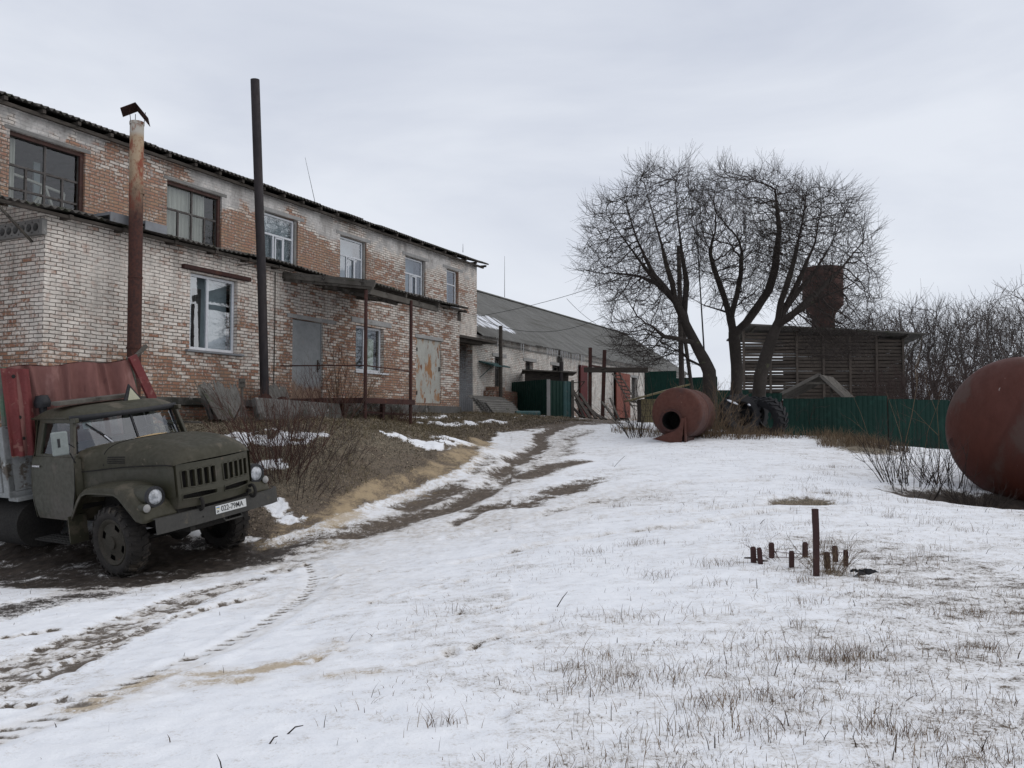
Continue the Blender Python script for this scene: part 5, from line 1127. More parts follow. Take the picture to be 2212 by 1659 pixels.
# mirror on its arms
mi = MB(); mi.box(-.02, .02, -.085, .085, -.165, .165); mi = mi.build('mirror', M['mirrorback'], lorry, bevel=.03); mi.location = (-.46, -1.30, 1.83); mi.rotation_euler = (0, 0, RAD(-22)); mi.scale = (1, 1.22, 1)
mb = MB(); mb.tube([(-.46, -1.28, 1.88), (-.55, -1.15, 1.82), (-.70, -.97, 1.72)], .008, 5); mb.tube([(-.46, -1.28, 1.78), (-.55, -1.12, 1.66), (-.66, -1.0, 1.50)], .008, 5); mb.build('mirror_arm', M['blackplastic'], lorry)
mb = MB(); mb.box(-.50, -.44, -1.335, -1.30, 1.78, 1.90); mb.build('mirror_bracket', M['blackplastic'], lorry)
# snorkel, sign, bumper, plate, hooks, steps
sn = MB(); sn.tube([(-2.0, -.66, 1.5), (-2.0, -.66, 2.28)], .055, 12); sn.lathe([(.105, 2.27), (.118, 2.32), (.118, 2.36), (.085, 2.45), (0, 2.46)], 18, trans(-2.0, -.66, 0)); sn.build('air_intake', M['blackplastic'], lorry, smooth='auto')
sg = MB(); sg.prism([(.06, 2.17), (.47, 2.17), (.20, 2.52)], 'x', -1.09, -1.06); sg = sg.build('sign', M['blackplastic'], roof_)
MB().prism([(.13, 2.195), (.42, 2.195), (.215, 2.46)], 'x', -1.058, -1.050).build('sign_face', worn('cream_sign', (.46, .45, .33), (.40, .39, .29), 4, .6, bump=0), sg)
bp = [(1.070, -.985), (1.09, -.85), (1.10, -.6), (1.105, 0), (1.10, .6), (1.085, .95), (1.045, 1.08), (.97, 1.155), (.86, 1.19)]
mb = MB(); V = []
for x, y in bp:
    for dx, z in ((0, .585), (0, .795), (-.07, .795), (-.07, .785), (-.012, .785), (-.012, .595), (-.07, .595), (-.07, .585)): V.append((x + dx, y, z))
mb.add(V, [(i * 8 + j, i * 8 + (j + 1) % 8, (i + 1) * 8 + (j + 1) % 8, (i + 1) * 8 + j) for i in range(len(bp) - 1) for j in range(8)] + [tuple(range(8)), tuple((len(bp) - 1) * 8 + j for j in range(7, -1, -1))])
bmp = mb.build('bumper', M['bumper'], lorry, smooth='auto')
MB().lathe([(.012, 0), (.012, .004), (0, .004)], 10, trans(1.103, -.28, .67) @ rotm('Y', pi / 2)).build('bolt', M['chassis'], bmp)
pl = MB().box(1.108, 1.116, -.075, .455, .655, .770).build('number_plate', worn('white_plate', (.62, .63, .62), (.56, .57, .56), 6, .45, bump=0), lorry, bevel=.004)
def lettering(txt, size, name, mat, parent, Mx, sx=1.0):
    c = bpy.data.curves.new(name, 'FONT'); c.body = txt; c.size = size; c.extrude = .001; c.align_x = 'LEFT'; c.space_character = 1.02; c.offset = .0008
    t = bpy.data.objects.new(name, c); COL.objects.link(t); bpy.context.view_layer.update()
    me = bpy.data.meshes.new_from_object(t.evaluated_get(bpy.context.evaluated_depsgraph_get())); bpy.data.objects.remove(t); bpy.data.curves.remove(c)
    me.transform(Matrix.Diagonal((sx, 1, 1, 1))); me.transform(Mx); me.materials.clear(); me.materials.append(mat); me.name = name
    return link(bpy.data.objects.new(name, me), parent)
PM = trans(1.1185, .012, .681) @ Matrix(((0, 0, 1, 0), (1, 0, 0, 0), (0, 1, 0, 0), (0, 0, 0, 1)))
lettering('022-79MA', .108, 'lettering', M['blackplastic'], pl, PM, .82)
MB().box(1.1165, 1.1175, -.062, -.012, .738, .752).build('flag_blue', worn('plate_blue', (.12, .25, .5), (.1, .22, .45), 3, .5, bump=0), pl); MB().box(1.1165, 1.1175, -.062, -.012, .724, .7375).build('flag_yellow', worn('plate_yellow', (.6, .5, .1), (.55, .45, .1), 3, .5, bump=0), pl)
lettering('24', .045, 'region_number', M['blackplastic'], pl, trans(1.1185, -.064, .676) @ Matrix(((0, 0, 1, 0), (1, 0, 0, 0), (0, 1, 0, 0), (0, 0, 0, 1))), .9)
MB().tube([(1.06, .07, .60), (1.10, .08, .53), (1.10, .37, .53), (1.06, .38, .60)], .013, 6).build('foot_step', M['bumper'], lorry)
for y0, x in ((.57, 1.13), (-.31, 1.10)):
    hk = MB(); hk.tube([(x + .0 + .085 * cos(a) * .8, y0, .865 + .085 * sin(a)) for a in np.linspace(-2.4, 2.4, 15)], .024, 8); hk.tube([(x - .15, y0, .86), (x - .05, y0, .86)], .03, 8); hk.build('tow_hook', M['chassis'], lorry, smooth='auto')
MB().box(-1.74, -.80, -1.13, -.80, .34, .365).build('step', M['chassis'], lorry); mb = MB()
for k in range(9):
    for j in range(3): mb.bar((-1.68 + .095 * k, -1.10 + .09 * j, .368), (-1.62 + .095 * k, -1.06 + .09 * j, .368), .012, .01)
mb.build('tread_plate', M['bumper'], lorry); MB().box(-.82, -.79, -1.12, -.85, .34, .74).build('step_bracket', OD, lorry); MB().box(-1.74, -.80, .80, 1.13, .34, .365).build('step', M['chassis'], lorry)
# chassis
for sgn in (-1, 1): MB().box(-5.1, 1.06, sgn * .43 - .04, sgn * .43 + .04, .50, .72).build('chassis_rail', M['chassis'], lorry)
MB().tube([(0, -.85, .39), (0, .85, .34)], .075, 10).build('axle', M['chassis'], lorry); MB().lathe([(0, -.22), (.12, -.16), (.2, 0), (.12, .16), (0, .22)], 16, trans(0, .1, .37) @ rotm('Y', pi / 2)).build('differential', M['chassis'], lorry, smooth=True)
for sgn in (-1, 1): MB().tube([(-.65, sgn * .43, .50), (-.3, sgn * .43, .43), (0, sgn * .43, .41), (.3, sgn * .43, .43), (.75, sgn * .43, .50)], .035, 6).build('leaf_spring', M['chassis'], lorry)
MB().box(-.5, .9, -.3, .3, .45, .95).build('engine', M['chassis'], lorry, bevel=.05)
MB().tube([(-3.2, -.84, .50), (-2.1, -.84, .50)], .36, 24).build('fuel_tank', M['chassis'], lorry, smooth='auto')
MB().box(.80, 1.0, -.6, .6, .60, .86).build('front_crossmember', M['chassis'], lorry)
def wheel(x, y, z, steer=0, k_=1.0, w=.30, par=lorry):
    sg = 1 if y > 0 else -1; Mx = trans(x, y, z) @ rotm('Z', steer) @ rotm('X', -sg * pi / 2) @ Matrix.Diagonal((k_, k_, 1, 1))
    # local z points outward
    h = w / 2
    t = MB().lathe([(.30, h - .035), (.335, h - .005), (.40, h + .005), (.445, h - .02), (.462, h - .06), (.466, 0), (.462, -h + .06), (.445, -h + .02), (.38, -h), (.30, -h + .03)], 44, Mx, close=True)
    n = 22
    for k in range(n):
        for s_, o in ((1, 0), (-1, .5)):
            a = 2 * pi * (k + o) / n; B = Mx @ rotm('Z', a); V = []
            for rr in (.458, .487):
                for (ta, zz) in ((-.30, .0), (.10, .0), (.34, s_ * (h - .015)), (.02, s_ * (h - .015))):
                    da = ta * 2 * pi / n; rq = rr - (.012 if abs(zz) > .05 else 0); V.append(B @ Vector((rq * cos(da), rq * sin(da), zz + (.012 * s_ if zz == 0 else 0))))
            t.add(V, [(0, 3, 2, 1), (4, 5, 6, 7), (0, 1, 5, 4), (1, 2, 6, 5), (2, 3, 7, 6), (3, 0, 4, 7)])
            sv = [B @ Vector((rr * cos(da), rr * sin(da), s_ * zz)) for rr, zz in ((.405, h + .004), (.452, h - .012)) for da in (-.02, .075)] + [B @ Vector((rr * cos(da), rr * sin(da), s_ * (zz + .012))) for rr, zz in ((.41, h + .002), (.456, h - .016)) for da in (-.015, .07)]
            t.add(sv, [(4, 5, 7, 6), (0, 1, 5, 4), (2, 6, 7, 3), (0, 4, 6, 2), (1, 3, 7, 5)])
    wh = t.build('wheel', M['rubber'], par, smooth='auto')
    # disc with hand holes
    d = MB(); nn = 40; hol = (1.05, 2.75, 4.5, 5.95); V = []; rad = [.0, .085, .09, .12, .16, .185, .25, .268, .30, .325]; hh = [.045, .045, .02, .015, .005, .0, .0, .02, .035, .012]
    for rr, q in zip(rad, hh):
        for k in range(nn): a = 2 * pi * k / nn; V.append(Mx @ Vector((rr * cos(a), rr * sin(a), h - .045 + q)))
    F = []
    for i in range(len(rad) - 1):
        for k in range(nn):
            a = 2 * pi * (k + .5) / nn
            if i == 5 and any(abs((a - q + pi) % (2 * pi) - pi) < .24 for q in hol): continue
            F.append((i * nn + k, i * nn + (k + 1) % nn, (i + 1) * nn + (k + 1) % nn, (i + 1) * nn + k))
    d.add(V, F); d.build('rim', M['rim'], wh, smooth='auto', recalc=False)
    MB().lathe([(0, h - .12), (.30, h - .12)], 24, Mx).build('inner_disc', M['chassis'], wh)
    return wh
wheel(.03, -.87, .405, RAD(0), 1.045); wheel(.03, .84, .345, RAD(0), 1.045)
for x in (-4.2,):
    wheel(x, -.88, .40); wheel(x, .86, .36); MB().tube([(x, -.85, .40), (x, .85, .36)], .08, 8).build('axle', M['chassis'], lorry)
# load bed
bed = M['bedpaint']
MB().box(-5.15, -2.2, -1.2, 1.2, .96, 1.04).build('bed_floor', bed, lorry)
mb = MB(); mb.box(-2.24, -2.20, -1.19, 1.19, 1.045, 1.56); bb_ = mb.build('bed_front', M['bedpaint'], lorry, bevel=.006)
mb = MB(); mb.box(-2.33, -2.05, -1.16, 1.18, .90, .959); mb.build('bed_crossbar', bed, lorry, bevel=.01)
for sgn in (-1, 1):
    mb = MB(); mb.box(-5.15, -2.36, sgn * 1.2 - .02, sgn * 1.2 + .02, 1.045, 1.72)
    for k in range(5): mb.box(-5.1 + .62 * k, -5.03 + .62 * k, sgn * 1.225 - .015, sgn * 1.225 + .015, .97, 1.71)
    mb.build('bed_side', bed, lorry)
    MB().box(-2.34, -2.2, sgn * 1.15 - .055, sgn * 1.15 + .055, .96, 2.04).build('corner_post', bed, lorry, bevel=.01)
    MB().tube([(-2.30, sgn * 1.09, 2.0), (-2.30, sgn * 1.05, 2.93)], .055, 10).build('hoop_post', M['greenpost'], lorry)
MB().tube([(-2.34, -1.03, 2.80), (-2.34, -.3, 2.80), (-2.34, 1.05, 2.78)], .03, 8).build('hoop_bar', M['greenpost'], lorry)
def tarp_pt(a, b):
    y = -1.06 + 2.0 * a + .28 * (1 - b) * max(0, a - .55) * 2.2 * .5; zb = 1.56 + .1 * sin(a * 9) * .3; zt_ = 2.92 - .05 * a + .02 * sin(a * 14)
    f = .05 * sin(a * 21 + 1.2 * b) + .03 * sin(a * 46 - b * 3 + 1) * (1 - .5 * b) + .09 * math.exp(-((a - .40 - .06 * b) / .025) ** 2) + .085 * math.exp(-((a - .63 - .05 * b) / .03) ** 2) + .09 * math.exp(-((a - .80 + .04 * b) / .022) ** 2) + .08 * math.exp(-((a - .24 + .07 * b) / .02) ** 2)
    return (-2.14 + f + .05 * (1 - b), y, zb + (zt_ - zb) * b)
tp = MB().grid(tarp_pt, 110, 24).build('tarpaulin', M['tarp'], lorry, smooth=True)
MB().grid(lambda a, b: (-2.28 + .14 * b, -1.02 + 1.95 * a, 2.93 - .05 * a + .02 * sin(a * 14) - .03 * (1 - b)), 40, 3).build('tarp_fold', M['tarp'], tp, smooth=True)
mb = MB(); mb.shell(lambda a, b: (-2.07 + .022 * cos(a * 2 * pi * 2.5) + .03 * (1 - b), -1.19 + (.43 - .02 * (1 - b)) * a, 1.60 + 1.32 * b - .05 * a), 30, 8, (-.01, 0, 0)); rs = mb.build('red_sheet', M['red'], lorry, smooth='auto')
for y, z in ((-1.02, 2.78), (-1.0, 2.16), (-.98, 1.84)): MB().lathe([(0, .002), (.028, 0), (.03, -.006)], 12, trans(-2.035, y, z) @ rotm('Y', pi / 2)).build('hole', M['chassis'], rs)
mb = MB(); mb.prism([(.90, 2.92), (1.04, 2.97), (1.34, 2.20), (1.20, 2.14)], 'x', -2.12, -2.06); mb.build('red_strip', M['red'], lorry)
MB().bar((-2.1, 1.0, 2.9), (-2.12, 1.28, 3.10), .05, .06).build('clamp', M['greywood'], lorry)
# sawdust blown against the windscreen, and boards on the roof
def saw_pt(a, b):
    y = -.12 + .62 * a; x = -.60 + .16 * b * (sin(a * pi) ** .6) - .10 * (abs(y) / .86) ** 2.6
    aa = (x + .80) / 1.865; _, w, ze, zt, n = hood_sec(max(aa, 0)); return (x, y, se(y, w, ze, zt, n) + .022 * sin(pi * min(b * 1.0, 1)) * sin(a * pi) + .006)
o = MB().grid(saw_pt, 24, 8).build('sawdust_heap', worn('sawdust', (.48, .35, .19), (.36, .25, .13), 12, .95), smooth=True); o.matrix_world = Matrix.Translation(TR_LOC) @ Matrix.Rotation(TR_ROT[2], 4, 'Z') @ Matrix.Rotation(TR_ROT[0], 4, 'X'); tag(o, 'pale sawdust drift lying on the lorry bonnet under the windscreen', 'sawdust')
for k, (y0, y1, x0, z0, z1, lab) in enumerate(((-.80, .40, -1.34, 2.30, 2.36, 'front weathered board lying across the lorry cab roof'), (-.74, .44, -1.52, 2.305, 2.36, 'rear weathered board lying across the lorry cab roof'))):
    o = MB().box(x0 - .09, x0 + .09, y0, y1, z0, z1).build('roof_board', M['greywood'], bevel=.006); o.matrix_world = Matrix.Translation(TR_LOC) @ Matrix.Rotation(TR_ROT[2], 4, 'Z') @ Matrix.Rotation(TR_ROT[0], 4, 'X'); tag(o, lab, 'board', 'boards on the lorry roof')
# ------------------------------------------------------------------ bare trees
def colonize(att, paths, D=.20, di=1.3, dk=.25, iters=130, up=.12, seed=1):
    r = np.random.default_rng(seed); pos = []; par = []; idx = {}
    for pth in paths:
        prev = -1
        for i, p in enumerate(pth):
            key = tuple(np.round(p, 3))
            if key in idx: prev = idx[key]; continue
            if prev >= 0:
                a = pos[prev]; n = max(1, int(np.linalg.norm(p - a) / D))
                for k in range(1, n + 1): pos.append(a + (p - a) * k / n); par.append(prev if k == 1 else len(pos) - 2)
            else: pos.append(np.array(p, float)); par.append(-1)
            idx[key] = len(pos) - 1; prev = idx[key]
    P = np.array(pos); par = list(par)
    d = np.linalg.norm(att[:, None] - P[None], axis=2); ni = d.argmin(1); nd = d.min(1); alive = nd > dk; kids = {}
    for it in range(iters):
        m = alive & (nd < di * (2.5 if it < 12 else 1))
        if not m.any(): break
        acc = np.zeros_like(P); v = att[m] - P[ni[m]]; v /= np.linalg.norm(v, axis=1)[:, None]; np.add.at(acc, ni[m], v); g = np.unique(ni[m])
        dirv = acc[g]; dirv /= np.linalg.norm(dirv, axis=1)[:, None] + 1e-9; dirv = dirv + r.normal(0, .20, dirv.shape); dirv[:, 2] += up; dirv += .28 * (P[g] - P[np.maximum(np.array(par)[g], 0)]) / D; dirv /= np.linalg.norm(dirv, axis=1)[:, None]
        new = P[g] + dirv * D; keep = []
        for k, gi in enumerate(g):
            c = kids.setdefault(int(gi), [])
            if len(c) < 4 and all(np.linalg.norm(new[k] - q) > D * .5 for q in c): c.append(new[k]); keep.append(k)
        if not keep: break
        new = new[keep]; b = len(P); P = np.vstack([P, new]); par += [int(g[k]) for k in keep]
        dn = np.linalg.norm(att[:, None] - new[None], axis=2); j = dn.argmin(1); dm = dn[np.arange(len(att)), j]; bet = dm < nd; nd[bet] = dm[bet]; ni[bet] = b + j[bet]; alive &= nd > dk
    return P, np.array(par)
def tree_mesh(name, P, par, trunk_mat, twig_mat, root, tip=.006, exp_=2.25, maxr=.3, split=.055, twig_len=(.25, .7), twigs=2, seed=1, thick_base=None):
    r = np.random.default_rng(seed); n = len(P); rad = np.zeros(n); child = np.bincount(par[par >= 0], minlength=n)
    w = np.where(child == 0, tip ** exp_, 0.0)
    for i in range(n - 1, 0, -1):
        if par[i] >= 0: w[par[i]] += w[i]
    Ln = np.zeros(n)
    for i in range(n):
        if par[i] >= 0: Ln[i] = Ln[par[i]] + np.linalg.norm(P[i] - P[par[i]])
    rad = np.minimum(w ** (1 / exp_), maxr); rad = np.minimum(rad, np.maximum(maxr * 1.15 * np.clip(1 - Ln / (np.percentile(Ln, 99) * .92), 0, 1) ** 1.5, tip * 2.2)); rad = np.maximum(rad, tip * .8)
    A, B, RA, RB = [], [], [], []
    for i in range(n):
        if par[i] >= 0: A.append(P[par[i]]); B.append(P[i]); RA.append(min(rad[par[i]], rad[i] * 1.35)); RB.append(rad[i])
    A, B, RA, RB = map(np.array, (A, B, RA, RB))
    # twigs
    src = np.nonzero((rad < tip * 4.5) & (par >= 0))[0]; TA, TB, T0, T1 = [], [], [], []
    for i in src:
        d = P[i] - P[par[i]]; d /= np.linalg.norm(d) + 1e-9
        for k in range(twigs if child[i] else twigs + 1):
            if child[i] and r.random() < .35: continue
            v = d * .95 + r.normal(0, .40, 3); v[2] += .38; v /= np.linalg.norm(v); l = r.uniform(*twig_len); q = P[i] + v * l * .5; v2 = v + r.normal(0, .2, 3); v2[2] += .12; v2 /= np.linalg.norm(v2); e = q + v2 * l * .5
            TA += [P[i], q]; TB += [q, e]; T0 += [tip * .75, tip * .6]; T1 += [tip * .6, tip * .35]
            if r.random() < .45:
                s_ = v + r.normal(0, .6, 3); s_ /= np.linalg.norm(s_); TA.append(q); TB.append(q + s_ * l * .4); T0.append(tip * .5); T1.append(tip * .3)
    def seg_mesh(A, B, R0, R1, k):
        d = B - A; L_ = np.linalg.norm(d, axis=1)[:, None] + 1e-9; d = d / L_; A = A - d * (R0 * .5)[:, None]; ref = np.where(np.abs(d[:, 2:3]) < .9, np.array([[0, 0, 1.]]), np.array([[1., 0, 0]])); a = np.cross(d, ref); a /= np.linalg.norm(a, axis=1)[:, None]; b = np.cross(d, a)
        V = []
        for C, R in ((A, R0), (B, R1)):
            for q in range(k):
                th = 2 * pi * q / k; V.append(C + (a * cos(th) + b * sin(th)) * R[:, None])
        V = np.stack(V, 1).reshape(-1, 3); base = np.arange(len(A))[:, None] * 2 * k
        F = np.concatenate([np.concatenate([base + q, base + (q + 1) % k, base + k + (q + 1) % k, base + k + q], 1)[:, None] for q in range(k)], 1).reshape(-1, 4); return V, F
    def join(parts):
        V, F, o = [], [], 0
        for v, f in parts: V.append(v); F.append(f + o); o += len(v)
        return np.vstack(V), np.vstack(F)
    ND = np.zeros((n, 3)); best = np.full(n, -1.0); cd = np.zeros((n, 3)); mainc = np.full(n, -1)
    for i in range(n):
        p_ = par[i]
        if p_ >= 0:
            d_ = P[i] - P[p_]; d_ = d_ / (np.linalg.norm(d_) + 1e-9); ND[i] += d_
            if rad[i] > best[p_]: best[p_] = rad[i]; cd[p_] = d_; mainc[p_] = i
    ND += cd; ND /= np.linalg.norm(ND, axis=1)[:, None] + 1e-9
    ch_i = np.nonzero(par >= 0)[0]; pa_i = par[ch_i]; ism = mainc[pa_i] == ch_i
    big = RA > split; mid = (~big) & (RA > .018); sm = ~(big | mid); parts = []
    if mid.any(): parts.append(seg_mesh(A[mid], B[mid], RA[mid], RB[mid], 5))
    parts.append(seg_mesh(A[sm], B[sm], RA[sm], RB[sm], 3))
    if len(TA): parts.append(seg_mesh(*map(np.array, (TA, TB, T0, T1)), 3))
    c = np_mesh('crown', *join(parts), twig_mat, root, True)
    if big.any():
        k = 12; V = []; ref = np.array([.35, .93, .1])
        for ends, di_, rr_ in ((A[big], np.where(ism[big][:, None], ND[pa_i[big]], (B[big] - A[big]) / (np.linalg.norm(B[big] - A[big], axis=1)[:, None] + 1e-9)), np.where(ism[big], rad[pa_i[big]], RA[big] * .95)), (B[big], ND[ch_i[big]], RB[big])):
            a = np.cross(di_, ref); a /= np.linalg.norm(a, axis=1)[:, None]; b = np.cross(di_, a)
            for q in range(k):
                th = 2 * pi * q / k; wob = 1 + .10 * np.sin(3 * th + ends[:, 2] * 2.1) + .06 * np.sin(5 * th - ends[:, 2] * 4); V.append(ends + (a * cos(th) + b * sin(th)) * (rr_ * wob * 1.18)[:, None])
        V = np.stack(V, 1).reshape(-1, 3); base = np.arange(big.sum())[:, None] * 2 * k
        F = np.concatenate([np.concatenate([base + q, base + (q + 1) % k, base + k + (q + 1) % k, base + k + q], 1)[:, None] for q in range(k)], 1).reshape(-1, 4)
        np_mesh('trunk', V, F, trunk_mat, root, True)
    return rad
def env_points(polys, Y0, dy, n, seed):
    "points that fill an outline with depth; polys: (outline, weight)"
    r = np.random.default_rng(seed); out = []
    for poly, m in polys:
        Q = np.array(poly, float); ce = Q.mean(0); S = []
        for i in range(len(Q)):
            for k in range(6): w_ = Q[i] + (Q[(i + 1) % len(Q)] - Q[i]) * k / 6; S.append(ce + (w_ - ce) * r.uniform(.80, 1.07))
        Q = np.array(S); lo, hi = Q.min(0), Q.max(0); c = 0
        while c < m:
            u = r.uniform(lo[0], hi[0], 400); v = r.uniform(lo[1], hi[1], 400); ok = inside(u, v, Q) > 0
            cu = (lo[0] + hi[0]) / 2
            for a, b in zip(u[ok], v[ok]):
                k = 1 - ((a - cu) / (hi[0] - lo[0]) * 1.6) ** 2; out.append(at(a, b, Y0 + r.uniform(-dy, dy) * max(k, .3))); c += 1
                if c >= m: break
    return np.array(out)
def P2(Y, *pts): return [at(u, v, Y + (p[0] if p else 0)) for u, v, *p in pts]
def big_tree(label, base, paths, polys, Y0, dy, seed, maxr=.26, tip=.0068):
    b = at(base[0], base[1], Y0); z = surf(b[0], Y0); root = thing('walnut_tree', label, 'tree', (b[0], Y0, z), group='bare walnut trees before the slatted crib')
    off = np.array([b[0], Y0, z]); att = env_points(polys, Y0, dy, 0, seed)
    rr = np.random.default_rng(seed + 50); nz_ = fnoise(att[:, 0] * .9 + seed, att[:, 2] * .9, 3); keep_ = rr.random(len(att)) < np.clip(sstep(.24, .44, nz_) + .34, 0, 1); att = att[keep_]
    sp = []
    for k in range(26):
        a0 = att[rr.integers(len(att))]; d0 = a0 - np.array([b[0], Y0, z + 3.2]); l0 = np.linalg.norm(d0)
        if l0 < 2.6: continue
        d0 = d0 / l0 + np.array([0, 0, .35]); sp += [a0 + d0 * t for t in np.arange(.2, rr.uniform(.35, .8), .16)]
    att = np.vstack([att, np.array(sp)]); foot = np.array([b[0], Y0, z - .2]); ps = []
    for pth in paths: ps.append([foot] + pth)
    P, par = colonize(att, ps, seed=seed); tree_mesh('tree', P - off, par, M['bark'], M['twig'], root, tip, 2.0, maxr, seed=seed, twig_len=(.35, .95), twigs=2)
    return root
def Z6(u, v): return (1700 + u / 1.4143) / 1.4756, (450 + v / 1.4143) / 1.4756
def zp(Y, *pts): return [at(*Z6(u, v), Y + (p[0] if p else 0)) for u, v, *p in pts]
big_tree('bare walnut tree leaning left, its trunk rising behind the holed boiler', Z6(800, 1090),
         [zp(30, (790, 1040), (765, 980), (730, 910), (700, 850), (665, 770), (640, 720)), zp(30, (790, 1040), (765, 980), (730, 910), (700, 850), (665, 770), (640, 720), (560, 645, .4), (480, 610, .8), (420, 600, 1)),
          zp(30, (790, 1040), (765, 980), (730, 910), (700, 850), (665, 770), (640, 720), (625, 640, -.3), (600, 560, -.6), (580, 470, -.8), (540, 330, -.9), (500, 190, -1)), zp(30, (790, 1040), (765, 980), (730, 910), (700, 850), (680, 770, .3), (690, 640, .5), (670, 500, .7), (650, 340, .8), (640, 180, .9)), zp(30, (790, 1040), (765, 980), (730, 910), (700, 850), (665, 770), (640, 720), (560, 645, .4), (480, 540, .8), (400, 430, 1), (330, 330, 1.1)), zp(30, (790, 1040), (765, 980), (730, 910), (700, 850), (665, 770), (640, 720), (540, 600, -.4), (470, 450, -.9), (420, 300, -1.2)), zp(30, (790, 1040), (765, 980), (730, 910), (650, 890, -.6), (590, 880, -1.1), (530, 830, -1.5)), zp(30, (790, 1040), (750, 1010, .5), (700, 985, 1.1), (660, 940, 1.5))],
         [([(1243, 520), (1275, 440), (1345, 400), (1392, 352), (1450, 350), (1515, 365), (1545, 430), (1540, 560), (1500, 640), (1440, 690), (1330, 690), (1255, 620)], 4600), ([(1290, 680), (1470, 690), (1480, 790), (1400, 800), (1320, 760)], 900)], 30, 2.6, 11, .24)
big_tree('middle bare walnut tree with the thickest upright trunk', Z6(912, 1120),
         [zp(31, (915, 1030), (912, 950), (905, 870), (890, 800)), zp(31, (915, 1030), (912, 950), (905, 870), (890, 800), (865, 720, .3), (830, 620, .5), (800, 520, .7)), zp(31, (915, 1030), (912, 950), (905, 870), (890, 800), (915, 700, -.4), (935, 600, -.7), (940, 500, -1)),
          zp(31, (915, 1030), (912, 950), (905, 870), (960, 820, -.3), (1010, 750, -.6), (1060, 670, -.8), (1090, 570, -1), (1110, 400, -1.1), (1090, 220, -1.2)), zp(31, (915, 1030), (912, 950), (905, 870), (870, 770, 1), (770, 740, 1.6), (700, 700, 2.0))],
         [([(1475, 420), (1530, 362), (1600, 352), (1690, 362), (1742, 400), (1745, 530), (1700, 620), (1640, 680), (1560, 680), (1500, 580)], 4600)], 31, 2.6, 12, .33)
big_tree('bare walnut tree leaning right in front of the water tower', Z6(1010, 1125),
         [zp(29, (1020, 1060), (1045, 980), (1075, 890), (1100, 830)), zp(29, (1020, 1060), (1045, 980), (1075, 890), (1100, 830), (1130, 760, .4), (1190, 680, .8), (1260, 600, 1.0), (1340, 470, 1.1), (1400, 340, 1.2)), zp(29, (1020, 1060), (1045, 980), (1075, 890), (1100, 830), (1160, 790, -.5), (1240, 740, -.8), (1330, 690, -1.2)),
          zp(29, (1020, 1060), (1045, 980), (1075, 890), (1100, 830), (1115, 730, .0), (1150, 620, -.2), (1180, 520, -.4), (1210, 380, -.5), (1230, 250, -.5)), zp(29, (1020, 1060), (1045, 980), (1075, 890), (1100, 830), (1130, 760, .4), (1200, 620, .2), (1270, 460, .2), (1300, 280, .2)), zp(29, (1020, 1060), (1045, 980), (1075, 890), (1100, 830), (1160, 790, -.5), (1270, 690, -.2), (1390, 570, 0), (1480, 460, .2))],
         [([(1625, 520), (1680, 420), (1740, 388), (1795, 388), (1845, 425), (1885, 500), (1915, 600), (1895, 690), (1800, 720), (1700, 690), (1640, 610)], 4200), ([(1720, 690), (1890, 680), (1900, 730), (1820, 790), (1740, 770)], 800)], 29, 2.4, 13, .26)

M['fartwig'] = worn('grey_brown_far_twig', (.085, .072, .066), (.105, .088, .08), 3, .95, bump=0)
# far thicket to the right
def wild_tree(name, label, h, w, seed, group):
    r = np.random.default_rng(seed); root = thing(name, label, 'tree', group=group); n = 850
    u = r.normal(0, 1, (n, 3)); u /= np.linalg.norm(u, axis=1)[:, None]; u *= r.random((n, 1)) ** (1 / 3); att = u * np.array([w / 2, w / 2, h * .36]) + np.array([0, 0, h * .64])
    ps = [[np.array([0, 0, -.3]), np.array([.1, 0, h * .12]), np.array([.2 * w * cos(a), .2 * w * sin(a), h * .42])] for a in (0.3, 2.4, 4.4)]
    P, par = colonize(att, ps, D=.27, di=1.9, dk=.34, seed=seed, up=.22); tree_mesh('t', P, par, M['fartwig'], M['fartwig'], root, .0095, 2.2, .16, twig_len=(.4, 1.1), seed=seed); return root
protos = [wild_tree('wild_tree', 'x', 7.0, 5.5, 31, 'bare wild trees behind the crib and tank'), wild_tree('wild_tree', 'x', 6.5, 4.6, 32, 'bare wild trees behind the crib and tank')]
WT = [(1915, 655, 58, 'bare wild tree just left of the crib roof corner'), (1975, 640, 60, 'bare wild tree rising over the right end of the crib roof'), (2035, 645, 57, 'middle bare wild tree, clear of the crib on the right'), (2090, 665, 55, 'lower bare wild tree in the dip of the far thicket'), (2140, 660, 54, 'bare wild tree left of the tallest one above the big tank'), (2195, 612, 50, 'tallest bare wild tree above the big red tank'), (2265, 625, 52, 'bare wild tree at the right edge of the picture'), (1880, 690, 62, 'faint bare wild tree behind the water tower stem')]
for i, (u, v, Y, lab) in enumerate(WT):
    o = protos[i] if i < 2 else copy_tree(protos[i % 2]); p = at(u, v, Y); g = .6; hh = (p[2] - g) / (7.0 if i % 2 == 0 else 6.5) * .97
    o.location = (p[0], Y, g); o.rotation_euler = (0, 0, i * 1.7); o.scale = (hh * 1.08, hh * 1.08, hh); o['label'] = lab

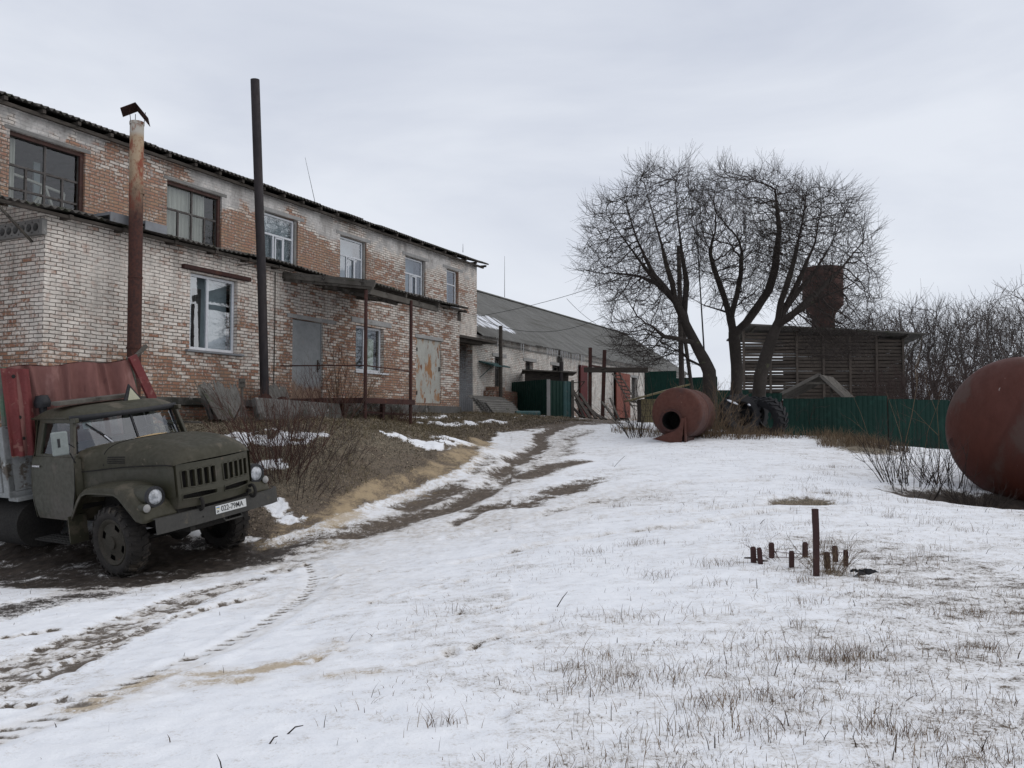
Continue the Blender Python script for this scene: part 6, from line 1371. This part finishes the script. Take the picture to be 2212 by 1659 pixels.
# ------------------------------------------------------------------ shrubs
def shrub(name, label, cat, x, y, n, h, spread, mat, seed, group=None, branch=3, thick=.007, lean=(0, 0), rbase=.2, curve=.3, z=None):
    r = np.random.default_rng(seed); z0 = surf(x, y) if z is None else z; V, F = [], []
    mb = MB()
    def stem(p, d, l, r0, depth, segs=4):
        pts = [p]; dd = d.copy()
        for k in range(segs):
            dd = dd + r.normal(0, .16, 3) * (1 if depth else .6); dd[2] += curve * .12 * (1 if depth == 0 else .4); dd /= np.linalg.norm(dd); pts.append(pts[-1] + dd * l / segs)
        mb.tube(pts, [max(r0 * (1 - .8 * k / segs), .0012) for k in range(segs + 1)], 3, caps=False)
        if depth < 2:
            for k in range(branch if depth == 0 else max(1, branch - 1)):
                j = r.integers(1, segs); q = pts[j]; nd_ = (pts[j + 1] - pts[j]); nd_ /= np.linalg.norm(nd_); nd_ = nd_ + r.normal(0, .5, 3); nd_[2] += .2; nd_ /= np.linalg.norm(nd_); stem(q, nd_, l * r.uniform(.3, .55), r0 * .6, depth + 1, 3)
    for i in range(n):
        a = r.uniform(0, 2 * pi); k = sqrt(r.random()); px, py = rbase * k * cos(a), rbase * k * sin(a); pz = surf(x + px, y + py) - z0 - .03 if z is None else 0
        d = np.array([cos(a) * spread * k + lean[0], sin(a) * spread * k + lean[1], 1.0]); d += r.normal(0, .10, 3); d /= np.linalg.norm(d); stem(np.array([px, py, pz]), d, h * r.uniform(.6, 1.1), thick * r.uniform(.6, 1.2), 0)
    o = mb.build(name, mat, recalc=False); o.location = (x, y, z0); return tag(o, label, cat, group)
def sh(u, v, **k):
    p = spot(u, v); return p[0], p[1]
M['brushtwig'] = worn('brown_brush_twig', (.062, .040, .034), (.048, .035, .031), 3, .95, bump=0)
M['paletwig'] = worn('pale_brown_twig', (.075, .052, .043), (.055, .042, .036), 3, .95, bump=0)
RS, DS, TW = M['redstem'], M['drystem'], M['twig']
x, y = sh(600, 1015); shrub('shrub', 'tall red-brown bare shrub on the bank just right of the lorry bonnet', 'shrub', x, y, 70, 1.55, .75, RS, 41, rbase=.5, thick=.0085)
x, y = sh(650, 1000); shrub('shrub', 'spreading red-brown bare shrub higher up the bank, right of the tallest one', 'shrub', x, y, 36, 1.45, .9, M['paletwig'], 42, rbase=.6, thick=.0085)
x, y = sh(640, 1055); shrub('dry_weed', 'dense low red-brown weeds at the foot of the two bank shrubs', 'weeds', x, y, 46, .6, 1.0, M['paletwig'], 43, rbase=.6, branch=3, thick=.006)
x, y = sh(720, 985); shrub('dry_weed', 'low brown weeds on the bank crest beside the second shrub', 'weeds', x, y, 34, .5, 1.0, M['paletwig'], 44, rbase=.6, thick=.006)
x, y = sh(560, 960); shrub('dry_weed', 'thin brown weeds behind the lorry bonnet', 'weeds', x, y, 50, .8, .8, RS, 45, rbase=.6, thick=.006)
q = bw(8.0, -2.4, 0); shrub('dry_weed', 'rust brown weeds packed under the porch platform between its posts', 'weeds', q[0], q[1], 120, .62, .7, RS, 46, rbase=.7, thick=.006)
q = bw(6.6, -2.2, 0); shrub('shrub', 'bare pale shrub leaning over the slab at the left porch post', 'shrub', q[0], q[1], 16, 1.6, .9, DS, 47, rbase=.25, thick=.010, lean=(.5, 0))
q = bw(5.6, -2.6, 0); shrub('shrub', 'thin bare shrub standing in front of the concrete slab', 'shrub', q[0], q[1], 24, 1.4, .6, RS, 48, rbase=.5, thick=.008)
q = bw(8.3, -.7, 0); shrub('sapling', 'thin bare sapling in front of the small ground floor window', 'sapling', q[0], q[1], 7, 2.3, .55, RS, 49, rbase=.1, thick=.014, z=1.75)
x, y = sh(1965, 1052); shrub('shrub', 'dark bare bush of upright rods beside the big red tank', 'shrub', x, y, 40, 1.15, .55, TW, 50, rbase=.5, thick=.0085, branch=2)
x, y = sh(2040, 1052); shrub('shrub', 'bare bush against the belly of the big red tank', 'shrub', x, y, 36, 1.2, .6, TW, 51, rbase=.45, thick=.008, branch=2, lean=(-.25, 0))
x, y = sh(1930, 1045); shrub('shrub', 'thin bare rods leaning left at the left end of the tank bushes', 'shrub', x, y, 14, 1.5, .5, TW, 64, rbase=.3, thick=.009, branch=2, lean=(-.35, 0))
x, y = sh(2110, 1075); shrub('dry_weed', 'dark weeds packed under the belly of the big red tank', 'weeds', x, y, 60, .55, 1.0, TW, 65, rbase=.35, thick=.006)
x, y = sh(2065, 1058); shrub('shrub', 'two tall thin shoots rising left of the big red tank', 'shrub', x - .55, y + 1.0, 5, 2.9, .3, DS, 60, rbase=.7, thick=.011, branch=1)
x, y = sh(1372, 945); shrub('shrub', 'bare bush fanning out left of the holed boiler', 'shrub', x, y, 26, 1.5, .8, TW, 52, rbase=.35, thick=.011, branch=2, lean=(-.25, 0))
x, y = sh(1525, 945); shrub('shrub', 'pale bare bush growing between the boiler and the tyres', 'shrub', x, y, 52, 1.6, .5, DS, 53, rbase=.5, thick=.011, branch=3)
x, y = sh(1560, 946); shrub('dry_weed', 'tangle of dry brown vines in front of the left tyre', 'weeds', x, y, 45, .9, .9, DS, 54, rbase=.7, thick=.008, branch=3)
x, y = sh(1620, 946); shrub('dry_weed', 'low dry weeds in front of the right tyre', 'weeds', x, y, 30, .45, .9, DS, 55, rbase=.4, thick=.007)
q = bw(24.6, -.4, 0); shrub('shrub', 'small bare bush in front of the green enclosure', 'shrub', q[0], q[1], 10, 1.4, .8, TW, 56, rbase=.2, thick=.012, branch=3)
x, y = sh(1435, 938); shrub('shrub', 'tall bare suckers standing behind the holed boiler', 'shrub', x, y + 4, 16, 3.0, .35, TW, 57, rbase=1.4, thick=.012, branch=2)
# brush along the fence and under the far trees
for i, (u, Y, h, n, lab) in enumerate(((1960, 40, 3.2, 90, 'red-brown brush right against the crib end wall'), (2010, 42, 3.6, 90, 'red-brown brush in the middle behind the low fence run'), (2065, 41, 3.4, 90, 'red-brown brush behind the tank top'), (2130, 44, 3.4, 90, 'red-brown brush above the big red tank'), (2200, 43, 3.4, 80, 'red-brown brush at the right edge above the tank'), (1910, 50, 3.4, 60, 'red-brown brush showing past the crib corner'), (1700, 37, 1.6, 40, 'low brush between the tree feet and the crib'), (1560, 36.5, 1.8, 40, 'low brush at the foot of the left and middle trees'))):
    p = at(u, 900, Y); shrub('brush', lab, 'brush', p[0], Y, int(n * 1.9), h * 1.12, .5, M['brushtwig'], 70 + i, 'brush along the green fence', 3, .014, rbase=1.7, z=.5 if i < 6 else .9)

# ------------------------------------------------------------------ boilers and tyres
bo = at(1461, 886, 24.0); zg = surf(bo[0], 24.0); R_ = .72
boil = thing('old_boiler', 'rusty pink-red boiler drum with a round black hole in its end', 'boiler', (bo[0], 24.0, zg), (0, 0, RAD(66)))
# local x runs down the drum away from the viewer, y to the left
BX = trans(0, 0, .80) @ rotm('Y', pi / 2)
mb = MB(); prof = [(R_ - .11 + .11 * sin(t), .11 - .11 * cos(t)) for t in np.linspace(.25, pi / 2, 7)] + [(R_, .5), (R_, .90), (R_ + .008, .905), (R_ + .008, .93), (R_, .935), (R_, 1.9)] + [(R_ * cos(t), 1.9 + .34 * sin(t)) for t in np.linspace(.1, pi / 2, 8)]
mb.lathe(prof, 48, BX)
hy, hz_ = .13, .59; hr = .27; r0 = R_ - .11 + .11 * sin(.25); x0 = .11 - .11 * cos(.25)
def head(a, b):
    th = 2 * pi * a; o = (r0 * cos(th), .80 + r0 * sin(th)); h = (hy + hr * cos(th), hz_ + hr * sin(th)); y = o[0] + (h[0] - o[0]) * b; z = o[1] + (h[1] - o[1]) * b
    return (x0 - .06 * (1 - (y * y + (z - .8) ** 2) / (r0 * r0)), y, z)
mb.grid(head, 48, 8); mb.build('drum', M['tank'], boil, smooth='auto')
HX = trans(-.06, hy, hz_) @ rotm('Y', pi / 2)
MB().lathe([(hr - .01, .02), (hr - .01, -.045), (hr + .055, -.045), (hr + .06, -.02), (hr + .05, .03)], 40, HX).build('flange', M['rust_dark'], boil, smooth='auto')
MB().lathe([(hr, .0), (hr, .9), (0, .9)], 32, HX).build('flue', M['dark'], boil)
mb = MB(); pp_ = [(.66, .07), (-.17, -.08), (-.26, .66), (-.17, .66), (-.12, .42), (.02, .30), (.2, .24)]
n = len(pp_); mb.add([(-.16, y, z) for y, z in pp_] + [(-.14, y, z) for y, z in pp_], [tuple(range(n)), tuple(range(2 * n - 1, n - 1, -1))] + [(i, (i + 1) % n, n + (i + 1) % n, n + i) for i in range(n)])
mb.build('ash_plate', M['tank'], boil); MB().box(-.155, .1, -.29, -.255, -.1, .68).build('ash_plate', M['tank'], boil)
MB().box(.0, .9, -.3, .35, -.05, .12).build('base_frame', M['rust_dark'], boil)

# the big tank on the right edge, with a dished end towards the viewer
bt_c = at(2199, 930, 15.0); RT = 1.315
bt = thing('big_red_tank', 'big rust red round ended tank cut by the right edge of the picture', 'tank', (bt_c[0] - .05, 15.3, bt_c[2] + .02), (0, 0, RAD(38)))
TX = rotm('Y', pi / 2)
mb = MB(); prof = [(RT * sin(t), .62 - .62 * cos(t)) for t in np.linspace(0, pi / 2, 18)] + [(RT, .66), (RT + .012, .67), (RT + .012, .70), (RT, .71), (RT, 2.2), (RT + .012, 2.21), (RT + .012, 2.24), (RT, 2.25), (RT, 4.4)] + [(RT * cos(t), 4.4 + .62 * sin(t)) for t in np.linspace(.1, pi / 2, 10)]
mb.lathe(prof, 72, TX); mb.build('shell', M['bigtank'], bt, smooth='auto')
MB().lathe([(0, -.05), (.10, -.05), (.10, .1)], 20, trans(.30, 1.0, -.25) @ TX).build('stub_pipe', M['rust_dark'], bt, smooth='auto')
mb = MB(); mb.tube([(.9, -RT - .005, -.5), (.9, -RT * .9, -.9), (.9, -RT * .5, -1.25)], .03, 6); mb.build('lug', M['bigtank'], bt)
for x in (1.0, 3.2): MB().box(x, x + .3, -.8, .8, -1.5, -.95).build('cradle', M['concrete'], bt)

def tractor_tyre(label, c, rotz, tilt, R=.62, w=.42, seed=1, group='old tractor tyres by the fence'):
    o = thing('tractor_tyre', label, 'tyre', c, group=group); o.rotation_euler = (Matrix.Rotation(rotz, 3, 'Z') @ Matrix.Rotation(tilt, 3, 'X')).to_euler()
    mb = MB(); h = w / 2; k = R
    mb.lathe([(k * .56, h * .55), (k * .60, h * .9), (k * .76, h), (k * .90, h * .95), (k * .955, h * .72), (k * .97, 0), (k * .955, -h * .72), (k * .90, -h * .95), (k * .76, -h), (k * .60, -h * .9), (k * .56, -h * .55), (k * .62, -h * .7), (k * .82, -h * .75), (k * .88, 0), (k * .82, h * .75), (k * .62, h * .7)], 48, None, close=True)
    n = 20
    for q in range(n):
        for s_, of in ((1, 0), (-1, .5)):
            V = []
            for rr in (k * .95, k * 1.035):
                for ang, zz in ((-.02, -.02 * s_), (.12, -.02 * s_), (.40, s_ * h * .97), (.24, s_ * h * .97)):
                    a = 2 * pi * (q + of) / n + ang * .9; r2 = rr - (k * .05 if abs(zz) > h * .5 else 0); V.append((r2 * cos(a), r2 * sin(a), zz))
            mb.add(V, [(0, 3, 2, 1), (4, 5, 6, 7), (0, 1, 5, 4), (1, 2, 6, 5), (2, 3, 7, 6), (3, 0, 4, 7)])
    mb.build('tread', M['rubber_black'], o, smooth='auto'); return o
M['rubber_black'] = worn('black_tractor_rubber', (.011, .011, .013), (.02, .02, .022), 4, .75, (.035, .03, .026), 5, .66, bump=.2)
c = at(1655, 902, 27.2); c[2] = surf(c[0], c[1]) + .52; tractor_tyre('rightmost old tractor tyre, tilted so its open inside shows', c, RAD(-50), RAD(104), .66, .50)
c = at(1597, 897, 27.0); c[2] = surf(c[0], c[1]) + .60; ty = tractor_tyre('old tractor tyre beside the boiler with snow lumps on its tread', c, RAD(16), RAD(80), .66, .48)
c2 = at(1628, 897, 27.6); c2[2] = surf(c2[0], c2[1]) + .56; tractor_tyre('middle old tractor tyre squeezed between the two others', c2, RAD(45), RAD(97), .62, .40)
mb = MB(); r_ = np.random.default_rng(4)
for k in range(2):
    o = MB().lathe([(0, .09), (.08, .07), (.13, .02), (.11, -.03)], 12).build('snow_lump', M['snowbit'], smooth=True); cc = at(1582 + 36 * k, 869 + 6 * k, 26.7); o.location = cc; o.scale = ((1.5, .6, .5), (.45, .4, .4))[k]; o.rotation_euler = (.3, .4, k)
    tag(o, ('larger snow lump lying on the left tractor tyre', 'smaller snow lump lying on the left tractor tyre')[k], 'snow lump', 'snow lumps on the tyre')

M['stake'] = worn('rusty_brown_stake', (.055, .026, .024), (.038, .02, .02), 9, .85, bump=.2)
# ------------------------------------------------------------------ stakes of the flower bed
STK = [(1628, 1190, 1217, 0), (1643, 1190, 1219, 0), (1667, 1172, 1200, 0), (1710, 1196, 1223, 0), (1739, 1172, 1200, 0), (1788, 1199, 1227, 0), (1805, 1180, 1210, 0), (1827, 1189, 1222, 0)]
GR = 'short wooden stakes round the flower bed'
SL = ['leftmost short stake at the far left of the stake ring', 'second stake from the left, close to the leftmost one', 'stake at the back left of the ring', 'front stake left of the tall post', 'back stake just left of the tall post', 'front stake just right of the tall post', 'back stake right of the tall post', 'rightmost stake of the ring']
def stake_pt(u, v): return spot(u, v)
for k, (u, v0, v1, _) in enumerate(STK):
    p = spot(u, 1208 + (v1 - 1200) * .9); Y = p[1]; top = at(u, v0 if v0 < 1189 or True else v0, Y); z = surf(p[0], Y); h = max(.17, top[2] - z)
    mb = MB(); mb.box(-.023, .023, -.02, .02, -.1, h - .02); mb.add([(-.023, -.02, h - .02), (.023, -.02, h - .02), (.023, .02, h - .02), (-.023, .02, h - .02), (-.016, -.014, h), (.016, -.014, h), (.016, .014, h), (-.016, .014, h)], [(4, 5, 6, 7), (0, 1, 5, 4), (1, 2, 6, 5), (2, 3, 7, 6), (3, 0, 4, 7)])
    o = mb.build('stake', M['stake']); o.location = (p[0], Y, z); o.rotation_euler = (r_.normal(0, .03), r_.normal(0, .05), r_.uniform(-.3, .3)); tag(o, SL[k], 'stake', GR)
p = spot(1763, 1247); top = at(1762, 1099, p[1]); z = surf(*p); h = top[2] - z
o = MB().prism([(-.026, -.1), (.026, -.1), (.034, h * .62), (.028, h), (-.03, h), (-.022, h * .62)], 'y', -.022, .022).build('tall_post', M['stake'], bevel=.004); o.location = (p[0], p[1], z); tag(o, 'tall slim rusty brown post standing at the front of the stake ring', 'post')
q = spot(1790, 1238); shrub('dry_weed', 'small tangle of dry stems inside the stake ring', 'weeds', q[0], q[1], 34, .36, 1.1, DS, 61, rbase=.14, thick=.0035)
q = spot(1700, 1215); shrub('dry_weed', 'thin sprawling stems left of the tall post', 'weeds', q[0], q[1] + .1, 14, .34, 1.6, RS, 62, rbase=.12, thick=.003)
def stakewire(a, b, sag, lab):
    P = [np.array(a) * (1 - t) + np.array(b) * t - np.array([0, 0, sag * 4 * t * (1 - t)]) for t in np.linspace(0, 1, 12)]
    o = MB().tube(P, .003, 4).build('wire', M['redstem']); tag(o, lab, 'wire', 'thin wires strung round the stakes')
def top_(u, v): p = spot(u, v + 25); a = at(u, v, p[1]); return a
stakewire(top_(1626, 1196), top_(1800, 1192), .05, 'lower thin wire sagging from the leftmost stake past the tall post'); stakewire(top_(1660, 1189), top_(1826, 1192), .03, 'upper thin wire along the back stakes')
p = spot(1866, 1250); mb = MB(); r2 = np.random.default_rng(8)
mb.grid(lambda a, b: ((a - .5) * .19 + .05 * sin(b * 5), (b - .5) * .14 * (1.2 - a), .01 + .05 * abs(sin(a * 5 + b * 3)) * sin(pi * b) + .03 * a + .02 * r2.random()), 10, 6); o = mb.build('rag', M['blackplastic']); o.location = (p[0], p[1], surf(*p)); o.rotation_euler = (.15, 0, -.5); tag(o, 'crumpled dark rag lying in the snow right of the stakes', 'rag')
p = spot(1632, 1216); o = MB().tube([(-.14, .0, .05), (-.05, 0, .05), (.03, -.02, .02), (.1, -.02, .012)], [.008, .012, .02, .012], 6).build('stick', M['bark']); o.location = (p[0], p[1] - .08, surf(*p)); tag(o, 'short crooked stick lying by the leftmost stakes', 'stick')

# ------------------------------------------------------------------ stubble, dead leaves, twigs
def blades(name, label, X, Y, hmin, hmax, wmin, wmax, lean, mat, seed, drop=.01):
    r = np.random.default_rng(seed); n = len(X); Z0 = surfs(X, Y) - drop; a = r.uniform(0, 2 * pi, n); h = r.uniform(hmin, hmax, n) * (.6 + .8 * r.random(n)); w = r.uniform(wmin, wmax, n); la = r.uniform(0, 2 * pi, n); ll = np.abs(r.normal(0, lean, n)) * h
    dx, dy = np.cos(a) * w, np.sin(a) * w; mx, my = np.cos(la) * ll * .35, np.sin(la) * ll * .35; tx, ty = np.cos(la) * ll, np.sin(la) * ll
    V = np.stack([np.stack([X - dx, Y - dy, Z0], 1), np.stack([X + dx, Y + dy, Z0], 1), np.stack([X + mx + dx * .8, Y + my + dy * .8, Z0 + h * .55], 1), np.stack([X + mx - dx * .8, Y + my - dy * .8, Z0 + h * .55], 1), np.stack([X + tx + dx * .2, Y + ty + dy * .2, Z0 + h], 1), np.stack([X + tx - dx * .2, Y + ty - dy * .2, Z0 + h], 1)], 1).reshape(-1, 3)
    b = np.arange(n)[:, None] * 6; F = np.concatenate([np.concatenate([b, b + 1, b + 2, b + 3], 1), np.concatenate([b + 3, b + 2, b + 4, b + 5], 1)])
    tone = np.repeat(r.random(n), 6); o = np_mesh(name, V, F, mat, None, False, {'tone': tone}); return tag(o, label, 'grass', kind='stuff')
def tone_mat(name, *cols):
    q = NT(name); t = q.attr('tone'); c = q.ramp(t, *[(i / (len(cols) - 1), c) for i, c in enumerate(cols)]); return q.done(c, .95, 0, .1)
GM = tone_mat('stubble', (.05, .036, .027), (.16, .105, .068), (.27, .205, .14), (.10, .072, .053), (.22, .15, .10))
r_ = np.random.default_rng(21)
def scatter(n, ymin, ymax, dens, xpad=.62):
    "random spots in the strip of land ahead, kept by a density function"
    Y = ymin * (ymax / ymin) ** r_.random(n); X = r_.uniform(-xpad, xpad, n) * Y * 1.02; return X, Y
X, Y = scatter(420000, 3.5, 26, None)
B = _bil(_Bg, X, Y); cl = fnoise(X * 1.3 + 5, Y * 1.3, 3); cl2 = fnoise(X * 5, Y * 5 + 9, 2)
u_ = X / Y
dens = sstep(-.25, .25, u_) * .75 + sstep(.1, .5, u_) * .45 + .10
roadd, _, _ = dist_line(X, Y, dense(line((1250, 920), (1130, 1010), (1000, 1120), (640, 1270), (300, 1420), (-100, 1560)))); dens *= sstep(1.0, 2.6, roadd)
dens *= sstep(.44, .66, cl * .55 + cl2 * .45) * 1.0 + .04; dens *= .6
ter_in = inside(X, Y, TER); keep = (r_.random(len(X)) < dens * .30) & (ter_in < -.3) & (Y > 3.5)
blades('grass', 'sparse dry stubble poking through the snow', X[keep], Y[keep], .012, .048, .0010, .0022, .85, GM, 22)
# clumps of longer grass
cx_, cy_ = [], []
for k in range(150):
    Yc = 3.7 * (20 / 3.7) ** r_.random(); Xc = r_.uniform(-.12, .60) * Yc
    if r_.random() > (.35 + Xc / Yc * 1.6): continue
    m = r_.integers(10, 60); s_ = r_.uniform(.04, .13); cx_.append(Xc + r_.normal(0, s_ * 1.5, m)); cy_.append(Yc + r_.normal(0, s_, m))
for u, v, m, s_ in ((1770, 1425, 240, .13), (1830, 1432, 160, .09), (1380, 1490, 60, .10), (1560, 1225, 90, .09), (2080, 1425, 120, .12), (1425, 1470, 120, .12), (1780, 1243, 200, .13), (1815, 1072, 120, .16), (1745, 1082, 200, .25), (2110, 1340, 90, .12), (1300, 1478, 70, .10), (1520, 1535, 80, .07), (1640, 1520, 60, .06)):
    p = spot(u, v); cx_.append(p[0] + r_.normal(0, s_ * 1.6, m)); cy_.append(p[1] + r_.normal(0, s_, m))
X, Y = np.concatenate(cx_), np.concatenate(cy_); blades('grass', 'tufts of long dry grass standing in the snow', X, Y, .04, .11, .0012, .0024, .7, GM, 23)
# dark broken weed stalks
X, Y = scatter(3000, 3.6, 20, None); keep = (r_.random(len(X)) < sstep(-.1, .45, X / Y) * .30 + .03) & (inside(X, Y, TER) < -.3); blades('weed_stalks', 'dark broken weed stalks poking out of the snow', X[keep], Y[keep], .03, .10, .0022, .004, .7, tone_mat('dark_stalk', (.03, .022, .018), (.05, .035, .026), (.08, .055, .035)), 24)
# dead leaves and litter that cover the bank
X, Y = r_.uniform(-7.5, 3, 150000), r_.uniform(13.5, 31, 150000); keep = (inside(X, Y, TER) > -.25) & (_bil(_Bg, X, Y) > .55) & (r_.random(150000) > _bil(_Sg, X, Y) * 1.5); X, Y = X[keep], Y[keep]; n = len(X)
th = r_.uniform(0, 2 * pi, n); sz = r_.uniform(.010, .026, n) * (.7 + .02 * Y); Z0 = surfs(X, Y) + r_.uniform(.0, .05, n); nv = r_.normal(0, .55, (n, 3)); nv[:, 2] += .9; nv /= np.linalg.norm(nv, axis=1)[:, None]
a = np.cross(nv, np.stack([np.cos(th), np.sin(th), np.zeros(n)], 1)); a /= np.linalg.norm(a, axis=1)[:, None]; b = np.cross(nv, a); C = np.stack([X, Y, Z0], 1); s1 = sz[:, None]
V = np.stack([C - a * s1, C - b * s1 * .5, C + a * s1 * 1.1, C + b * s1 * .5], 1).reshape(-1, 3); F = np.arange(n * 4).reshape(-1, 4)
ed, _, _ = dist_line(X, Y, ROADEDGE); tone = np.clip(r_.random(n) * .85 + .25 * sstep(2.0, .3, ed) * r_.random(n), 0, 1)
o = np_mesh('ground_cover', V, F, tone_mat('dead_leaves', (.065, .056, .042), (.11, .094, .07), (.165, .135, .098), (.25, .205, .148), (.40, .335, .24)), None, False, {'tone': np.repeat(tone, 4)}); tag(o, 'dead leaves and matted litter covering the dark bank', 'leaf litter', kind='stuff')
X, Y = r_.uniform(-7.5, 3, 60000), r_.uniform(14.5, 34, 60000); keep = (inside(X, Y, TER) > .6) & (_bil(_Bg, X, Y) > .5) & (r_.random(60000) < sstep(.35, .6, fnoise(X * .8, Y * .8, 3))); blades('grass', 'matted brown grass over the terrace before the factory', X[keep], Y[keep], .05, .14, .003, .006, .9, tone_mat('terrace_grass', (.08, .07, .042), (.16, .122, .075), (.22, .175, .11), (.09, .088, .048)), 25)
X, Y = scatter(60000, 22, 34, None); keep = np.zeros(len(X), bool)
for u, v, r3 in ((1470, 940, 1.4), (1560, 940, 1.6), (1640, 940, 1.3), (1790, 950, 1.0), (1825, 958, 1.3), (1865, 974, 1.2), (1380, 935, .9)):
    p = spot(u, v); keep |= np.hypot((X - p[0]), (Y - p[1])) < r3
blades('grass', 'dry brown grass round the boiler and on the knoll', X[keep], Y[keep], .10, .34, .004, .008, .6, tone_mat('dry_brown_grass', (.07, .05, .035), (.14, .10, .065), (.19, .145, .095)), 26)
# loose twigs on the snow
for k, (u0, v0, u1, v1, lab) in enumerate(((1200, 1315, 1226, 1278, 'long thin twig standing slanted in the snow at the picture middle'), (575, 1612, 600, 1590, 'forked dark twig near the bottom left'), (612, 1588, 655, 1567, 'straight twig lying right of the forked one at the bottom'), (1640, 1135, 1652, 1122, 'short twig standing near the field track'), (1295, 1440, 1330, 1478, 'bent dark twig among the tuft at the bottom middle'), (2165, 1625, 2212, 1659, 'long bowed stem lying at the bottom right corner'), (1325, 1010, 1350, 985, 'dark twig lying left below the boiler'))):
    a = spot(u0, v0); A_ = np.array([a[0], a[1], surf(*a)]); d_ = at(u1, v1, a[1] + .03); mid = (A_ + d_) / 2 + np.array([.01, 0, .015]); o = MB().tube([A_ - np.array([0, 0, .02]), mid, d_], [.005, .004, .0025], 5).build('twig', M['twig']); tag(o, lab, 'twig', 'loose twigs in the snow')
